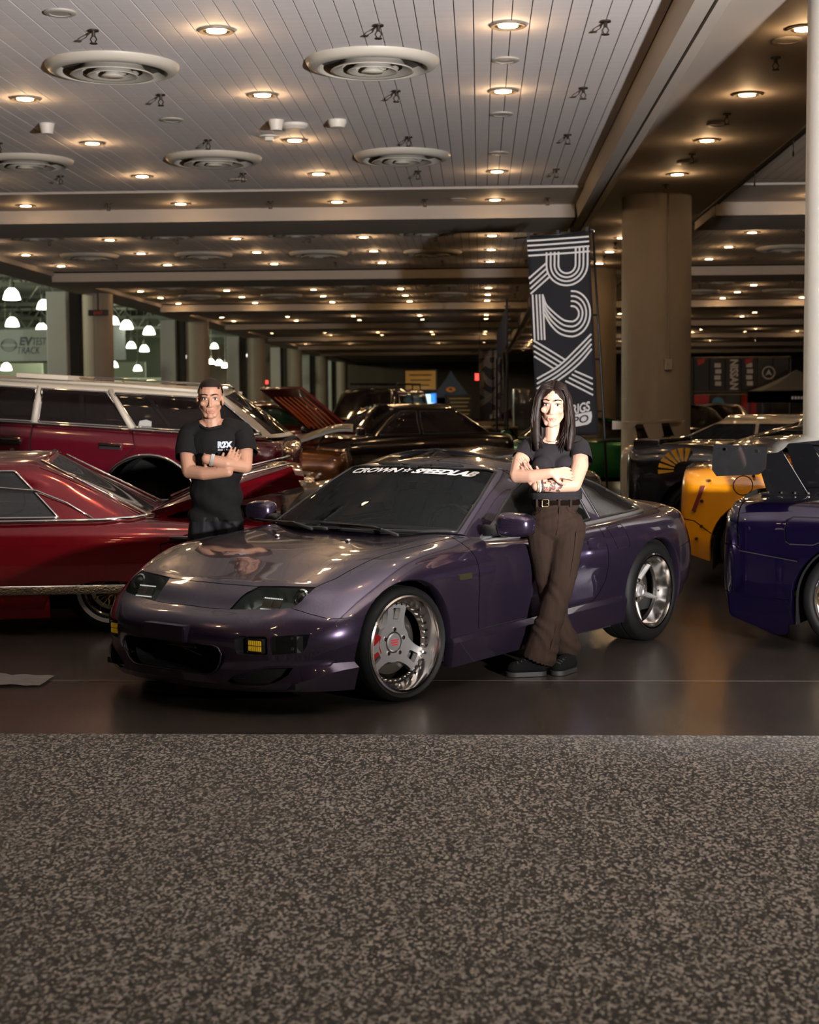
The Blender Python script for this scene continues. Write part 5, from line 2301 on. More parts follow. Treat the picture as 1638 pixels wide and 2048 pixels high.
# hair: a mass on the skull, two long falls of locks
hm = B()
ellip(hm, Vector(hw) + Vector((.0, .022, .040)), (.084, .100, .094))
for s in (-1, 1):
    chain(hm, [Vector(hw) + Vector((s * .045, -.028, .095)), Vector(hw) + Vector((s * .079, -.030, .035)), Vector(hw) + Vector((s * .092, -.025, -.06)), Vector(hw) + Vector((s * .092, -.035, -.16)), Vector(hw) + Vector((s * .085, -.060, -.235))], [.024, .024, .028, .032, .018])
    chain(hm, [Vector(hw) + Vector((s * .05, .06, .02)), Vector(hw) + Vector((s * .07, .055, -.10)), Vector(hw) + Vector((s * .075, .03, -.20))], [.05, .045, .030])
chain(hm, [Vector(hw) + Vector((0, .075, .0)), Vector(hw) + Vector((0, .07, -.2))], [.055, .04])
hair = link('hair', blob(hm, .006, 4), DARKHAIR, wom)
# part the mass so the face stays free
tm = B()
tm.from_mesh(hair.data)
inv = HW.inverted()
dead = []
for v in tm.verts:
    p = inv @ (v.co - Vector(hw))
    if p.y < -.035 and abs(p.x) < .058 - .0 * p.z and p.z < .075 - .9 * abs(p.x) and p.z > -.30:
        dead.append(v)
bmesh.ops.delete(tm, geom=dead, context='VERTS')
tm.to_mesh(hair.data)
tm.free()
rr = random.Random(3)
for s in (-1, 1):
    bm = B()
    for k in range(34):
        t = k / 33
        x0 = s * (.006 + .010 * rr.random())
        y0 = -.075 + .14 * t
        top = Vector((x0, y0, .132 - 1.9 * max(0, -y0 - .02) ** 1.3 - .2 * max(0, y0) ** 1.2))
        mid = Vector((s * (.072 + .014 * rr.random()), y0 * .55 - .012, .045 + .015 * rr.random()))
        lowx = s * (.070 + .040 * rr.random())
        low = Vector((lowx, y0 * .45 - .025, -.09))
        end = Vector((s * (.040 + .065 * rr.random()), -.055 + .05 * t - .02 * rr.random(), -.19 - .075 * rr.random()))
        q1 = top.lerp(mid, .5) + Vector((s * .014, 0, .016))
        pts = [Vector(hw) + HW @ p for p in (top, q1, mid, mid.lerp(low, .5) + Vector((s * .004, 0, 0)), low, low.lerp(end, .6), end)]
        tube(bm, pts, [.004, .0052, .0060, .0062, .0060, .0045, .0012], 6)
    obj('hair_locks', bm, DARKHAIR, hair, smooth=True)
# bracelets, tattoo lines
d = (Vector((-.01, -.20, 1.048)) - Vector(wRw)).normalized()
for k in range(3):
    M = d.to_track_quat('Z', 'Y').to_matrix().to_4x4()
    M.translation = Vector(wRw) + d * (.002 + .013 * k)
    bm = B()
    lathe(bm, [(.0295 + .001 * k, -.004), (.0325 + .001 * k, 0), (.0295 + .001 * k, .004)], 24, 'Z', M)
    obj('bracelet', bm, [mat('bead_gold', (0.45, 0.36, 0.2), rough=0.3, metal=.7), mat('bead_white', (0.6, 0.58, 0.52), rough=0.5), mat('bead_dark', (0.05, 0.045, 0.04), rough=0.5)][k], wom, smooth=True)
bodyw = [c for c in wom.children if c.name.startswith('body')][0]
tm = B()
tm.from_mesh(bodyw.data)
WBV = BVHTree.FromBMesh(tm)
tm.free()
INK = mat('tattoo_ink', (0.085, 0.055, 0.05), rough=0.6, var=0.4, scale=120)
INKR = mat('tattoo_red', (0.36, 0.10, 0.09), rough=0.6, var=0.3, scale=90)
rr = random.Random(5)
for nm_, m_, num in (('tattoo', INK, 46), ('tattoo', INKR, 16)):
    bm = B()
    for k in range(num):
        x = -.085 + .115 * rr.random()
        z = 1.018 + .060 * rr.random()
        rad = .0035 + .006 * rr.random()
        vs = []
        n = 7
        ph = rr.random() * 6
        ok = True
        for j in range(n):
            a = 2 * PI * j / n + ph
            q = rad * (0.6 + .6 * rr.random())
            h = WBV.ray_cast(Vector((x + q * math.cos(a), -.6, z + q * math.sin(a))), Vector((0, 1, 0)))
            if h[0] is None or h[0].y > -.12:
                ok = False
                break
            vs.append(h[0] + h[1] * .0009)
        if ok:
            bm.faces.new([bm.verts.new(v) for v in vs])
    obj(nm_, bm, m_, wom)
bm = B()
for k in range(4):
    pts = []
    for t in range(6):
        x, z = -.212 + .012 * k + .010 * t, 1.185 - .012 * t + .004 * k
        h = WBV.ray_cast(Vector((x, -.6, z)), Vector((0, 1, 0)))
        if h[0] is not None:
            pts.append(h[0] + h[1] * .0004)
    if len(pts) > 2:
        tube(bm, pts, .0012, 5)
obj('tattoo', bm, INKR, wom)
bm = B()
tube(bm, [(-.012 + .055 * math.sin(a), -.012 - .030 * math.cos(a), 1.300 - .020 * math.cos(a)) for a in [R(-80 + 16 * t) for t in range(11)]], .0012, 5)
obj('necklace', bm, mat('chain_gold', (0.6, 0.5, 0.3), rough=0.2, metal=1), wom, smooth=True)
# ================================================================== the other cars
def body_net(st, capf=0.06, capr=0.06, tumble=0.09):
    """st: front to rear list of (x, half width, z bottom, z shoulder, z deck centre)"""
    def sec(x, w, zb, zs, zd, tum=tumble):
        h = zs - zb
        return [(x, w - .05, zb), (x, w - .008, zb + .16 * h), (x, w, zb + .45 * h), (x, w - .004, zb + .66 * h), (x, w - .03, zs - .10 * h), (x, w - tum, zs), (x, (w - tum) * .55, zs + (zd - zs) * .8), (x, 0, zd)]

    def cap(s, sign, d):
        x, w, zb, zs, zd = s
        h = zs - zb
        c = sec(*s)
        out = []
        mid = []
        for j, (px, py, pz) in enumerate(c):
            bul = d * (0.5, .9, 1, .95, .7, .25, .15, .1)[j]
            out.append((x + sign * bul * 1.6, 0, pz if j < 6 else zd - .002 * (7 - j)))
            mid.append((x + sign * bul * 1.15, py * .62 if j < 6 else py * .5, pz if j < 6 else zd))
        return out, mid
    f0, f1 = cap(st[0], 1, capf)
    r0, r1 = cap(st[-1], -1, capr)
    return [f0, f1] + [sec(*s) for s in st] + [r1, r0]


def side_windows(G, splits, inset=.035, gap=.03, top=.045, bot=.02):
    """window outlines in side view between the front and rear lines of the cabin"""
    zb, zt = G['zb'] + bot, G['zr_side'] - top

    def lerp_x(xa, xb_, z):
        return xa + (xb_ - xa) * (z - G['zb']) / (G['zr_side'] - G['zb'])
    xs = [('f', None)] + [('s', x) for x in splits] + [('r', None)]
    out = []
    for i in range(len(xs) - 1):
        a, b = xs[i], xs[i + 1]
        def edge(e, z, sgn):
            if e[0] == 'f':
                return lerp_x(G['bf'], G['tf'], z) - inset * 1.6
            if e[0] == 'r':
                return lerp_x(G['br'], G['tr'], z) + inset * 1.6
            if isinstance(e[1], tuple):
                return e[1][0] + (e[1][1] - e[1][0]) * (z - zb) / (zt - zb) + sgn * gap
            return e[1] + sgn * gap
        out.append([(edge(a, zb, -1), zb), (edge(a, zt, -1), zt), (edge(b, zt, 1), zt), (edge(b, zb, 1), zb)])
    return out


def gen_car(name, label, loc, heading, S, tilt=None):
    root = empty(name, loc, heading, label, 'car')
    if tilt:
        root.rotation_euler = (tilt[0], tilt[1], heading)
    P_ = S['paint']
    net = body_net(S['st'], *S.get('caps', (.06, .06)))
    bm = grid_bm(net_grid(net, S.get('du', .05), S.get('dv', .04)))
    bmesh.ops.recalc_face_normals(bm, faces=bm.faces[:])
    lips = []
    for (cx, cz, a, b) in S['arches']:
        lips.append(arch_cut(bm, cx, cz, a, b, .05))
    G = S.get('gh')
    if G:
        bmesh.ops.delete(bm, geom=cut(bm, [(G['bf'] - .25, -.01), (G['bf'] - .25, G['wb'] - .10), (G['br'] + .25, G['wb'] - .10), (G['br'] + .25, -.01)], 'top', lambda c: c.z > G['zb'] - .15), context='FACES')
    for (poly, ax, filt) in S.get('holes', ()):
        bmesh.ops.delete(bm, geom=cut(bm, poly, ax, filt), context='FACES')
    inner_shell(bm, .015, INNER, root)
    for (line, ax, filt) in S.get('grooves', ()):
        groove(bm, line, S.get('gap', .008), ax, filt)
    panels(bm, S['seeds'], P_ if not S.get('pm') else (lambda nm: S['pm'].get(nm, P_)), root)
    for lp in lips:
        for q in (lp, mirrored(lp, False)):
            obj('arch_return', q, S.get('archm', P_), root, smooth=True)
    for (cx, cz, a, b) in S['arches']:
        for s in (1, -1):
            liner(root, cx, cz, min(a, b) * .98, s * (S['track'] - .02), s * .40)
    bmf = B()
    fx = S['st'][0][0] - .25
    rx = S['st'][-1][0] + .25
    box(bmf, ((fx + rx) / 2, 0, S['st'][len(S['st']) // 2][2] + .06), (fx - rx, 1.2, .08))
    obj('floor_pan', bmf, INNER, root)
    if G:
        zb, zr, zs_, wb, wt = G['zb'], G['zr'], G['zr_side'], G['wb'], G['wt']
        bf, tf, tr_, br = G['bf'], G['tf'], G['tr'], G['br']
        zm, fm = (zb + zs_) / 2, .52

        def pt(xb_, xt_, yb, yt):
            return [(xb_, yb, zb), (xb_ * .5 + xt_ * .5, yb * .47 + yt * .53, zm + .01), (xt_, yt, zs_), (xt_, yt * .52, zs_ + (zr - zs_) * .75), (xt_, 0, zr)]
        bw = G.get('bow', .10)
        dz = zr - zs_
        gn = [[(bf + bw, 0, zb), ((bf + bw + tf) / 2 + .03, 0, zm + .02), (tf + .03, 0, zs_ + dz * .8), (tf + .025, 0, zs_ + dz * .82), (tf + .02, 0, zs_ + dz * .84)],
              pt(bf + bw * .75, tf + .02, wb * .55, wt * .55),
              pt(bf, tf, wb * .93, wt * .93), pt(bf - .10, tf - .10, wb, wt),
              pt((bf * 2 + br) / 3, (tf * 2 + tr_) / 3, wb + .01, wt + .01), pt((bf + 2 * br) / 3, (tf + 2 * tr_) / 3, wb, wt),
              pt(br + .12, tr_ + .10, wb * .97, wt * .97), pt(br, tr_, wb * .90, wt * .90),
              pt(br - bw * .6, tr_ - .02, wb * .5, wt * .5),
              [(br - bw * .8, 0, zb), ((br - bw * .8 + tr_) / 2 - .03, 0, zm + .02), (tr_ - .03, 0, zs_ + dz * .8), (tr_ - .025, 0, zs_ + dz * .82), (tr_ - .02, 0, zs_ + dz * .84)]]
        gb = grid_bm(net_grid(gn, .05, .04))
        bmesh.ops.recalc_face_normals(gb, faces=gb.faces[:])
        gl = S.get('glass', TINTS)
        pieces = []
        sw_ = side_windows(G, G.get('splits', []))
        for poly in (sw_[:-1] if G.get('drop_last') else sw_) + G.get('extra_windows', []):
            pieces.append(('side_window', take(gb, cut(gb, poly, 'side', lambda c: c.y > .3))))
        ang = math.atan2(zs_ - zb, bf - tf)
        wn_ = Vector((math.sin(ang), 0, math.cos(ang)))
        ax = (Vector((0, 1, 0)), wn_.cross(Vector((0, 1, 0))).normalized())

        def pj(p):
            return (Vector(p).dot(ax[0]), Vector(p).dot(ax[1]))
        if G.get('ws', True):
            pieces.append(('windshield', take(gb, cut(gb, [pj(p) for p in [(bf + bw - .04, -.02, zb + .03), (bf - .02, wb * .86, zb + .03), (tf + .03, wt * .84, zs_ - .03), (tf + .05, -.02, zs_ + dz * .3)]], ax, lambda c: c.x > tf - .08))))
        ang2 = math.atan2(zs_ - zb, tr_ - br)
        wn2 = Vector((-math.sin(ang2), 0, math.cos(ang2)))
        ax2 = (Vector((0, 1, 0)), wn2.cross(Vector((0, 1, 0))).normalized())

        def pj2(p):
            return (Vector(p).dot(ax2[0]), Vector(p).dot(ax2[1]))
        pieces.append(('rear_window', take(gb, cut(gb, [pj2(p) for p in [(br - bw * .5, -.02, zb + .04), (br, wb * G.get('rw', .80), zb + .04), (tr_ - .02, wt * (G.get('rw', .80) - .02), zs_ - .03), (tr_ - .04, -.02, zs_ + dz * .3)]], ax2, lambda c: c.x < tr_ + .08))))
        inner_shell(gb, .012, INNER, root, 'roof_liner')
        panels(gb, {'roof': ((tf + tr_) / 2, .1, zr)}, S.get('roofm', P_), root, defname='pillar')
        tm_ = S.get('winm', TRIMB)
        for nm, nb in pieces:
            if not nb.faces:
                nb.free()
                continue
            if nm == 'side_window':
                lp = boundary_loop(nb)
                for q, s in both(nb):
                    o = obj(nm, q, gl, root, smooth=True)
                    rim_tube('window_trim', [(p.x, p.y * s, p.z) for p in lp], S.get('trim_r', .010), tm_, o)
            else:
                obj(nm, mirrored(nb, True), gl, root, smooth=True)
    for (x, z, ro, ri, w, style, kw) in S['wheels']:
        for s in (1, -1):
            make_wheel(root, (x, s * S['track'], z), (0 if s > 0 else PI), style, ro, ri, w, kw.get('seg', 40))
    return root


def slab(name, root, c, s, m, bev=.01, rot=None, both_sides=True, parent=None):
    r = []
    for sg in ((1, -1) if both_sides else (1,)):
        bm = B()
        box(bm, (0, 0, 0), s, bev=bev)
        r.append(sobj(name, bm, m, parent or root, (c[0], c[1] * sg, c[2]), (0, 0, (rot or 0) * sg)))
    return r


side = lambda c: c.y > .5
CANDY = mat('candy_red', (0.20, 0.004, 0.010), rough=0.16, metal=0.55, coat=1.0, var=0.25, scale=2.2, stretch=(0.5, 1, 5))
MAROON = mat('maroon_paint', (0.115, 0.004, 0.014), rough=0.22, metal=0.15, coat=1.0)
CREAM = mat('cream_vinyl', (0.62, 0.55, 0.45), rough=0.45)
DKGL = glass('dark_glass', (0.010, 0.006, 0.006), 0.86)
GREYGL = glass('grey_glass', (0.05, 0.05, 0.05), 0.7)

# ------------------------------------------------------------------ candy red coupe with raised trunk lid
ca, sa = math.cos(R(187)), math.sin(R(187))
ox, oy = -2.41 + 1.51 * ca - (.12 * .93) * 1.0, 10.02 + 1.51 * sa + .99 * .85
red = gen_car('lowrider_coupe', 'candy red classic coupe on gold wire wheels with its trunk lid raised', (ox, oy, 0), R(187), dict(
    paint=CANDY, track=.86, du=.05, dv=.03,
    st=[(2.55, .93, .20, .66, .72), (2.0, .97, .16, .70, .76), (1.51, .99, .14, .71, .78), (.8, .99, .12, .715, .78), (0, .99, .11, .715, .78), (-.8, .99, .11, .715, .78), (-1.51, .99, .13, .712, .77), (-2.1, .975, .20, .70, .755), (-2.62, .945, .27, .675, .74)],
    arches=[(1.51, .27, .40, .36), (-1.51, .20, .42, .155)],
    holes=[([(-1.74, -.01), (-1.74, .62), (-2.50, .60), (-2.50, -.01)], 'top', lambda c: c.z > .6)],
    grooves=[([(.95, .75), (.95, .17), (-.35, .17), (-.45, .75)], 'side', side), ([(-1.84, .585), (-1.90, .60), (-2.06, .60), (-2.12, .575), (-2.10, .46), (-2.06, .44), (-1.90, .44), (-1.85, .46), (-1.84, .585)], 'side', side)],
    seeds={'body': (2.0, .3, .75), 'door': (.3, .98, .5), 'fuel_flap': (-1.98, .96, .52)},
    gh=dict(bf=.95, tf=.42, tr=-1.02, br=-1.72, zb=.735, zr=1.175, zr_side=1.10, wb=.84, wt=.62, splits=[(-1.20, -.90)], drop_last=True, rw=.55),
    glass=GREYGL, winm=CHROME, trim_r=.013,
    wheels=[(1.51, .295, .295, .185, .17, 'wire', {}), (-1.51, .295, .295, .185, .17, 'wire', {})]))
# chrome belt and rocker mouldings, engraved lower band
for s in (1, -1):
    bm = B()
    tube(bm, [(.95, s * .895, .735), (-.9, s * .90, .738), (-1.45, s * .885, .742), (-1.66, s * .83, .752), (-1.78, s * .70, .765), (-1.80, s * .4, .772)], .014, 8)
    obj('belt_chrome', bm, CHROME, red, smooth=True)
    bm = B()
    box(bm, (0, s * .990, .300), (3.6, .022, .050), bev=.006)
    lb = sobj('rocker_band', bm, mat('engraved_gold', (0.50, 0.42, 0.30), rough=0.25, metal=1.0, var=0.6, scale=70, bump=0.6, bscale=90), red)
    for z in (.278, .325):
        bm = B()
        cyl(bm, (1.9, s * 1.0, z), (-2.3, s * .985, z), .006, 8)
        obj('chrome_bead', bm, CHROME, lb, smooth=True)
    bm = B()
    box(bm, (-.05, s * .955, .20), (2.15, .03, .17), bev=.01)
    obj('side_skirt', bm, CANDY, red)
    bm = B()
    tube(bm, [(-2.30, s * .955, .50), (-2.34, s * .955, .61), (-2.30, s * .955, .625), (-1.9, s * .975, .628)], .011, 8)
    obj('tail_trim', bm, CHROME, red, smooth=True)
    bm = B()
    tube(bm, [(-1.9, s * .985, .46), (-2.3, s * .97, .455)], .008, 8)
    obj('quarter_spear', bm, GOLD, red, smooth=True)
    # quarter window arc seen through the door glass
    bm = B()
    tube(bm, [(-.25, s * .74, .955), (-.75, s * .735, .955), (-1.02, s * .74, .93), (-1.22, s * .78, .85), (-1.40, s * .83, .745)], .009, 8)
    obj('glass_edge', bm, CHROME, red, smooth=True)
# drip rail and rear pillar edge
for s in (1, -1):
    bm = B()
    tube(bm, [(-1.03, s * .58, 1.125), (-1.30, s * .62, .985), (-1.72, s * .67, .765)], .009, 8)
    obj('pillar_bead', bm, CHROME, red, smooth=True)
# rear bumper and lamps
bm = B()
tube(bm, [(-2.55, -.97, .43), (-2.74, -.85, .43), (-2.80, -.4, .43), (-2.80, .4, .43), (-2.74, .85, .43), (-2.55, .97, .43)], .055, 10)
obj('rear_bumper', bm, CHROME, red, smooth=True)
for y in (-.72, -.52, .52, .72):
    bm = B()
    cyl(bm, (-2.70, y, .60), (-2.755, y, .60), .062, 20)
    tl = sobj('tail_lamp', bm, CHROME, red)
    bm = B()
    cyl(bm, (-2.74, y, .60), (-2.765, y, .60), .045, 20)
    sobj('lamp_lens', bm, mat('tail_red_lens', (0.5, 0.01, 0.01), rough=0.1, coat=1), tl)
# trunk cavity with red hydraulics
bm = B()
box(bm, (-2.12, 0, .38), (.74, 1.22, .05))
box(bm, (-1.77, 0, .54), (.03, 1.22, .34))
for s in (1, -1):
    box(bm, (-2.12, s * .61, .54), (.74, .02, .34))
obj('trunk_tub', bm, mat('trunk_black', (0.02, 0.004, 0.004), rough=0.6), red)
for y in (-.35, .35):
    bm = B()
    cyl(bm, (-2.1, y, .40), (-2.1, y, .66), .07, 16)
    cyl(bm, (-2.1, y, .66), (-2.1, y, .70), .04, 16)
    sobj('hydraulic_pump', bm, mat('pump_red', (0.5, 0.01, 0.015), rough=0.2, metal=0.6, coat=1), red)
# the raised lid: skin, downturned edges, inner panel
M_ = Matrix.Translation((-1.74, 0, .775)) @ Matrix.Rotation(R(18.5), 4, 'Y')


def lid_pt(t, y):
    # t 0 hinge .. 1 rear edge, slight crown, rear edge rolled down
    x = -1.06 * t
    z = .035 * math.sin(PI * t) - .10 * max(0, t - .82) ** 1.5 * 8 - .05 * (abs(y) / .72) ** 4
    return M_ @ Vector((x, y, z))


bm = B()
gv = [[bm.verts.new(lid_pt(i / 18, -.72 + 1.44 * j / 20)) for j in range(21)] for i in range(19)]
for i in range(18):
    for j in range(20):
        bm.faces.new((gv[i][j], gv[i][j + 1], gv[i + 1][j + 1], gv[i + 1][j]))
bmesh.ops.recalc_face_normals(bm, faces=bm.faces[:])
bmesh.ops.solidify(bm, geom=bm.faces[:], thickness=.03)
lid = sobj('trunk_lid', bm, CANDY, red)
bm = B()
gv = [[bm.verts.new(M_ @ Vector((-.06 - .86 * i / 4, -.62 + 1.24 * j / 4, -.055 - .02 * (i in (1, 2, 3) and j in (1, 2, 3))))) for j in range(5)] for i in range(5)]
for i in range(4):
    for j in range(4):
        bm.faces.new((gv[i][j], gv[i][j + 1], gv[i + 1][j + 1], gv[i + 1][j]))
bmesh.ops.solidify(bm, geom=bm.faces[:], thickness=.02)
sobj('lid_liner', bm, mat('liner_maroon', (0.08, 0.006, 0.008), rough=0.5), lid)
for s in (1, -1):
    bm = B()
    vs = [M_ @ Vector(p) for p in [(-.02, s * .71, .0), (-1.0, s * .71, -.02), (-1.02, s * .71, -.17), (-.55, s * .71, -.12), (-.05, s * .71, -.04)]]
    f = bm.faces.new([bm.verts.new(v) for v in vs])
    bmesh.ops.solidify(bm, geom=[f], thickness=.015)
    obj('lid_skirt', bm, CANDY, lid)
    bm = B()
    tube(bm, [M_ @ Vector((-.05, s * .725, .012)), M_ @ Vector((-.55, s * .725, .045)), M_ @ Vector((-1.0, s * .725, .0))], .007, 6)
    obj('lid_bead', bm, CHROME, lid, smooth=True)
bm = B()
cyl(bm, (-1.80, .60, .70), (-2.35, .60, .98), .012, 8)
obj('lid_strut', bm, CHROME, red)

# ------------------------------------------------------------------ maroon station wagon with a cream roof, raised on its suspension
wag = gen_car('station_wagon', 'raised maroon station wagon with cream roof and chrome window frames', (-4.30, 15.0, .38), R(180), dict(
    paint=MAROON, track=.86, du=.06, dv=.03, roofm=CREAM, glass=DKGL, winm=CHROME, trim_r=.016,
    st=[(2.75, .90, .30, .86, .92), (2.2, .95, .24, .90, .96), (1.5, .98, .22, .92, .98), (.7, .985, .22, .925, .98), (-.4, .985, .22, .925, .97), (-1.2, .98, .22, .92, .96), (-2.0, .97, .28, .91, .95), (-2.40, .93, .32, .88, .93)],
    arches=[(1.75, .34, .42, .38), (-1.25, .36, .42, .36)],
    grooves=[([(1.0, .98), (1.0, .30), (-.14, .30), (-.14, .98)], 'side', side), ([(-.13, .98), (-.13, .30), (-.78, .30), (-.86, .50), (-1.0, .68), (-1.10, .80), (-1.04, .98)], 'side', side)],
    seeds={'body': (2.2, .3, .95), 'front_door': (.4, .98, .6), 'rear_door': (-.7, .98, .6)},
    gh=dict(bf=1.15, tf=.55, tr=-1.80, br=-2.32, zb=.945, zr=1.375, zr_side=1.315, wb=.86, wt=.72, splits=[-.14, (-1.05, -.80)], bow=.08),
    wheels=[(1.75, -.20, .33, .19, .19, 'wire', {}), (-1.25, -.06, .33, .19, .19, 'wire', {})]), tilt=(0, R(-3.7), 0))
for s in (1, -1):
    bm = B()
    tube(bm, [(1.2, s * .905, .948), (-.4, s * .905, .948), (-1.5, s * .90, .945), (-2.3, s * .87, .938)], .014, 8)
    obj('belt_chrome', bm, CHROME, wag, smooth=True)
    bm = B()
    tube(bm, [(-1.25 + .425 * math.cos(R(a)), s * .985, .36 + .365 * math.sin(R(a))) for a in range(-10, 191, 10)], .018, 8)
    obj('arch_chrome', bm, CHROME, wag, smooth=True)
    for x in (.05, -.88):
        bm = B()
        box(bm, (x, s * .995, .80), (.20, .025, .035), bev=.008)
        h = sobj('door_handle', bm, CHROME, wag)
        bm = B()
        box(bm, (x, s * .990, .772), (.20, .02, .025))
        obj('handle_recess', bm, BLACKP, h)
    bm = B()
    cyl(bm, (.02, s * .985, .70), (.02, s * 1.0, .70), .02, 14)
    sobj('door_lock', bm, CHROME, wag)
    for (xb0, xt0) in ((-.14, -.14), (-1.05, -.80)):
        bm = B()
        tube(bm, [(xb0, s * .872, .955), (xb0 * .5 + xt0 * .5, s * .81, 1.12), (xt0, s * .742, 1.29)], .030, 8)
        obj('pillar_cover', bm, CREAM, wag, smooth=True)
    bm = B()
    tube(bm, [(.5, s * .735, 1.335), (-.8, s * .75, 1.345), (-1.8, s * .735, 1.33)], .016, 8)
    obj('drip_rail', bm, CREAM, wag, smooth=True)
    bm = B()
    tube(bm, [(-.6, s * .60, 1.37), (-.62, s * .60, 1.40), (-1.7, s * .58, 1.40), (-1.75, s * .58, 1.365)], .012, 8)
    obj('roof_rail', bm, CHROME, wag, smooth=True)
    bm = B()
    box(bm, (-2.0, s * .965, .62), (.62, .03, .02), bev=.004)
    obj('side_bead', bm, CHROME, wag)
bm = B()
box(bm, (-.1, 0, 1.385), (.5, 1.1, .05), bev=.02)
sobj('roof_vent', bm, CREAM, wag)
bm = B()
prism(bm, [(-1.10, .985), (-1.22, .985), (-1.22, 1.03), (-1.17, 1.045), (-1.11, 1.03)], .838, .850, 'Y')
obj('window_decal', bm, mat('decal_silver', (0.5, 0.5, 0.48), rough=0.5), wag)
bm = B()
tube(bm, [(-2.44, -.9, .50), (-2.58, -.7, .50), (-2.61, 0, .50), (-2.58, .7, .50), (-2.44, .9, .50)], .07, 10)
obj('rear_bumper', bm, CHROME, wag, smooth=True)

# ------------------------------------------------------------------ right: midnight purple coupe with a tall rear wing
MIDN = mat('midnight_purple', (0.006, 0.003, 0.023), rough=0.18, metal=0.6, coat=1.0, var=0.2, scale=1.5)
CARB = mat('carbon_weave', (0.012, 0.012, 0.013), rough=0.22, coat=1.0, var=0.5, scale=160)
rh = R(-27)
rear_w = Vector((2.19, 9.12))
fxv = Vector((math.cos(rh), math.sin(rh)))
lyv = Vector((-math.sin(rh), math.cos(rh)))
orig = rear_w + fxv * 1.33 + lyv * .86
JAR = [(-1.33, .31, .36, .35)]
mid = gen_car('winged_coupe', 'midnight purple coupe with a tall black rear wing at the right edge', (orig.x, orig.y, 0), rh, dict(
    paint=MIDN, track=.865, du=.035, dv=.03, caps=(.06, .10),
    st=[(2.0, .78, .16, .60, .66), (1.6, .86, .15, .66, .72), (1.33, .89, .15, .70, .76), (.7, .88, .15, .76, .82), (0, .88, .15, .80, .86), (-.7, .885, .15, .84, .90), (-1.33, .905, .15, .86, .915), (-1.80, .885, .16, .855, .915), (-2.10, .845, .22, .845, .905)],
    arches=[(1.33, .31, .37, .36), (-1.33, .31, .37, .36)],
    grooves=[([(.55, .9), (.55, .22), (-.55, .22), (-.78, .45), (-.80, .9)], 'side', side),
             ([(-1.52, .795), (-1.56, .80), (-1.70, .80), (-1.735, .785), (-1.745, .72), (-1.735, .655), (-1.71, .64), (-1.57, .64), (-1.535, .655), (-1.525, .72), (-1.52, .795)], 'side', side),
             ([(-1.66, .54), (-1.85, .565), (-2.02, .59), (-2.05, .62), (-2.3, .62)], 'side', side),
             ([(-2.03, .62), (-2.05, .90)], 'side', side),
             ([(-1.72, .30), (-2.3, .345)], 'side', side)],
    seeds={'body': (1.6, .3, .72), 'door': (0, .88, .5), 'fuel_flap': (-1.63, .88, .72), 'rear_bumper': (-2.0, .85, .45), 'tail_panel': (-2.16, .3, .75), 'bumper_skirt': (-1.95, .85, .25)},
    gh=dict(bf=.75, tf=.05, tr=-.72, br=-1.35, zb=.86, zr=1.28, zr_side=1.22, wb=.80, wt=.60, splits=[-.55]),
    wheels=[(1.33, .315, .315, .24, .22, 'mesh', {}), (-1.33, .315, .315, .24, .26, 'mesh', {'seg': 72})]))
# bumper corner flare, tail lamps
for s in (1, -1):
    bm = B()
    prism(bm, [(-1.72, .30), (-1.72, .10), (-1.78, .085), (-2.08, .19), (-2.10, .335)], s * .835, s * .888, 'Y')
    bmesh.ops.bevel(bm, geom=bm.edges[:], offset=.012, segments=2, affect='EDGES')
    sobj('bumper_pod', bm, MIDN, mid)
    for y in (.62, .40):
        bm = B()
        cyl(bm, (-2.10, s * y * .9, .74), (-2.185 - .02 * (y < .5), s * y * .9, .74), .07, 24)
        sobj('tail_lamp', bm, mat('tail_red', (0.25, 0.01, 0.01)), mid)
# wing: blade, end plates, stands, base plates
bm = B()
prof = [(-.17, .015), (-.12, .030), (.0, .036), (.10, .022), (.165, .0), (.10, .004), (.0, .012), (-.12, .010)]
secs = []
for k in range(17):
    y = -.86 + 1.72 * k / 16
    drop = .05 * smoothstep(.42, .62, abs(y))
    sc = 1 - .12 * smoothstep(.5, .86, abs(y))
    secs.append([bm.verts.new((-2.02 + p[0] * sc, y, 1.225 - drop + p[1])) for p in prof])
for a_, b_ in zip(secs, secs[1:]):
    for i in range(len(prof)):
        j = (i + 1) % len(prof)
        bm.faces.new((a_[i], a_[j], b_[j], b_[i]))
bm.faces.new(secs[0])
bm.faces.new(secs[-1][::-1])
bmesh.ops.recalc_face_normals(bm, faces=bm.faces[:])
wing = sobj('rear_wing', bm, CARB, mid)
for s in (1, -1):
    bm = B()
    prism(bm, [(-1.86, 1.215), (-2.19, 1.232), (-2.20, 1.075), (-2.17, 1.035), (-1.91, 1.05), (-1.87, 1.08)], s * .86, s * .872, 'Y')
    e = sobj('end_plate', bm, CARB, wing)
    for (x, z) in ((-1.92, 1.19), (-2.12, 1.20)):
        bm = B()
        cyl(bm, (x, s * .872, z), (x, s * .878, z), .010, 10)
        obj('plate_bolt', bm, CHROME, e)
    bm = B()
    prism(bm, [(-1.93, 1.20), (-2.10, 1.205), (-2.00, .895), (-1.74, .90)], s * .36, s * .372, 'Y')
    st_ = sobj('wing_stand', bm, GLOSSB, wing)
    bm = B()
    box(bm, (-1.86, s * .39, .905), (.34, .06, .012))
    obj('stand_foot', bm, GLOSSB, st_)
    for k in range(4):
        bm = B()
        cyl(bm, (-1.99 + .085 * k, s * .395, .91), (-1.99 + .085 * k, s * .395, .922), .009, 8)
        obj('stand_bolt', bm, CHROME, st_)

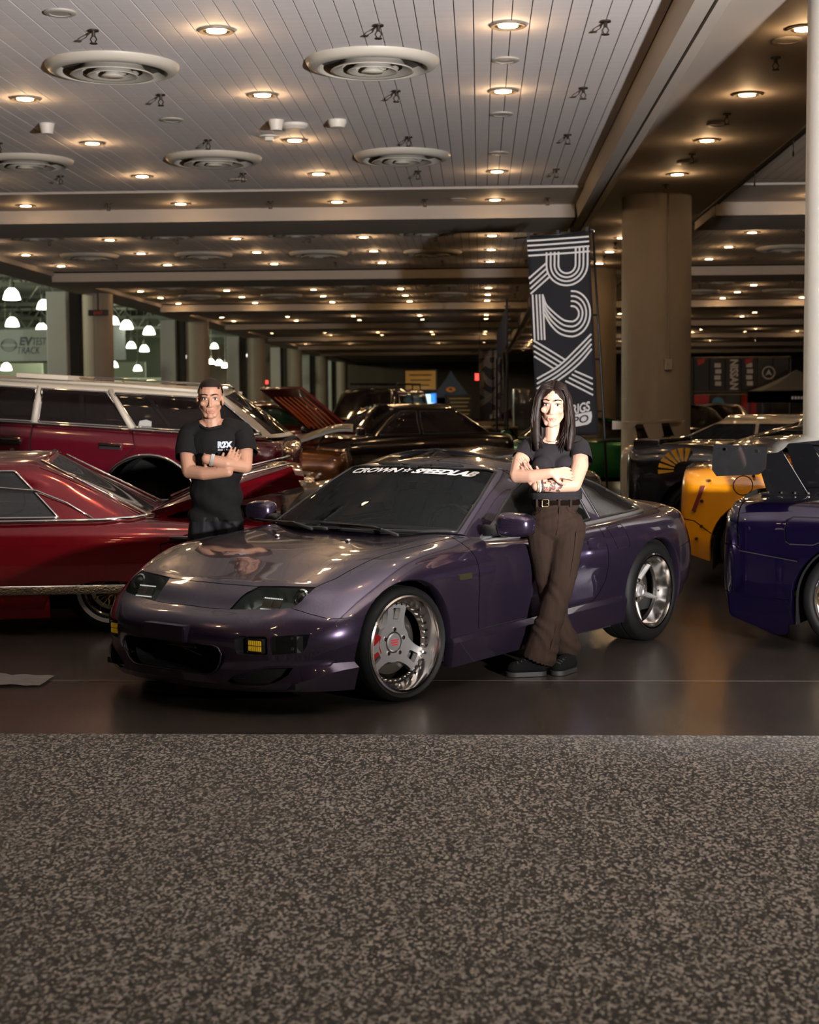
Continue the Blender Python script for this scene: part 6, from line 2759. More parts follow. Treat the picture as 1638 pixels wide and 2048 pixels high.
# ------------------------------------------------------------------ orange yellow wide body coupe
ORANGE = mat('orange_yellow', (0.78, 0.29, 0.004), rough=0.25, coat=1.0, var=0.04)
yh = R(-14)
ylw = gen_car('widebody_coupe', 'orange yellow wide body coupe parked behind the midnight purple coupe', (3.906, 12.78, 0), yh, dict(
    paint=ORANGE, track=1.0, du=.045, dv=.035, caps=(.06, .06), archm=ORANGE,
    st=[(2.2, .86, .14, .66, .72), (1.6, .98, .13, .74, .78), (1.35, 1.0, .13, .78, .82), (.7, .93, .14, .84, .88), (0, .92, .14, .90, .94), (-.7, .94, .14, .96, 1.0), (-1.40, 1.02, .14, .94, .98), (-1.85, .99, .20, .935, .97), (-2.12, .92, .28, .91, .95)],
    arches=[(1.38, .33, .39, .37), (-1.50, .33, .42, .40)],
    grooves=[([(.55, 1.1), (.55, .22), (-.55, .22), (-.80, .45), (-.82, 1.1)], 'side', side), ([(-1.90, .44), (-2.04, .54), (-2.3, .57)], 'side', side),
             (ell(-1.66, .825, .075, .075, 20) + [(-1.585, .825)], 'side', side)],
    seeds={'body': (1.6, .3, .78), 'door': (0, .92, .5), 'fuel_flap': (-1.66, .98, .825), 'rear_bumper': (-2.0, .9, .40)},
    gh=dict(bf=.95, tf=.25, tr=-.45, br=-1.25, zb=.955, zr=1.30, zr_side=1.24, wb=.80, wt=.60, splits=[-.35]),
    roofm=GLOSSB,
    wheels=[(1.38, .335, .335, .25, .26, 'dark', {}), (-1.50, .335, .335, .25, .30, 'dark', {})]))
for s in (1, -1):
    bm = B()
    prism(bm, [(-2.03, .62), (-2.06, .62), (-1.985, .82), (-1.955, .82)], s * .93, s * .985, 'Y')
    obj('flare_slot', bm, mat('slot_red', (0.16, 0.01, 0.004), rough=0.4), ylw)
    for (x, z) in ((-1.92, .86), (-1.98, .50), (-2.02, .40), (-1.98, .70), (-1.58, .90)):
        bm = B()
        cyl(bm, (x, s * .97, z), (x, s * 1.01, z), .012, 8)
        obj('flare_rivet', bm, mat('rivet_dark', (0.05, 0.02, 0.005), rough=0.4, metal=0.6), ylw)
    bm = B()
    prism(bm, [(-1.42, .985), (-1.10, 1.0), (-.72, 1.24), (-.86, 1.25)], s * .66, s * .70, 'Y')
    obj('pillar_fin', bm, ORANGE, ylw)
# tyre lettering
bmv = [c for c in ylw.children if c.name.startswith('wheel')]
for w_ in bmv:
    if w_.location.x < 0 and w_.location.y < 0:
        V_, F_ = text_polys('MICHELIN', .05, .0035)
        wd = max(v.x for v in V_)
        bm = B()
        vs = []
        for v in V_:
            a = R(188) + (v.x / wd - .5) * -1.35
            r = .272 + v.y * 1.05
            vs.append(bm.verts.new((r * math.cos(a), .009, r * math.sin(a))))
        for f in F_:
            try:
                bm.faces.new([vs[i] for i in f])
            except ValueError:
                pass
        obj('tyre_lettering', bm, WHITE, w_)

# ------------------------------------------------------------------ black coupe with yellow sun rays
BLACKPT = mat('black_paint', (0.006, 0.005, 0.006), rough=0.2, coat=1.0)
blk = gen_car('sunray_coupe', 'black coupe with yellow sun ray graphics on its rear quarter', (3.795, 16.15, 0), R(-20), dict(
    paint=BLACKPT, track=.87, du=.06, dv=.04,
    st=[(2.2, .80, .14, .64, .70), (1.6, .90, .13, .72, .76), (1.35, .92, .13, .76, .80), (.7, .90, .14, .84, .88), (0, .90, .14, .90, .94), (-.7, .91, .14, .98, 1.02), (-1.35, .94, .14, 1.02, 1.06), (-1.85, .92, .20, 1.01, 1.05), (-2.10, .86, .28, .98, 1.03)],
    arches=[(1.38, .33, .38, .37), (-1.38, .33, .39, .38)],
    grooves=[([(.55, 1.1), (.55, .22), (-.55, .22), (-.80, .45), (-.82, 1.1)], 'side', side)],
    seeds={'body': (1.6, .3, .78), 'door': (0, .92, .5)},
    gh=dict(bf=.95, tf=.25, tr=-.45, br=-1.25, zb=1.015, zr=1.28, zr_side=1.22, wb=.78, wt=.58, splits=[-.3]),
    wheels=[(1.38, .335, .335, .25, .24, 'dark', {}), (-1.38, .335, .335, .25, .26, 'dark', {})]))
YEL = mat('ray_yellow', (0.80, 0.42, 0.03), rough=0.3, coat=.5)
for s in (-1,):
    for k in range(7):
        a0 = 82 + k * 17
        bm = B()
        c = Vector((-1.50, .78))
        pts = []
        for (r, da) in ((.11, -4.5), (.27, -5.5), (.27, 5.5), (.11, 4.5)):
            pts.append((c.x + r * math.cos(R(a0 + da)), c.y + r * .85 * math.sin(R(a0 + da)) * 1.0))
        prism(bm, pts, s * .90, s * .948, 'Y')
        obj('sun_ray', bm, YEL, blk)
bm = B()
box(bm, (-1.93, 0, 1.075), (.26, 1.62, .03), bev=.012)
sp = sobj('rear_spoiler', bm, BLACKPT, blk)
for s in (1, -1):
    bm = B()
    box(bm, (-1.93, s * .77, 1.03), (.28, .06, .11), bev=.02)
    sobj('spoiler_end', bm, BLACKPT, sp)
    bm = B()
    box(bm, (-1.85, s * .5, 1.02), (.12, .03, .10))
    obj('spoiler_leg', bm, BLACKPT, sp)

# ------------------------------------------------------------------ white coupe with white wing
WHT = mat('white_paint', (0.62, 0.55, 0.45), rough=0.25, coat=1.0)
wht = gen_car('white_coupe', 'white coupe with a white rear wing in front of the broad column', (4.07, 19.40, 0), R(-28), dict(
    paint=WHT, track=.86, du=.07, dv=.05,
    st=[(2.1, .80, .16, .62, .68), (1.5, .90, .15, .70, .75), (.7, .88, .15, .80, .85), (0, .88, .15, .84, .89), (-.7, .89, .15, .88, .93), (-1.35, .91, .15, .90, .95), (-1.85, .90, .20, .90, .95), (-2.15, .85, .28, .88, .94)],
    arches=[(1.33, .32, .37, .36), (-1.33, .32, .37, .36)],
    grooves=[([(.55, 1.1), (.55, .22), (-.55, .22), (-.80, .45), (-.82, 1.1)], 'side', side)],
    seeds={'body': (1.6, .3, .78), 'door': (0, .92, .5)},
    gh=dict(bf=.8, tf=.1, tr=-.95, br=-1.55, zb=.935, zr=1.30, zr_side=1.23, wb=.78, wt=.58, splits=[-.45]),
    wheels=[(1.33, .325, .325, .24, .23, 'dark', {}), (-1.33, .325, .325, .24, .23, 'dark', {})]))
bm = B()
box(bm, (-2.1, 0, 1.20), (.28, 1.66, .035), bev=.012)
wg = sobj('rear_wing', bm, WHT, wht)
for s in (1, -1):
    bm = B()
    prism(bm, [(-1.92, 1.21), (-2.27, 1.23), (-2.27, 1.12), (-2.0, 1.13)], s * .82, s * .84, 'Y')
    obj('end_plate', bm, WHT, wg)
    bm = B()
    prism(bm, [(-2.02, 1.19), (-2.12, 1.19), (-2.06, .93), (-1.90, .93)], s * .45, s * .47, 'Y')
    obj('wing_stand', bm, GLOSSB, wg)

# ------------------------------------------------------------------ simple full cars further back
def plain_car(name, label, loc, heading, col, L=4.6, H=1.40, belt=.92, roof=(.75, .1, -.95, -1.75), w=.89, style='dark', metal=.3, roofm=None, lamps=True, lift=0.0, glassm=None, group=None):
    k = L / 4.6
    p = mat('paint_' + name + '_%d' % int(abs(loc[0] * 100) + loc[1] * 10), col, rough=0.2, metal=metal, coat=1.0)
    xf, xr = 2.15 * k, -2.15 * k
    c = gen_car(name, label, (loc[0], loc[1], lift), heading, dict(
        paint=p, track=w - .03, du=.10, dv=.07, roofm=roofm or p, glass=glassm or DKGL,
        st=[(xf, w - .10, .22, belt - .24, belt - .19), (1.6 * k, w - .01, .18, belt - .17, belt - .12), (1.0 * k, w, .17, belt - .10, belt - .05), (0, w, .17, belt - .03, belt + .01), (-1.3 * k, w + .01, .17, belt - .01, belt + .03), (-1.8 * k, w - .01, .20, belt - .02, belt + .02), (xr, w - .07, .27, belt - .05, belt - .01)],
        arches=[(1.36 * k, .33, .38, .37), (-1.36 * k, .33, .38, .37)],
        grooves=[([(.60, belt + .1), (.60, .26), (-.55, .26), (-.75, .5), (-.78, belt + .1)], 'side', side)],
        seeds={'body': (1.6 * k, .3, belt), 'door': (0, w, .5)},
        gh=dict(bf=roof[0] * k, tf=roof[1] * k, tr=roof[2] * k, br=roof[3] * k, zb=belt - .01, zr=H, zr_side=H - .07, wb=w - .10, wt=w - .27, splits=[-.5 * k]),
        wheels=[(1.36 * k, .325, .325, .23, .22, style, {'seg': 24}), (-1.36 * k, .325, .325, .23, .22, style, {'seg': 24})]))
    if group:
        c['group'] = group
    if lamps:
        LH = mat('lamp_clear', (0.5, 0.5, 0.48), rough=0.1, coat=1, metal=.3)
        LR = mat('tail_red_lens', (0.5, 0.01, 0.01))
        slab('head_lamp', c, (xf - .02, w * .62, belt - .33), (.10, .34, .12), LH, .02)
        slab('tail_lamp', c, (xr + .01, w * .62, belt - .18), (.10, .36, .13), LR, .02)
        slab('front_grille', c, (xf + .06, 0, belt - .42), (.06, .9, .14), BLACKP, .01, both_sides=False)
        slab('door_mirror', c, (.62 * k, w + .06, belt + .06), (.10, .16, .11), p, .03)
    return c
# ================================================================== things further back
# ------------------------------------------------------------------ the striped banner
NAVY = mat('banner_cloth', (0.018, 0.018, 0.026), rough=0.75, var=0.2, scale=3, sheen=0.2)
STRP = mat('banner_print', (0.62, 0.61, 0.60), rough=0.75)
POLEB = mat('pole_black', (0.012, 0.012, 0.013), rough=0.4, metal=0.5)


def ribbon(bm, pts, w, fn):
    """flat band of width w along pts, laid on the cloth by fn"""
    P2 = [Vector(p) for p in pts]
    L, Rr = [], []
    for i, p in enumerate(P2):
        d = (P2[min(i + 1, len(P2) - 1)] - P2[max(i - 1, 0)])
        d.normalize()
        n = Vector((-d.y, d.x)) * (w / 2)
        L.append(bm.verts.new(fn(p + n)))
        Rr.append(bm.verts.new(fn(p - n)))
    for i in range(len(P2) - 1):
        bm.faces.new((L[i], L[i + 1], Rr[i + 1], Rr[i]))


def smooth_line(pts, n=8):
    P2 = [Vector((p[0], p[1], 0)) for p in pts]
    K = list(range(len(P2)))
    ts = [i / n for i in range((len(P2) - 1) * n + 1)]
    M = herm(K, ts)
    A = M @ np.array([[p.x, p.y] for p in P2])
    return [tuple(a) for a in A]


def fine(pts, n=6):
    out = []
    for a, b in zip(pts, pts[1:]):
        for k in range(n):
            out.append((a[0] + (b[0] - a[0]) * k / n, a[1] + (b[1] - a[1]) * k / n))
    out.append(pts[-1])
    return out


def striped_banner(loc, rz, w, h, z0, lean, label, hang=None, text=True, m_cloth=NAVY, m_print=STRP, pole=True):
    b = empty('banner_flag', loc, rz, label, 'banner', 'striped banner flags')
    k = w / 303.0        # drawing units to metres; the design is laid out on a 303 x 970 field

    def fn(p, off=.004):
        u, v = p[0], p[1]
        x = u * k + (v / 970) * lean
        z = z0 + h - v / 970 * h + .02 * (u / 303) * (1 - v / 970)
        y = .018 * math.sin(v / 970 * 7 + u / 303 * 3) + .010 * math.sin(u / 303 * 9 + v / 200)
        return Vector((x, y - off, z))
    bm = B()
    G_ = [[bm.verts.new(fn((303 * i / 14, 970 * j / 44), 0)) for i in range(15)] for j in range(45)]
    for j in range(44):
        for i in range(14):
            bm.faces.new((G_[j][i], G_[j][i + 1], G_[j + 1][i + 1], G_[j + 1][i]))
    bmesh.ops.solidify(bm, geom=bm.faces[:], thickness=.002)
    cl = obj('cloth', bm, m_cloth, b, smooth=True)
    T = lambda zx, zy: (zx - 187 - (zy - 105) * .062, zy - 105)
    lines = []
    for i, y in enumerate((132, 155, 178, 203)):
        lines.append(fine([(0 if i < 3 else 2, y - 105 + 0), (150, y - 105 - 4), (302, y - 105 - 10)], 8))
    for i, r in enumerate((100, 80, 61, 42)):
        cx, cy = 385, 252
        pts = [(cx - r, 190)] + [(cx - r * math.cos(R(a)), cy + r * math.sin(R(a))) for a in range(0, 181, 9)] + [(cx + r, 172)]
        lines.append([T(*p) for p in pts])
    for (a, b2) in (((282, 243), (199, 312)), ((285, 268), (203, 338)), ((290, 290), (206, 363)), ((300, 308), (208, 387))):
        lines.append(fine([T(*a), T(*b2)]))
    for i, x in enumerate((218, 236, 252, 267)):
        lines.append(fine([T(x, 391), T(x + 12, 612)]))
    for i, (rx, ry, yl) in enumerate(((90, 109, 478), (71, 85, 450), (53, 61, 424), (35, 37, 396))):
        cx, cy = 410, 489
        pts = [(405, cy - ry)] + [(cx + rx * math.sin(R(a)), cy - ry * math.cos(R(a))) for a in range(10, 181, 10)]
        by = cy + ry
        pts += [(375, by - 6), (340, by - 24 - i * 2), (305, by - 62), (283, by - 100 + i * 4), (268, yl)]
        lines.append(smooth_line([T(*p) for p in pts], 3))
    for (a, b2) in (((222, 612), (384, 712)), ((224, 638), (367, 727)), ((226, 665), (350, 741)), ((228, 690), (332, 756)), ((428, 764), (517, 803)), ((414, 780), (518, 830)), ((400, 796), (519, 856)), ((383, 812), (520, 882))):
        lines.append(fine([T(*a), T(*b2)]))
    for i in range(4):
        lines.append(smooth_line([T(507 + i, 588 + 24 * i), T(440 + 4 * i, 655 + 24 * i), T(350 + 4 * i, 738 + 20 * i), T(242, 800 + 24 * i)], 6))
    for ln in lines:
        bm = B()
        ribbon(bm, ln, 8.5, fn)
        obj('stripe', bm, m_print, cl)
    if text:
        for (s_, x0, y0, w_, h_, mm) in (('RIGS', 417, 975, 88, 46, m_print),):
            V, Fs = text_polys(s_, 1.0, .03, 0)
            W_, T_ = max(v.x for v in V), max(v.y for v in V)
            bm = B()
            vs = []
            for v in V:
                p = T(x0 + w_ * v.x / W_, y0 - h_ * v.y / T_ - .22 * w_ * v.x / W_)
                vs.append(bm.verts.new(fn(p, .005)))
            for f in Fs:
                try:
                    bm.faces.new([vs[i] for i in f])
                except ValueError:
                    pass
            obj('lettering', bm, mm, cl)
        bm = B()
        bm.faces.new([bm.verts.new(fn(T(*p), .016)) for p in ((385, 985), (512, 960), (516, 985), (510, 1012), (494, 1024), (385, 1044))])
        tb = obj('lettering_block', bm, m_print, cl)
        V, Fs = text_polys('PO', 1.0, .015, 0)
        W_, T_ = max(v.x for v in V), max(v.y for v in V)
        bm = B()
        vs = [bm.verts.new(fn(T(424 + 74 * v.x / W_, 1024 - 36 * v.y / T_ - .20 * 74 * v.x / W_), .024)) for v in V]
        for f in Fs:
            try:
                bm.faces.new([vs[i] for i in f])
            except ValueError:
                pass
        obj('lettering', bm, m_cloth, tb)
    if pole:
        bm = B()
        tube(bm, [(w + .055 - lean * .05, 0, z0 + h + .03), (w + .06 + lean * .45, 0, z0 + h * .55), (w + .07 + lean * 1.0, 0, z0), (w + .08 + lean * 1.35, 0, .0)], .016, 10)
        obj('pole', bm, POLEB, b, smooth=True)
        bm = B()
        tube(bm, [(-.16, 0, z0 + h - .035), (w * .5, 0, z0 + h + .005), (w + .05, 0, z0 + h + .045)], .012, 8)
        obj('top_bar', bm, POLEB, b, smooth=True)
        bm = B()
        tube(bm, [(w + .02, -.005, z0 + h + .05), (w + .058, -.005, z0 + h + .055), (w + .062, -.005, z0 + h - .01)], .014, 8)
        obj('corner_elbow', bm, CHROME, b, smooth=True)
        for v in (.02, .5 * w, w * .97):
            bm = B()
            box(bm, (v, 0, z0 + h + .0 + .07 * (v / w) - .01), (.035, .02, .06))
            obj('cloth_loop', bm, m_cloth, b)
        for t in (.12, .40, .62, .88):
            bm = B()
            cyl(bm, (w + lean * t, 0, z0 + h * (1 - t)), (w + .065 + lean * t, 0, z0 + h * (1 - t)), .012, 8)
            obj('pole_clip', bm, POLEB, b)
        bm = B()
        box(bm, (w + .08 + lean * 1.35, 0, .03), (.55, .55, .06), bev=.02)
        sobj('base_plate', bm, POLEB, b)
    return b


striped_banner((.575, 19.0, 0), 0, .748, 2.42, 1.07, .125, 'tall dark banner flag with white stripe lettering behind the leaning person')
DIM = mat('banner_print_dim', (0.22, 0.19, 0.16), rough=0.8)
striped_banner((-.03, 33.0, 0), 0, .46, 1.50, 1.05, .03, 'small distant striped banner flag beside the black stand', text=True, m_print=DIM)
# edge-on black stand with a folded flag
s_ = empty('flag_stand', (.53, 30.2, 0), 0, 'black pole stand with a narrow flag seen edge on', 'stand')
for x in (0, -.20):
    bm = B()
    cyl(bm, (x, 0, 0), (x, 0, 3.45 if x == 0 else 2.3), .022, 8)
    obj('pole', bm, POLEB, s_)
bm = B()
prism(bm, [(0, 3.35), (-.05, 3.2), (-.14, 2.95), (-.20, 2.75), (-.20, 2.25), (-.06, 2.45), (0, 2.6)], -.02, .02, 'Y')
obj('flag_cloth', bm, NAVY, s_)
for z in (3.30, 3.05, 2.85, 2.6):
    bm = B()
    cyl(bm, (-.05, 0, z), (.06, 0, z), .012, 6)
    obj('clip', bm, POLEB, s_)
bm = B()
box(bm, (-.08, 0, .04), (.6, .6, .08), bev=.02)
sobj('base_plate', bm, POLEB, s_)

# ------------------------------------------------------------------ distant canopies, boards, screens
def canopy(loc, rz, w, h_eave, h_peak, m, label, logo=None, text=None):
    c = empty('canopy_tent', loc, rz, label, 'tent')
    bm = B()
    pk = bm.verts.new((0, 0, h_peak))
    q = []
    for (x, y) in ((-1, -1), (1, -1), (1, 1), (-1, 1)):
        q.append(bm.verts.new((x * w / 2, y * w / 2, h_eave)))
    for i in range(4):
        bm.faces.new((pk, q[i], q[(i + 1) % 4]))
    bmesh.ops.subdivide_edges(bm, edges=[e for e in bm.edges if pk in e.verts], cuts=3)
    for v in bm.verts:
        t = (v.co.z - h_eave) / (h_peak - h_eave)
        v.co.z -= .10 * math.sin(PI * t) * (h_peak - h_eave)
    obj('roof', bm, m, c)
    bm = B()
    for (a, b) in (((-1, -1), (1, -1)), ((1, -1), (1, 1)), ((1, 1), (-1, 1)), ((-1, 1), (-1, -1))):
        p = [(a[0] * w / 2, a[1] * w / 2, h_eave), (b[0] * w / 2, b[1] * w / 2, h_eave), (b[0] * w / 2, b[1] * w / 2, h_eave - .3), (a[0] * w / 2, a[1] * w / 2, h_eave - .3)]
        bm.faces.new([bm.verts.new(v) for v in p])
    bmesh.ops.solidify(bm, geom=bm.faces[:], thickness=.006)
    obj('valance', bm, m, c)
    for (x, y) in ((-1, -1), (1, -1), (1, 1), (-1, 1)):
        bm = B()
        box(bm, (x * (w / 2 - .04), y * (w / 2 - .04), h_eave / 2), (.05, .05, h_eave))
        obj('leg', bm, POLEB, c)
    if logo:
        bm = B()
        for k in range(12):
            a = 2 * PI * k / 12
            t = .46
            r = .24 if True else 0
        zc = h_eave + (h_peak - h_eave) * .30
        yc = -w / 2 * (1 - .30) - .02
        pts = []
        for k in range(48):
            a = 2 * PI * k / 48
            r = w * (.105 if (k // 2) % 2 else .088)
            pts.append((r * 1.15 * math.cos(a), r * .62 * math.sin(a)))
        inn = [(w * .045 * math.cos(2 * PI * k / 48), w * .028 * math.sin(2 * PI * k / 48)) for k in range(48)]
        sl = (h_peak - h_eave) / (w / 2)
        A_ = [bm.verts.new((p[0], yc + p[1] / sl * .85 - .03, zc + p[1])) for p in pts]
        B_ = [bm.verts.new((p[0], yc + p[1] / sl * .85 - .03, zc + p[1])) for p in inn]
        for k in range(48):
            bm.faces.new((A_[k], A_[(k + 1) % 48], B_[(k + 1) % 48], B_[k]))
        obj('emblem', bm, logo, c)
    if text:
        for k in range(9):
            if k == 4:
                continue
            bm = B()
            box(bm, ((k - 4) * w * .036, -w / 2 - .012, h_eave - .18), (w * .024, .004, .07))
            obj('print_mark', bm, WHITE, c)
    return c


canopy((-1.52, 82.0, 0), 0, 2.2, 1.62, 3.05, mat('canopy_blue', (0.035, 0.065, 0.15), rough=0.7), 'blue canopy tent with an orange gear emblem far down the hall', logo=mat('emblem_orange', (0.75, 0.30, 0.05), rough=0.5))
canopy((8.05, 40.0, 0), 0, 2.1, 1.68, 2.22, mat('canopy_grey', (0.035, 0.035, 0.042), rough=0.7), 'dark grey canopy tent near the right column', text=True)


def board(name, label, cat, loc, w, h, m, frame=None, z0=0.0, legs=True):
    b = empty(name, loc, 0, label, cat)
    bm = B()
    box(bm, (0, 0, z0 + h / 2), (w, .05, h), bev=.008)
    sobj('panel', bm, m, b)
    if frame:
        for (x, z, sx, sz) in ((0, z0 + h + .02, w + .1, .05), (0, z0 - .02, w + .1, .05), (-w / 2 - .02, z0 + h / 2, .05, h), (w / 2 + .02, z0 + h / 2, .05, h)):
            bm = B()
            box(bm, (x, 0, z), (sx, .08, sz))
            obj('frame_bar', bm, frame, b)
    if legs and z0 > 0.1:
        for s in (-1, 1):
            bm = B()
            cyl(bm, (s * w * .42, .05, 0), (s * w * .42, .05, z0 + h * .5), .03, 8)
            obj('leg', bm, POLEB, b)
    return b


bd = board('sign_board', 'orange sign board standing left of the blue tent', 'sign', (-2.36, 62.0, 0), 1.22, .76, mat('board_orange', (0.36, 0.17, 0.03), rough=0.6, emit=(0.9, .42, .08), estr=.10), POLEB, 1.92)
for k in range(3):
    bm = B()
    box(bm, (0, -.035, 2.5 - .2 * k), (.9 - .1 * k, .01, .05))
    obj('text_line', bm, mat('board_text', (0.13, 0.06, 0.015), rough=0.6), bd)
sc_ = board('display_screen', 'lit display screen under the orange sign board', 'screen', (-2.34, 61.0, 0), 1.15, .52, emis('screen_white', (0.55, 0.85, 1.0), 1.6), POLEB, 1.22)
bm = B()
box(bm, (.52, -.03, 1.42), (.22, .02, .70))
obj('screen_side', bm, emis('screen_blue', (0.05, 0.28, 0.95), 1.4), sc_)
bm = B()
box(bm, (.52, -.045, 1.26), (.20, .02, .25))
obj('screen_band', bm, emis('screen_yellow', (0.9, 0.8, 0.25), 1.0), sc_)
kb = board('info_kiosk', 'dark information kiosk with dim text rows', 'kiosk', (-.68, 52.0, 0), .88, 1.1, mat('kiosk_dark', (0.02, 0.018, 0.015), rough=0.6), POLEB, .55)
for k in range(7):
    bm = B()
    box(bm, (0, -.03, 1.55 - .13 * k), (.7 - .08 * (k % 3), .01, .035))
    obj('text_row', bm, mat('kiosk_text', (0.24, 0.17, 0.05), rough=0.7, emit=(.6, .4, .1), estr=.06), kb)
# red beacon and exit signs
for i, (x, y, z, lab, w) in enumerate(((.0, 60.0, 2.38, 'small red lamp glowing beside the distant striped banner', .42), (-16.3, 118.0, 2.95, 'red exit sign beyond the left columns', .42), (-10.2, 41.4, 3.9, 'dim red exit sign on the left column beam', .55))):
    o = empty('exit_sign', (x, y, z), 0, lab, 'sign', 'red lit signs')
    bm = B()
    box(bm, (0, 0, 0), (w, .06, w * .8 if i < 2 else .16), bev=.01)
    sobj('housing', bm, BLACKP, o)
    bm = B()
    cyl(bm, (0, 0, 0), (0, 0, (8.46 if i == 1 else 4.55) - z), .012, 6)
    obj('hanging_rod', bm, POLEB, o)
    if i < 2:
        bm = B()
        box(bm, (0, -.035, 0), (w * .85, .01, w * .62))
        obj('lit_face', bm, emis('exit_red', (1.0, 0.05, 0.04), 3.0), o)
    else:
        text_obj('lettering', 'EXIT', .12, mat('exit_dim', (0.25, 0.02, 0.015), rough=0.5, emit=(1, .05, .03), estr=.15), o, Matrix.Translation((0, -.04, -.045)) @ Matrix.Rotation(R(90), 4, 'X'), align='C')
# wall of brand flags at the right
VB = mat('flag_black', (0.012, 0.010, 0.010), rough=0.7)
VR = mat('flag_red', (0.30, 0.012, 0.012), rough=0.7)
wf = empty('flag_wall', (6.2, 44.0, 0), 0, 'rack of black and red brand flags behind the right cars', 'flag rack')
bm = B()
for x in (-.22, 2.5):
    cyl(bm, (x, 0, 0), (x, 0, 2.66), .03, 8)
obj('rack_post', bm, POLEB, wf)
for z in (2.64, 1.68, 1.60):
    bm = B()
    cyl(bm, (-.25, 0, z), (2.5, 0, z), .02, 8)
    obj('rack_rail', bm, mat('rail_grey', (0.2, 0.16, 0.12), rough=0.4, metal=.6), wf)
words_ = [None, None, 'NISSAN', None, None, None]
for k in range(6):
    x = -.18 + .44 * k
    bm = B()
    box(bm, (x + .2, -.02, 2.16), (.42, .01, .94))
    f = obj('flag', bm, VB, wf)
    if words_[k]:
        text_obj('lettering', words_[k], .30, mat('flag_print', (0.42, 0.38, 0.34), rough=0.7), f, Matrix.Translation((x + .12, -.03, 2.58)) @ Matrix.Rotation(R(90), 4, 'X') @ Matrix.Rotation(R(-90), 4, 'Z'), bold=.012, width=.84)
    if k in (1, 3):
        for t_ in range(4):
            bm = B()
            box(bm, (x + .2 + .02 * (t_ % 2), -.03, 2.42 - .17 * t_), (.17, .006, .12))
            obj('print_mark', bm, mat('flag_print', (0.42, 0.38, 0.34), rough=0.7), f)
    if k == 4:
        bm = B()
        tube(bm, [(x + .3 + .17 * math.cos(a), -.03, 2.2 + .17 * math.sin(a)) for a in [2 * PI * t / 20 for t in range(20)]], .02, 6, closed=True)
        prism(bm, [(x + .2, 2.12), (x + .30, 2.30), (x + .40, 2.12), (x + .30, 2.17)], -.04, -.03, 'Y')
        obj('emblem', bm, mat('flag_print', (0.42, 0.38, 0.34)), f)
    if k in (0, 3):
        bm = B()
        prism(bm, [(x + .08, 2.58), (x + .30, 2.62), (x + .26, 2.50), (x + .10, 2.42)], -.034, -.03, 'Y')
        obj('emblem', bm, VR, f)
    bm = B()
    box(bm, (x + .2, -.02, 1.14), (.42, .01, .90))
    f2 = obj('flag', bm, VR if k in (0, 3) else VB, wf)
    if k == 1:
        bm = B()
        cyl(bm, (x + .22, -.02, 1.36), (x + .22, -.034, 1.36), .17, 24)
        obj('emblem', bm, mat('flag_blue', (0.05, 0.16, 0.24), rough=0.7), f2)
# neighbouring hall: hanging lamps and the large banners
LAMPM = emis('high_bay_glass', (1.0, 0.98, 0.82), 5.0)
LPOS = [(24, 583, 33), (87, 603, 28), (22, 636, 27), (80, 647, 25), (6, 726, 22), (158, 619, 22), (226, 636, 24), (256, 645, 26), (298, 656, 24), (262, 684, 19), (289, 691, 19), (226, 723, 18), (272, 731, 17), (366, 674, 18), (367, 707, 17), (427, 688, 16), (438, 721, 16), (424, 718, 14), (451, 726, 14), (451, 769, 12), (489, 706, 13), (529, 715, 12)]
bm = B()
lathe(bm, [(.04, .36), (.09, .34), (.19, .24), (.25, .06), (.26, 0.0), (.20, -.01), (.0005, -.02)], 20)
ME_HB = auto_smooth(to_mesh(bm, 'glass_bell'), 60)
ME_HB.materials.append(LAMPM)
bm = B()
cyl(bm, (0, 0, .34), (0, 0, .52), .09, 12)
cyl(bm, (0, 0, .52), (0, 0, .60), .04, 6)
ME_HC = to_mesh(bm, 'ballast')
ME_HC.materials.append(TRUSS)
HB = [(-13.94, 46.0, 4.73), (-15.6, 55.3, 5.0), (-17.4, 57.4, 4.5), (-17.6, 62.0, 4.5), (-21.7, 70.5, 3.15), (-18.2, 70.0, 5.6), (-15.3, 64.6, 4.9), (-13.6, 59.6, 4.47), (-13.8, 64.6, 4.47), (-18.4, 81.6, 4.5), (-17.7, 81.6, 4.32), (-20.4, 86.0, 3.6), (-20.2, 91.2, 3.5), (-16.6, 86.1, 4.96), (-17.5, 91.2, 4.2), (-16.6, 96.9, 4.97), (-16.3, 96.9, 3.93), (-19.2, 110.7, 4.35), (-18.2, 110.7, 4.07), (-20.5, 125.0, 2.67), (-18.1, 119.2, 5.07), (-18.0, 129.0, 4.95)]
for i, (x, y, z) in enumerate(HB):
    o = empty('pendant_lamp', (x, min(y, 127), z - .15), 0, '%s glowing glass bell lamp hanging in the side hall' % ORD[i], 'lamp', 'side hall pendant lamps')
    link('glass_bell', ME_HB, None, o)
    link('ballast', ME_HC, None, o)
    bm = B()
    cyl(bm, (0, 0, .5), (0, 0, 8.47 - (z - .15)), .012, 6)
    obj('hanging_rod', bm, TRUSS, o)
LAMPM.cycles.emission_sampling = 'NONE'
for i, (x, y) in enumerate(((-18, 40), (-24, 56), (-18, 72), (-24, 90), (-20, 108))):
    light('side_hall_light', 'POINT', (x, y, 5.4), 1500, (1.0, 0.99, 0.72), size=.4)
SHB = mat('side_hall_banner', (0.34, 0.38, 0.36), rough=0.7)
o = empty('hanging_banner', (-14.8, 50.0, 0), 0, 'pale hanging banner reading EV TEST TRACK in the side hall', 'banner')
bm = B()
box(bm, (-.4, 0, 3.37), (2.4, .03, 1.02))
obj('cloth', bm, SHB, o)
INKB = mat('banner_ink', (0.07, 0.09, 0.11), rough=0.7)
RX = Matrix.Rotation(R(90), 4, 'X')
text_obj('lettering', 'EV', .36, INKB, o, Matrix.Translation((-.13, -.03, 3.38)) @ RX, bold=.014, shear=.15)
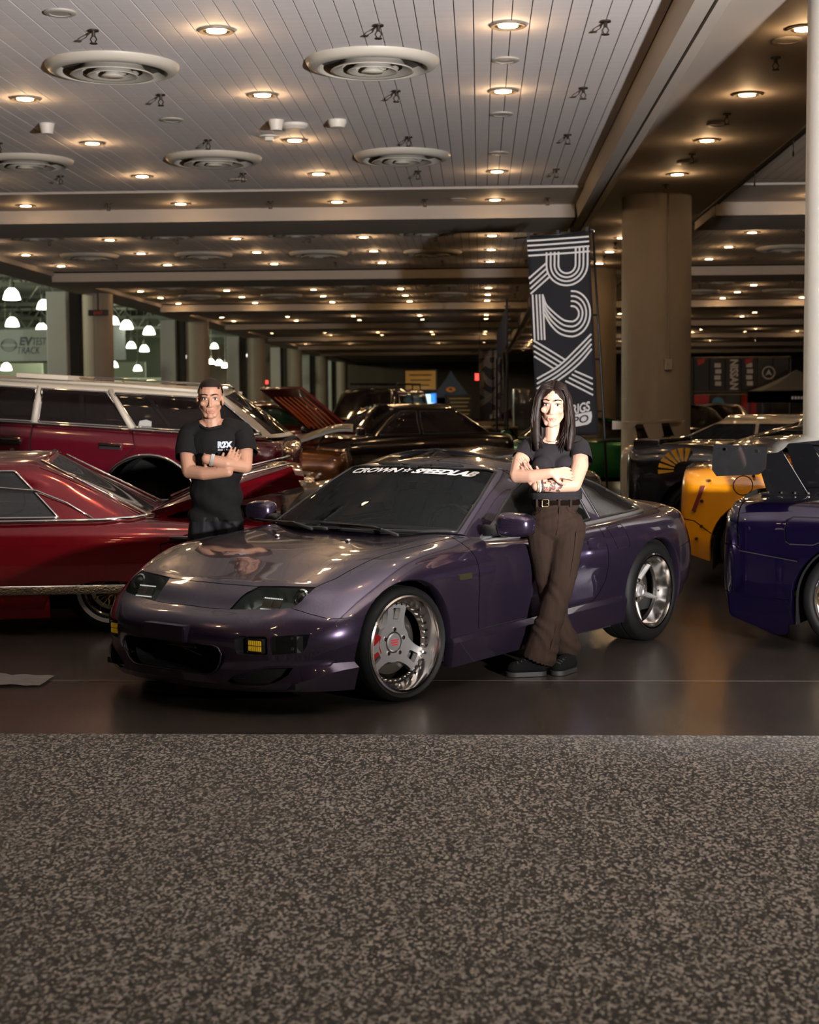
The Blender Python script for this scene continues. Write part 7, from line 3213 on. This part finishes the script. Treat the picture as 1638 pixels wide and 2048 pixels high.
text_obj('lettering', 'TEST', .34, INKB, o, Matrix.Translation((.30, -.03, 3.38)) @ RX, shear=.15, width=.46)
text_obj('lettering', 'TRACK', .32, INKB, o, Matrix.Translation((-.20, -.03, 3.10)) @ RX, shear=.15, width=.74)
for k in range(3):
    bm = B()
    tube(bm, [(-.48 + .26 * math.cos(a) , -.03, 3.38 + (.20 - .06 * k) * math.sin(a)) for a in [2 * PI * t / 24 for t in range(24)]], .008, 5, closed=True)
    obj('emblem_ring', bm, INKB, o)
bm = B()
prism(bm, [(-1.6, 3.88), (-.72, 3.88), (-1.6, 3.4)], -.025, -.02, 'Y')
obj('corner_wedge', bm, mat('banner_teal', (0.10, 0.30, 0.34), rough=0.7), o)
o = empty('hanging_banner', (-14.05, 60.0, 0), 0, 'second pale hanging banner half hidden by a column', 'banner')
bm = B()
box(bm, (-.2, 0, 3.80), (1.0, .03, 1.30))
obj('cloth', bm, SHB, o)
for k in range(2):
    cyl_ = B()
    cyl(cyl_, (-.5 + .6 * k, 0, 4.45), (-.5 + .6 * k, 0, 6.1), .012, 6)
    obj('hanging_wire', cyl_, TRUSS, o)
o = [x for x in bpy.data.objects if x.name.startswith('hanging_banner')][0]
for k in range(2):
    cyl_ = B()
    cyl(cyl_, (-1.4 + 2.0 * k, 0, 3.88), (-1.4 + 2.0 * k, 0, 6.1), .012, 6)
    obj('hanging_wire', cyl_, TRUSS, o)
# low partition and rooms in the side hall
for i, (x, y, w, h) in enumerate(((-17.5, 66, 3.2, 2.55), (-24, 74, 6, 3.4), (-20, 95, 5, 3.0), (-26, 104, 7, 4.2))):
    bm = B()
    box(bm, (0, 0, h / 2), (w, .25, h), bev=.02)
    bm2 = obj('partition', bm, HALLW, None, (x, y, 0))
    tag(bm2, ['low', 'wide', 'distant', 'tall'][i] + ' pale partition standing in the side hall', 'partition', 'side hall partitions')

# ------------------------------------------------------------------ the crowd of show cars behind
GREY = (0.030, 0.030, 0.031)
g1 = plain_car('classic_sedan', 'dark grey classic car with chrome bumper behind the red trunk lid', (-.60, 14.55), R(240), GREY, L=4.9, H=1.04, belt=.80, roof=(.15, -.35, -1.2, -1.8), metal=.4)
bm = B()
tube(bm, [(2.30, -.92, .48), (2.48, -.7, .48), (2.54, 0, .48), (2.48, .7, .48), (2.30, .92, .48)], .07, 10)
obj('front_bumper', bm, CHROME, g1, smooth=True)
for s in (1, -1):
    bm = B()
    lathe(bm, [(.10, 0), (.10, .05), (.085, .07), (.0005, .06)], 24, 'X', Matrix.Translation((2.30, s * .62, .70)))
    sobj('lamp_bezel', bm, CHROME, g1)
BRN = (0.15, 0.045, 0.006)
g2 = plain_car('lowrider_sedan', 'copper brown lowrider with its grey trunk lid lifted', (-3.95, 18.6), R(183), BRN, L=5.0, H=1.36, belt=.93, roof=(.9, .4, -.75, -1.35), metal=.5, style='wire')
M_ = Matrix.Translation((-1.45, 0, .93)) @ Matrix.Rotation(R(18), 4, 'Y') @ Matrix.Rotation(PI, 4, 'Z')
bm = B()
gv = [[bm.verts.new(M_ @ Vector((1.02 * i / 12, -.78 + 1.56 * j / 12, .05 * math.sin(PI * j / 12) - .10 * max(0, i / 12 - .7) ** 2 * 8))) for j in range(13)] for i in range(13)]
for i in range(12):
    for j in range(12):
        bm.faces.new((gv[i][j], gv[i][j + 1], gv[i + 1][j + 1], gv[i + 1][j]))
bmesh.ops.recalc_face_normals(bm, faces=bm.faces[:])
bmesh.ops.solidify(bm, geom=bm.faces[:], thickness=.03)
hl = sobj('trunk_lid', bm, mat('hood_grey', (0.085, 0.075, 0.06), rough=0.35, metal=.3, coat=.6), g2)
bm = B()
cyl(bm, (-1.9, .6, .80), (-2.1, .6, 1.10), .012, 8)
obj('lid_prop', bm, CHROME, g2)
g3 = plain_car('hot_rod_sedan', 'black hot rod with orange flame graphics on its tilted hood', (-1.75, 24.3), R(212), (0.012, 0.006, 0.006), L=4.7, H=1.45, belt=.98, roof=(.3, -.2, -1.2, -1.8))
M_ = Matrix.Translation((.60, 0, 1.0)) @ Matrix.Rotation(R(-38), 4, 'Y')
bm = B()
box(bm, (0, 0, 0), (1.15, 1.5, .04), bev=.01)
for v in bm.verts:
    v.co = M_ @ (v.co + Vector((.58, 0, 0)))
hd = sobj('hood', bm, mat('hood_red_dark', (0.10, 0.008, 0.006), rough=0.3, coat=1), g3)
for k in range(7):
    bm = B()
    y = -.55 + .18 * k
    prism(bm, [(.15, y - .05), (.55 + .2 * (k % 2), y - .02), (.95, y + .02), (.55, y + .05)], -.026, -.022, 'Z', M_)
    obj('flame_stroke', bm, mat('flame_orange', (0.75, 0.12, 0.02), rough=0.5), hd)
suv = plain_car('dark_van', 'dark high roofed wagon with a loaded roof rack', (-2.35, 35.2), R(255), (0.012, 0.011, 0.011), L=4.7, H=1.78, belt=1.10, roof=(1.0, .5, -1.7, -2.0))
bm = B()
for y in (-.55, .55):
    cyl(bm, (.2, y, 1.88), (-1.6, y, 1.88), .02, 6)
for x in (.2, -.4, -1.0, -1.6):
    cyl(bm, (x, -.55, 1.88), (x, .55, 1.88), .02, 6)
    for y in (-.55, .55):
        cyl(bm, (x, y, 1.74), (x, y, 1.90), .015, 6)
obj('roof_rack', bm, POLEB, suv)
g4 = plain_car('green_glass_coupe', 'dark red coupe with green tinted glass far behind the wagon', (-4.9, 28.0), R(190), (0.10, 0.008, 0.006), L=4.6, H=1.50, belt=1.08, roof=(.5, -.1, -1.2, -1.9), glassm=glass('green_glass', (0.01, 0.07, 0.04), .7))
g5 = plain_car('green_coupe', 'bright green coupe behind the banner pole', (1.55, 26.6), R(112), (0.004, 0.17, 0.035), L=4.4, H=1.20, belt=.86, roof=(.6, .0, -.9, -1.6))
g6 = plain_car('silver_sedan', 'white and silver sedan below the dark grey canopy', (7.6, 34.0), R(168), (0.50, 0.44, 0.36), L=4.7, H=1.42, belt=.95, roof=(.9, .3, -1.1, -1.8), metal=.2)
for i, (x, y, hd_, col, lab) in enumerate((
        (6.2, 27.0, 165, (0.02, 0.02, 0.022), 'black sedan right of the broad column, nearer row'), (8.6, 29.5, 175, (0.10, 0.10, 0.10), 'grey sedan right of the broad column, second row'),
        (3.9, 32.2, 100, (0.012, 0.012, 0.012), 'black hatchback just behind the green coupe'), (-6.3, 33.0, 195, (0.02, 0.05, 0.035), 'dark green sedan far left behind the wagon roof'),
        (5.6, 38.0, 90, (0.25, 0.20, 0.14), 'tan sedan beyond the green coupe'), (-6.4, 38.6, 185, (0.05, 0.01, 0.01), 'deep red sedan under the orange sign'),
        (-7.0, 43.5, 200, (0.03, 0.03, 0.03), 'black sedan by the left columns'), (1.2, 47.0, 170, (0.20, 0.18, 0.15), 'pale sedan beside the distant banner'))):
    plain_car('show_car', lab, (x, y), R(hd_), col, L=4.6, H=1.38, group='show cars parked in the background')
# truck chassis with a dual wheel
tk = empty('truck_trailer', (-.55, 40.0, 0), R(2), 'dark truck chassis with a silver hub wheel behind the roof', 'truck')
bm = B()
box(bm, (-.3, 0, .66), (3.6, .9, .16), bev=.01)
sobj('chassis_rail', bm, POLEB, tk)
bm = B()
cyl(bm, (-2.0, -.52, .80), (1.5, -.52, .80), .035, 8)
obj('side_bar', bm, mat('bar_grey', (0.32, 0.28, 0.22), rough=.4, metal=.5), tk)
bm = B()
tube(bm, [(1.05 + .46 * math.cos(R(a)), -.50, .40 + .46 * math.sin(R(a))) for a in range(0, 181, 12)], .05, 8)
obj('mudguard', bm, POLEB, tk, smooth=True)
wt_ = make_wheel(tk, (1.05, -.55, .37), PI, 'star', .37, .23, .28, 40)
wt2 = make_wheel(tk, (1.05, .45, .37), 0, 'star', .37, .23, .28, 24)
for k in range(2):
    bm = B()
    box(bm, (-1.1 + .9 * k, -.35, .36), (.55, .35, .5), bev=.03)
    sobj('tool_box', bm, [mat('box_amber', (0.16, 0.07, 0.012), rough=.5), mat('box_teal', (0.012, 0.03, 0.035), rough=.5)][k], tk)
bm = B()
box(bm, (1.75, .1, 1.25), (.7, .9, 1.1), bev=.05)
sobj('cab', bm, mat('cab_dark', (0.016, 0.015, 0.014), rough=.3, coat=1), tk)
wt3 = make_wheel(tk, (-1.9, -.55, .37), PI, 'dark', .37, .23, .28, 24)
# chrome show bicycle
bk = empty('lowrider_bicycle', (-1.62, 30.0, .42), R(20), 'gold lowrider bicycle with a wire wheel on a red stand', 'bicycle')
GLD = mat('bike_gold', (0.55, 0.42, 0.18), rough=.2, metal=1)
bm = B()
box(bm, (-.2, 0, -.25), (1.7, .8, .34), bev=.04)
sobj('display_plinth', bm, mat('plinth_red', (0.22, 0.006, 0.008), rough=.25, coat=1), bk)
for (x, r) in ((.42, .25), (-.62, .25)):
    bm = B()
    lathe(bm, [(r, -.02), (r + .02, 0), (r, .02), (r - .03, .015), (r - .03, -.015)], 36, 'Y', Matrix.Translation((x, 0, r - .06)), close=True)
    wl = sobj('wheel', bm, mat('bike_whitewall', (0.40, 0.33, 0.22), rough=.6), bk)
    bm = B()
    for k in range(28):
        a = 2 * PI * k / 28
        cyl(bm, (x, .02 * (-1) ** k, r - .06), (x + (r - .03) * math.cos(a), 0, r - .06 + (r - .03) * math.sin(a)), .0035, 4)
    so = obj('wire_spokes', bm, GLD, wl)
    so['kind'] = 'stuff'
bm = B()
tube(bm, [(-.62, .03, .19), (-.30, .0, .22), (-.12, 0, .26), (.14, 0, .40), (.12, 0, .48), (-.25, 0, .42), (-.62, .03, .19)], .018, 8)
obj('frame', bm, GLD, bk, smooth=True)
bm = B()
tube(bm, [(.42, .04, .19), (.30, .04, .30), (.16, 0, .42), (.12, 0, .56), (.10, .12, .74), (-.05, .20, .84), (-.10, .24, .70)], .013, 8)
tube(bm, [(.12, 0, .56), (.10, -.12, .74), (-.05, -.20, .84), (-.10, -.24, .70)], .013, 8)
obj('handlebar', bm, GLD, bk, smooth=True)
bm = B()
box(bm, (-.42, 0, .48), (.42, .16, .08), bev=.03)
sobj('saddle', bm, BLACKP, bk)
bm = B()
tube(bm, [(-.60, 0, .50), (-.68, 0, .80), (-.70, 0, .95)], .012, 8)
obj('sissy_bar', bm, GLD, bk, smooth=True)
# draped cloth on the floor at the left edge
bm = B()
gv = [[bm.verts.new((-.30 + .62 * i / 16, -.16 + .30 * j / 10, .012 + .030 * abs(math.sin(i * .9 + j * .35)) * (1 - i / 17) + .01 * (j % 2) * (1 - i / 16))) for j in range(11)] for i in range(17)]
for i in range(16):
    for j in range(10):
        bm.faces.new((gv[i][j], gv[i][j + 1], gv[i + 1][j + 1], gv[i + 1][j]))
bmesh.ops.solidify(bm, geom=bm.faces[:], thickness=.004)
o = obj('cleaning_cloth', bm, mat('cloth_grey', (0.36, 0.34, 0.32), rough=.9, var=.5, scale=20, stretch=(1, 6, 1)), None, (-2.66, 8.20, 0), smooth=True)
tag(o, 'crumpled grey cloth lying on the floor at the left edge', 'cloth')
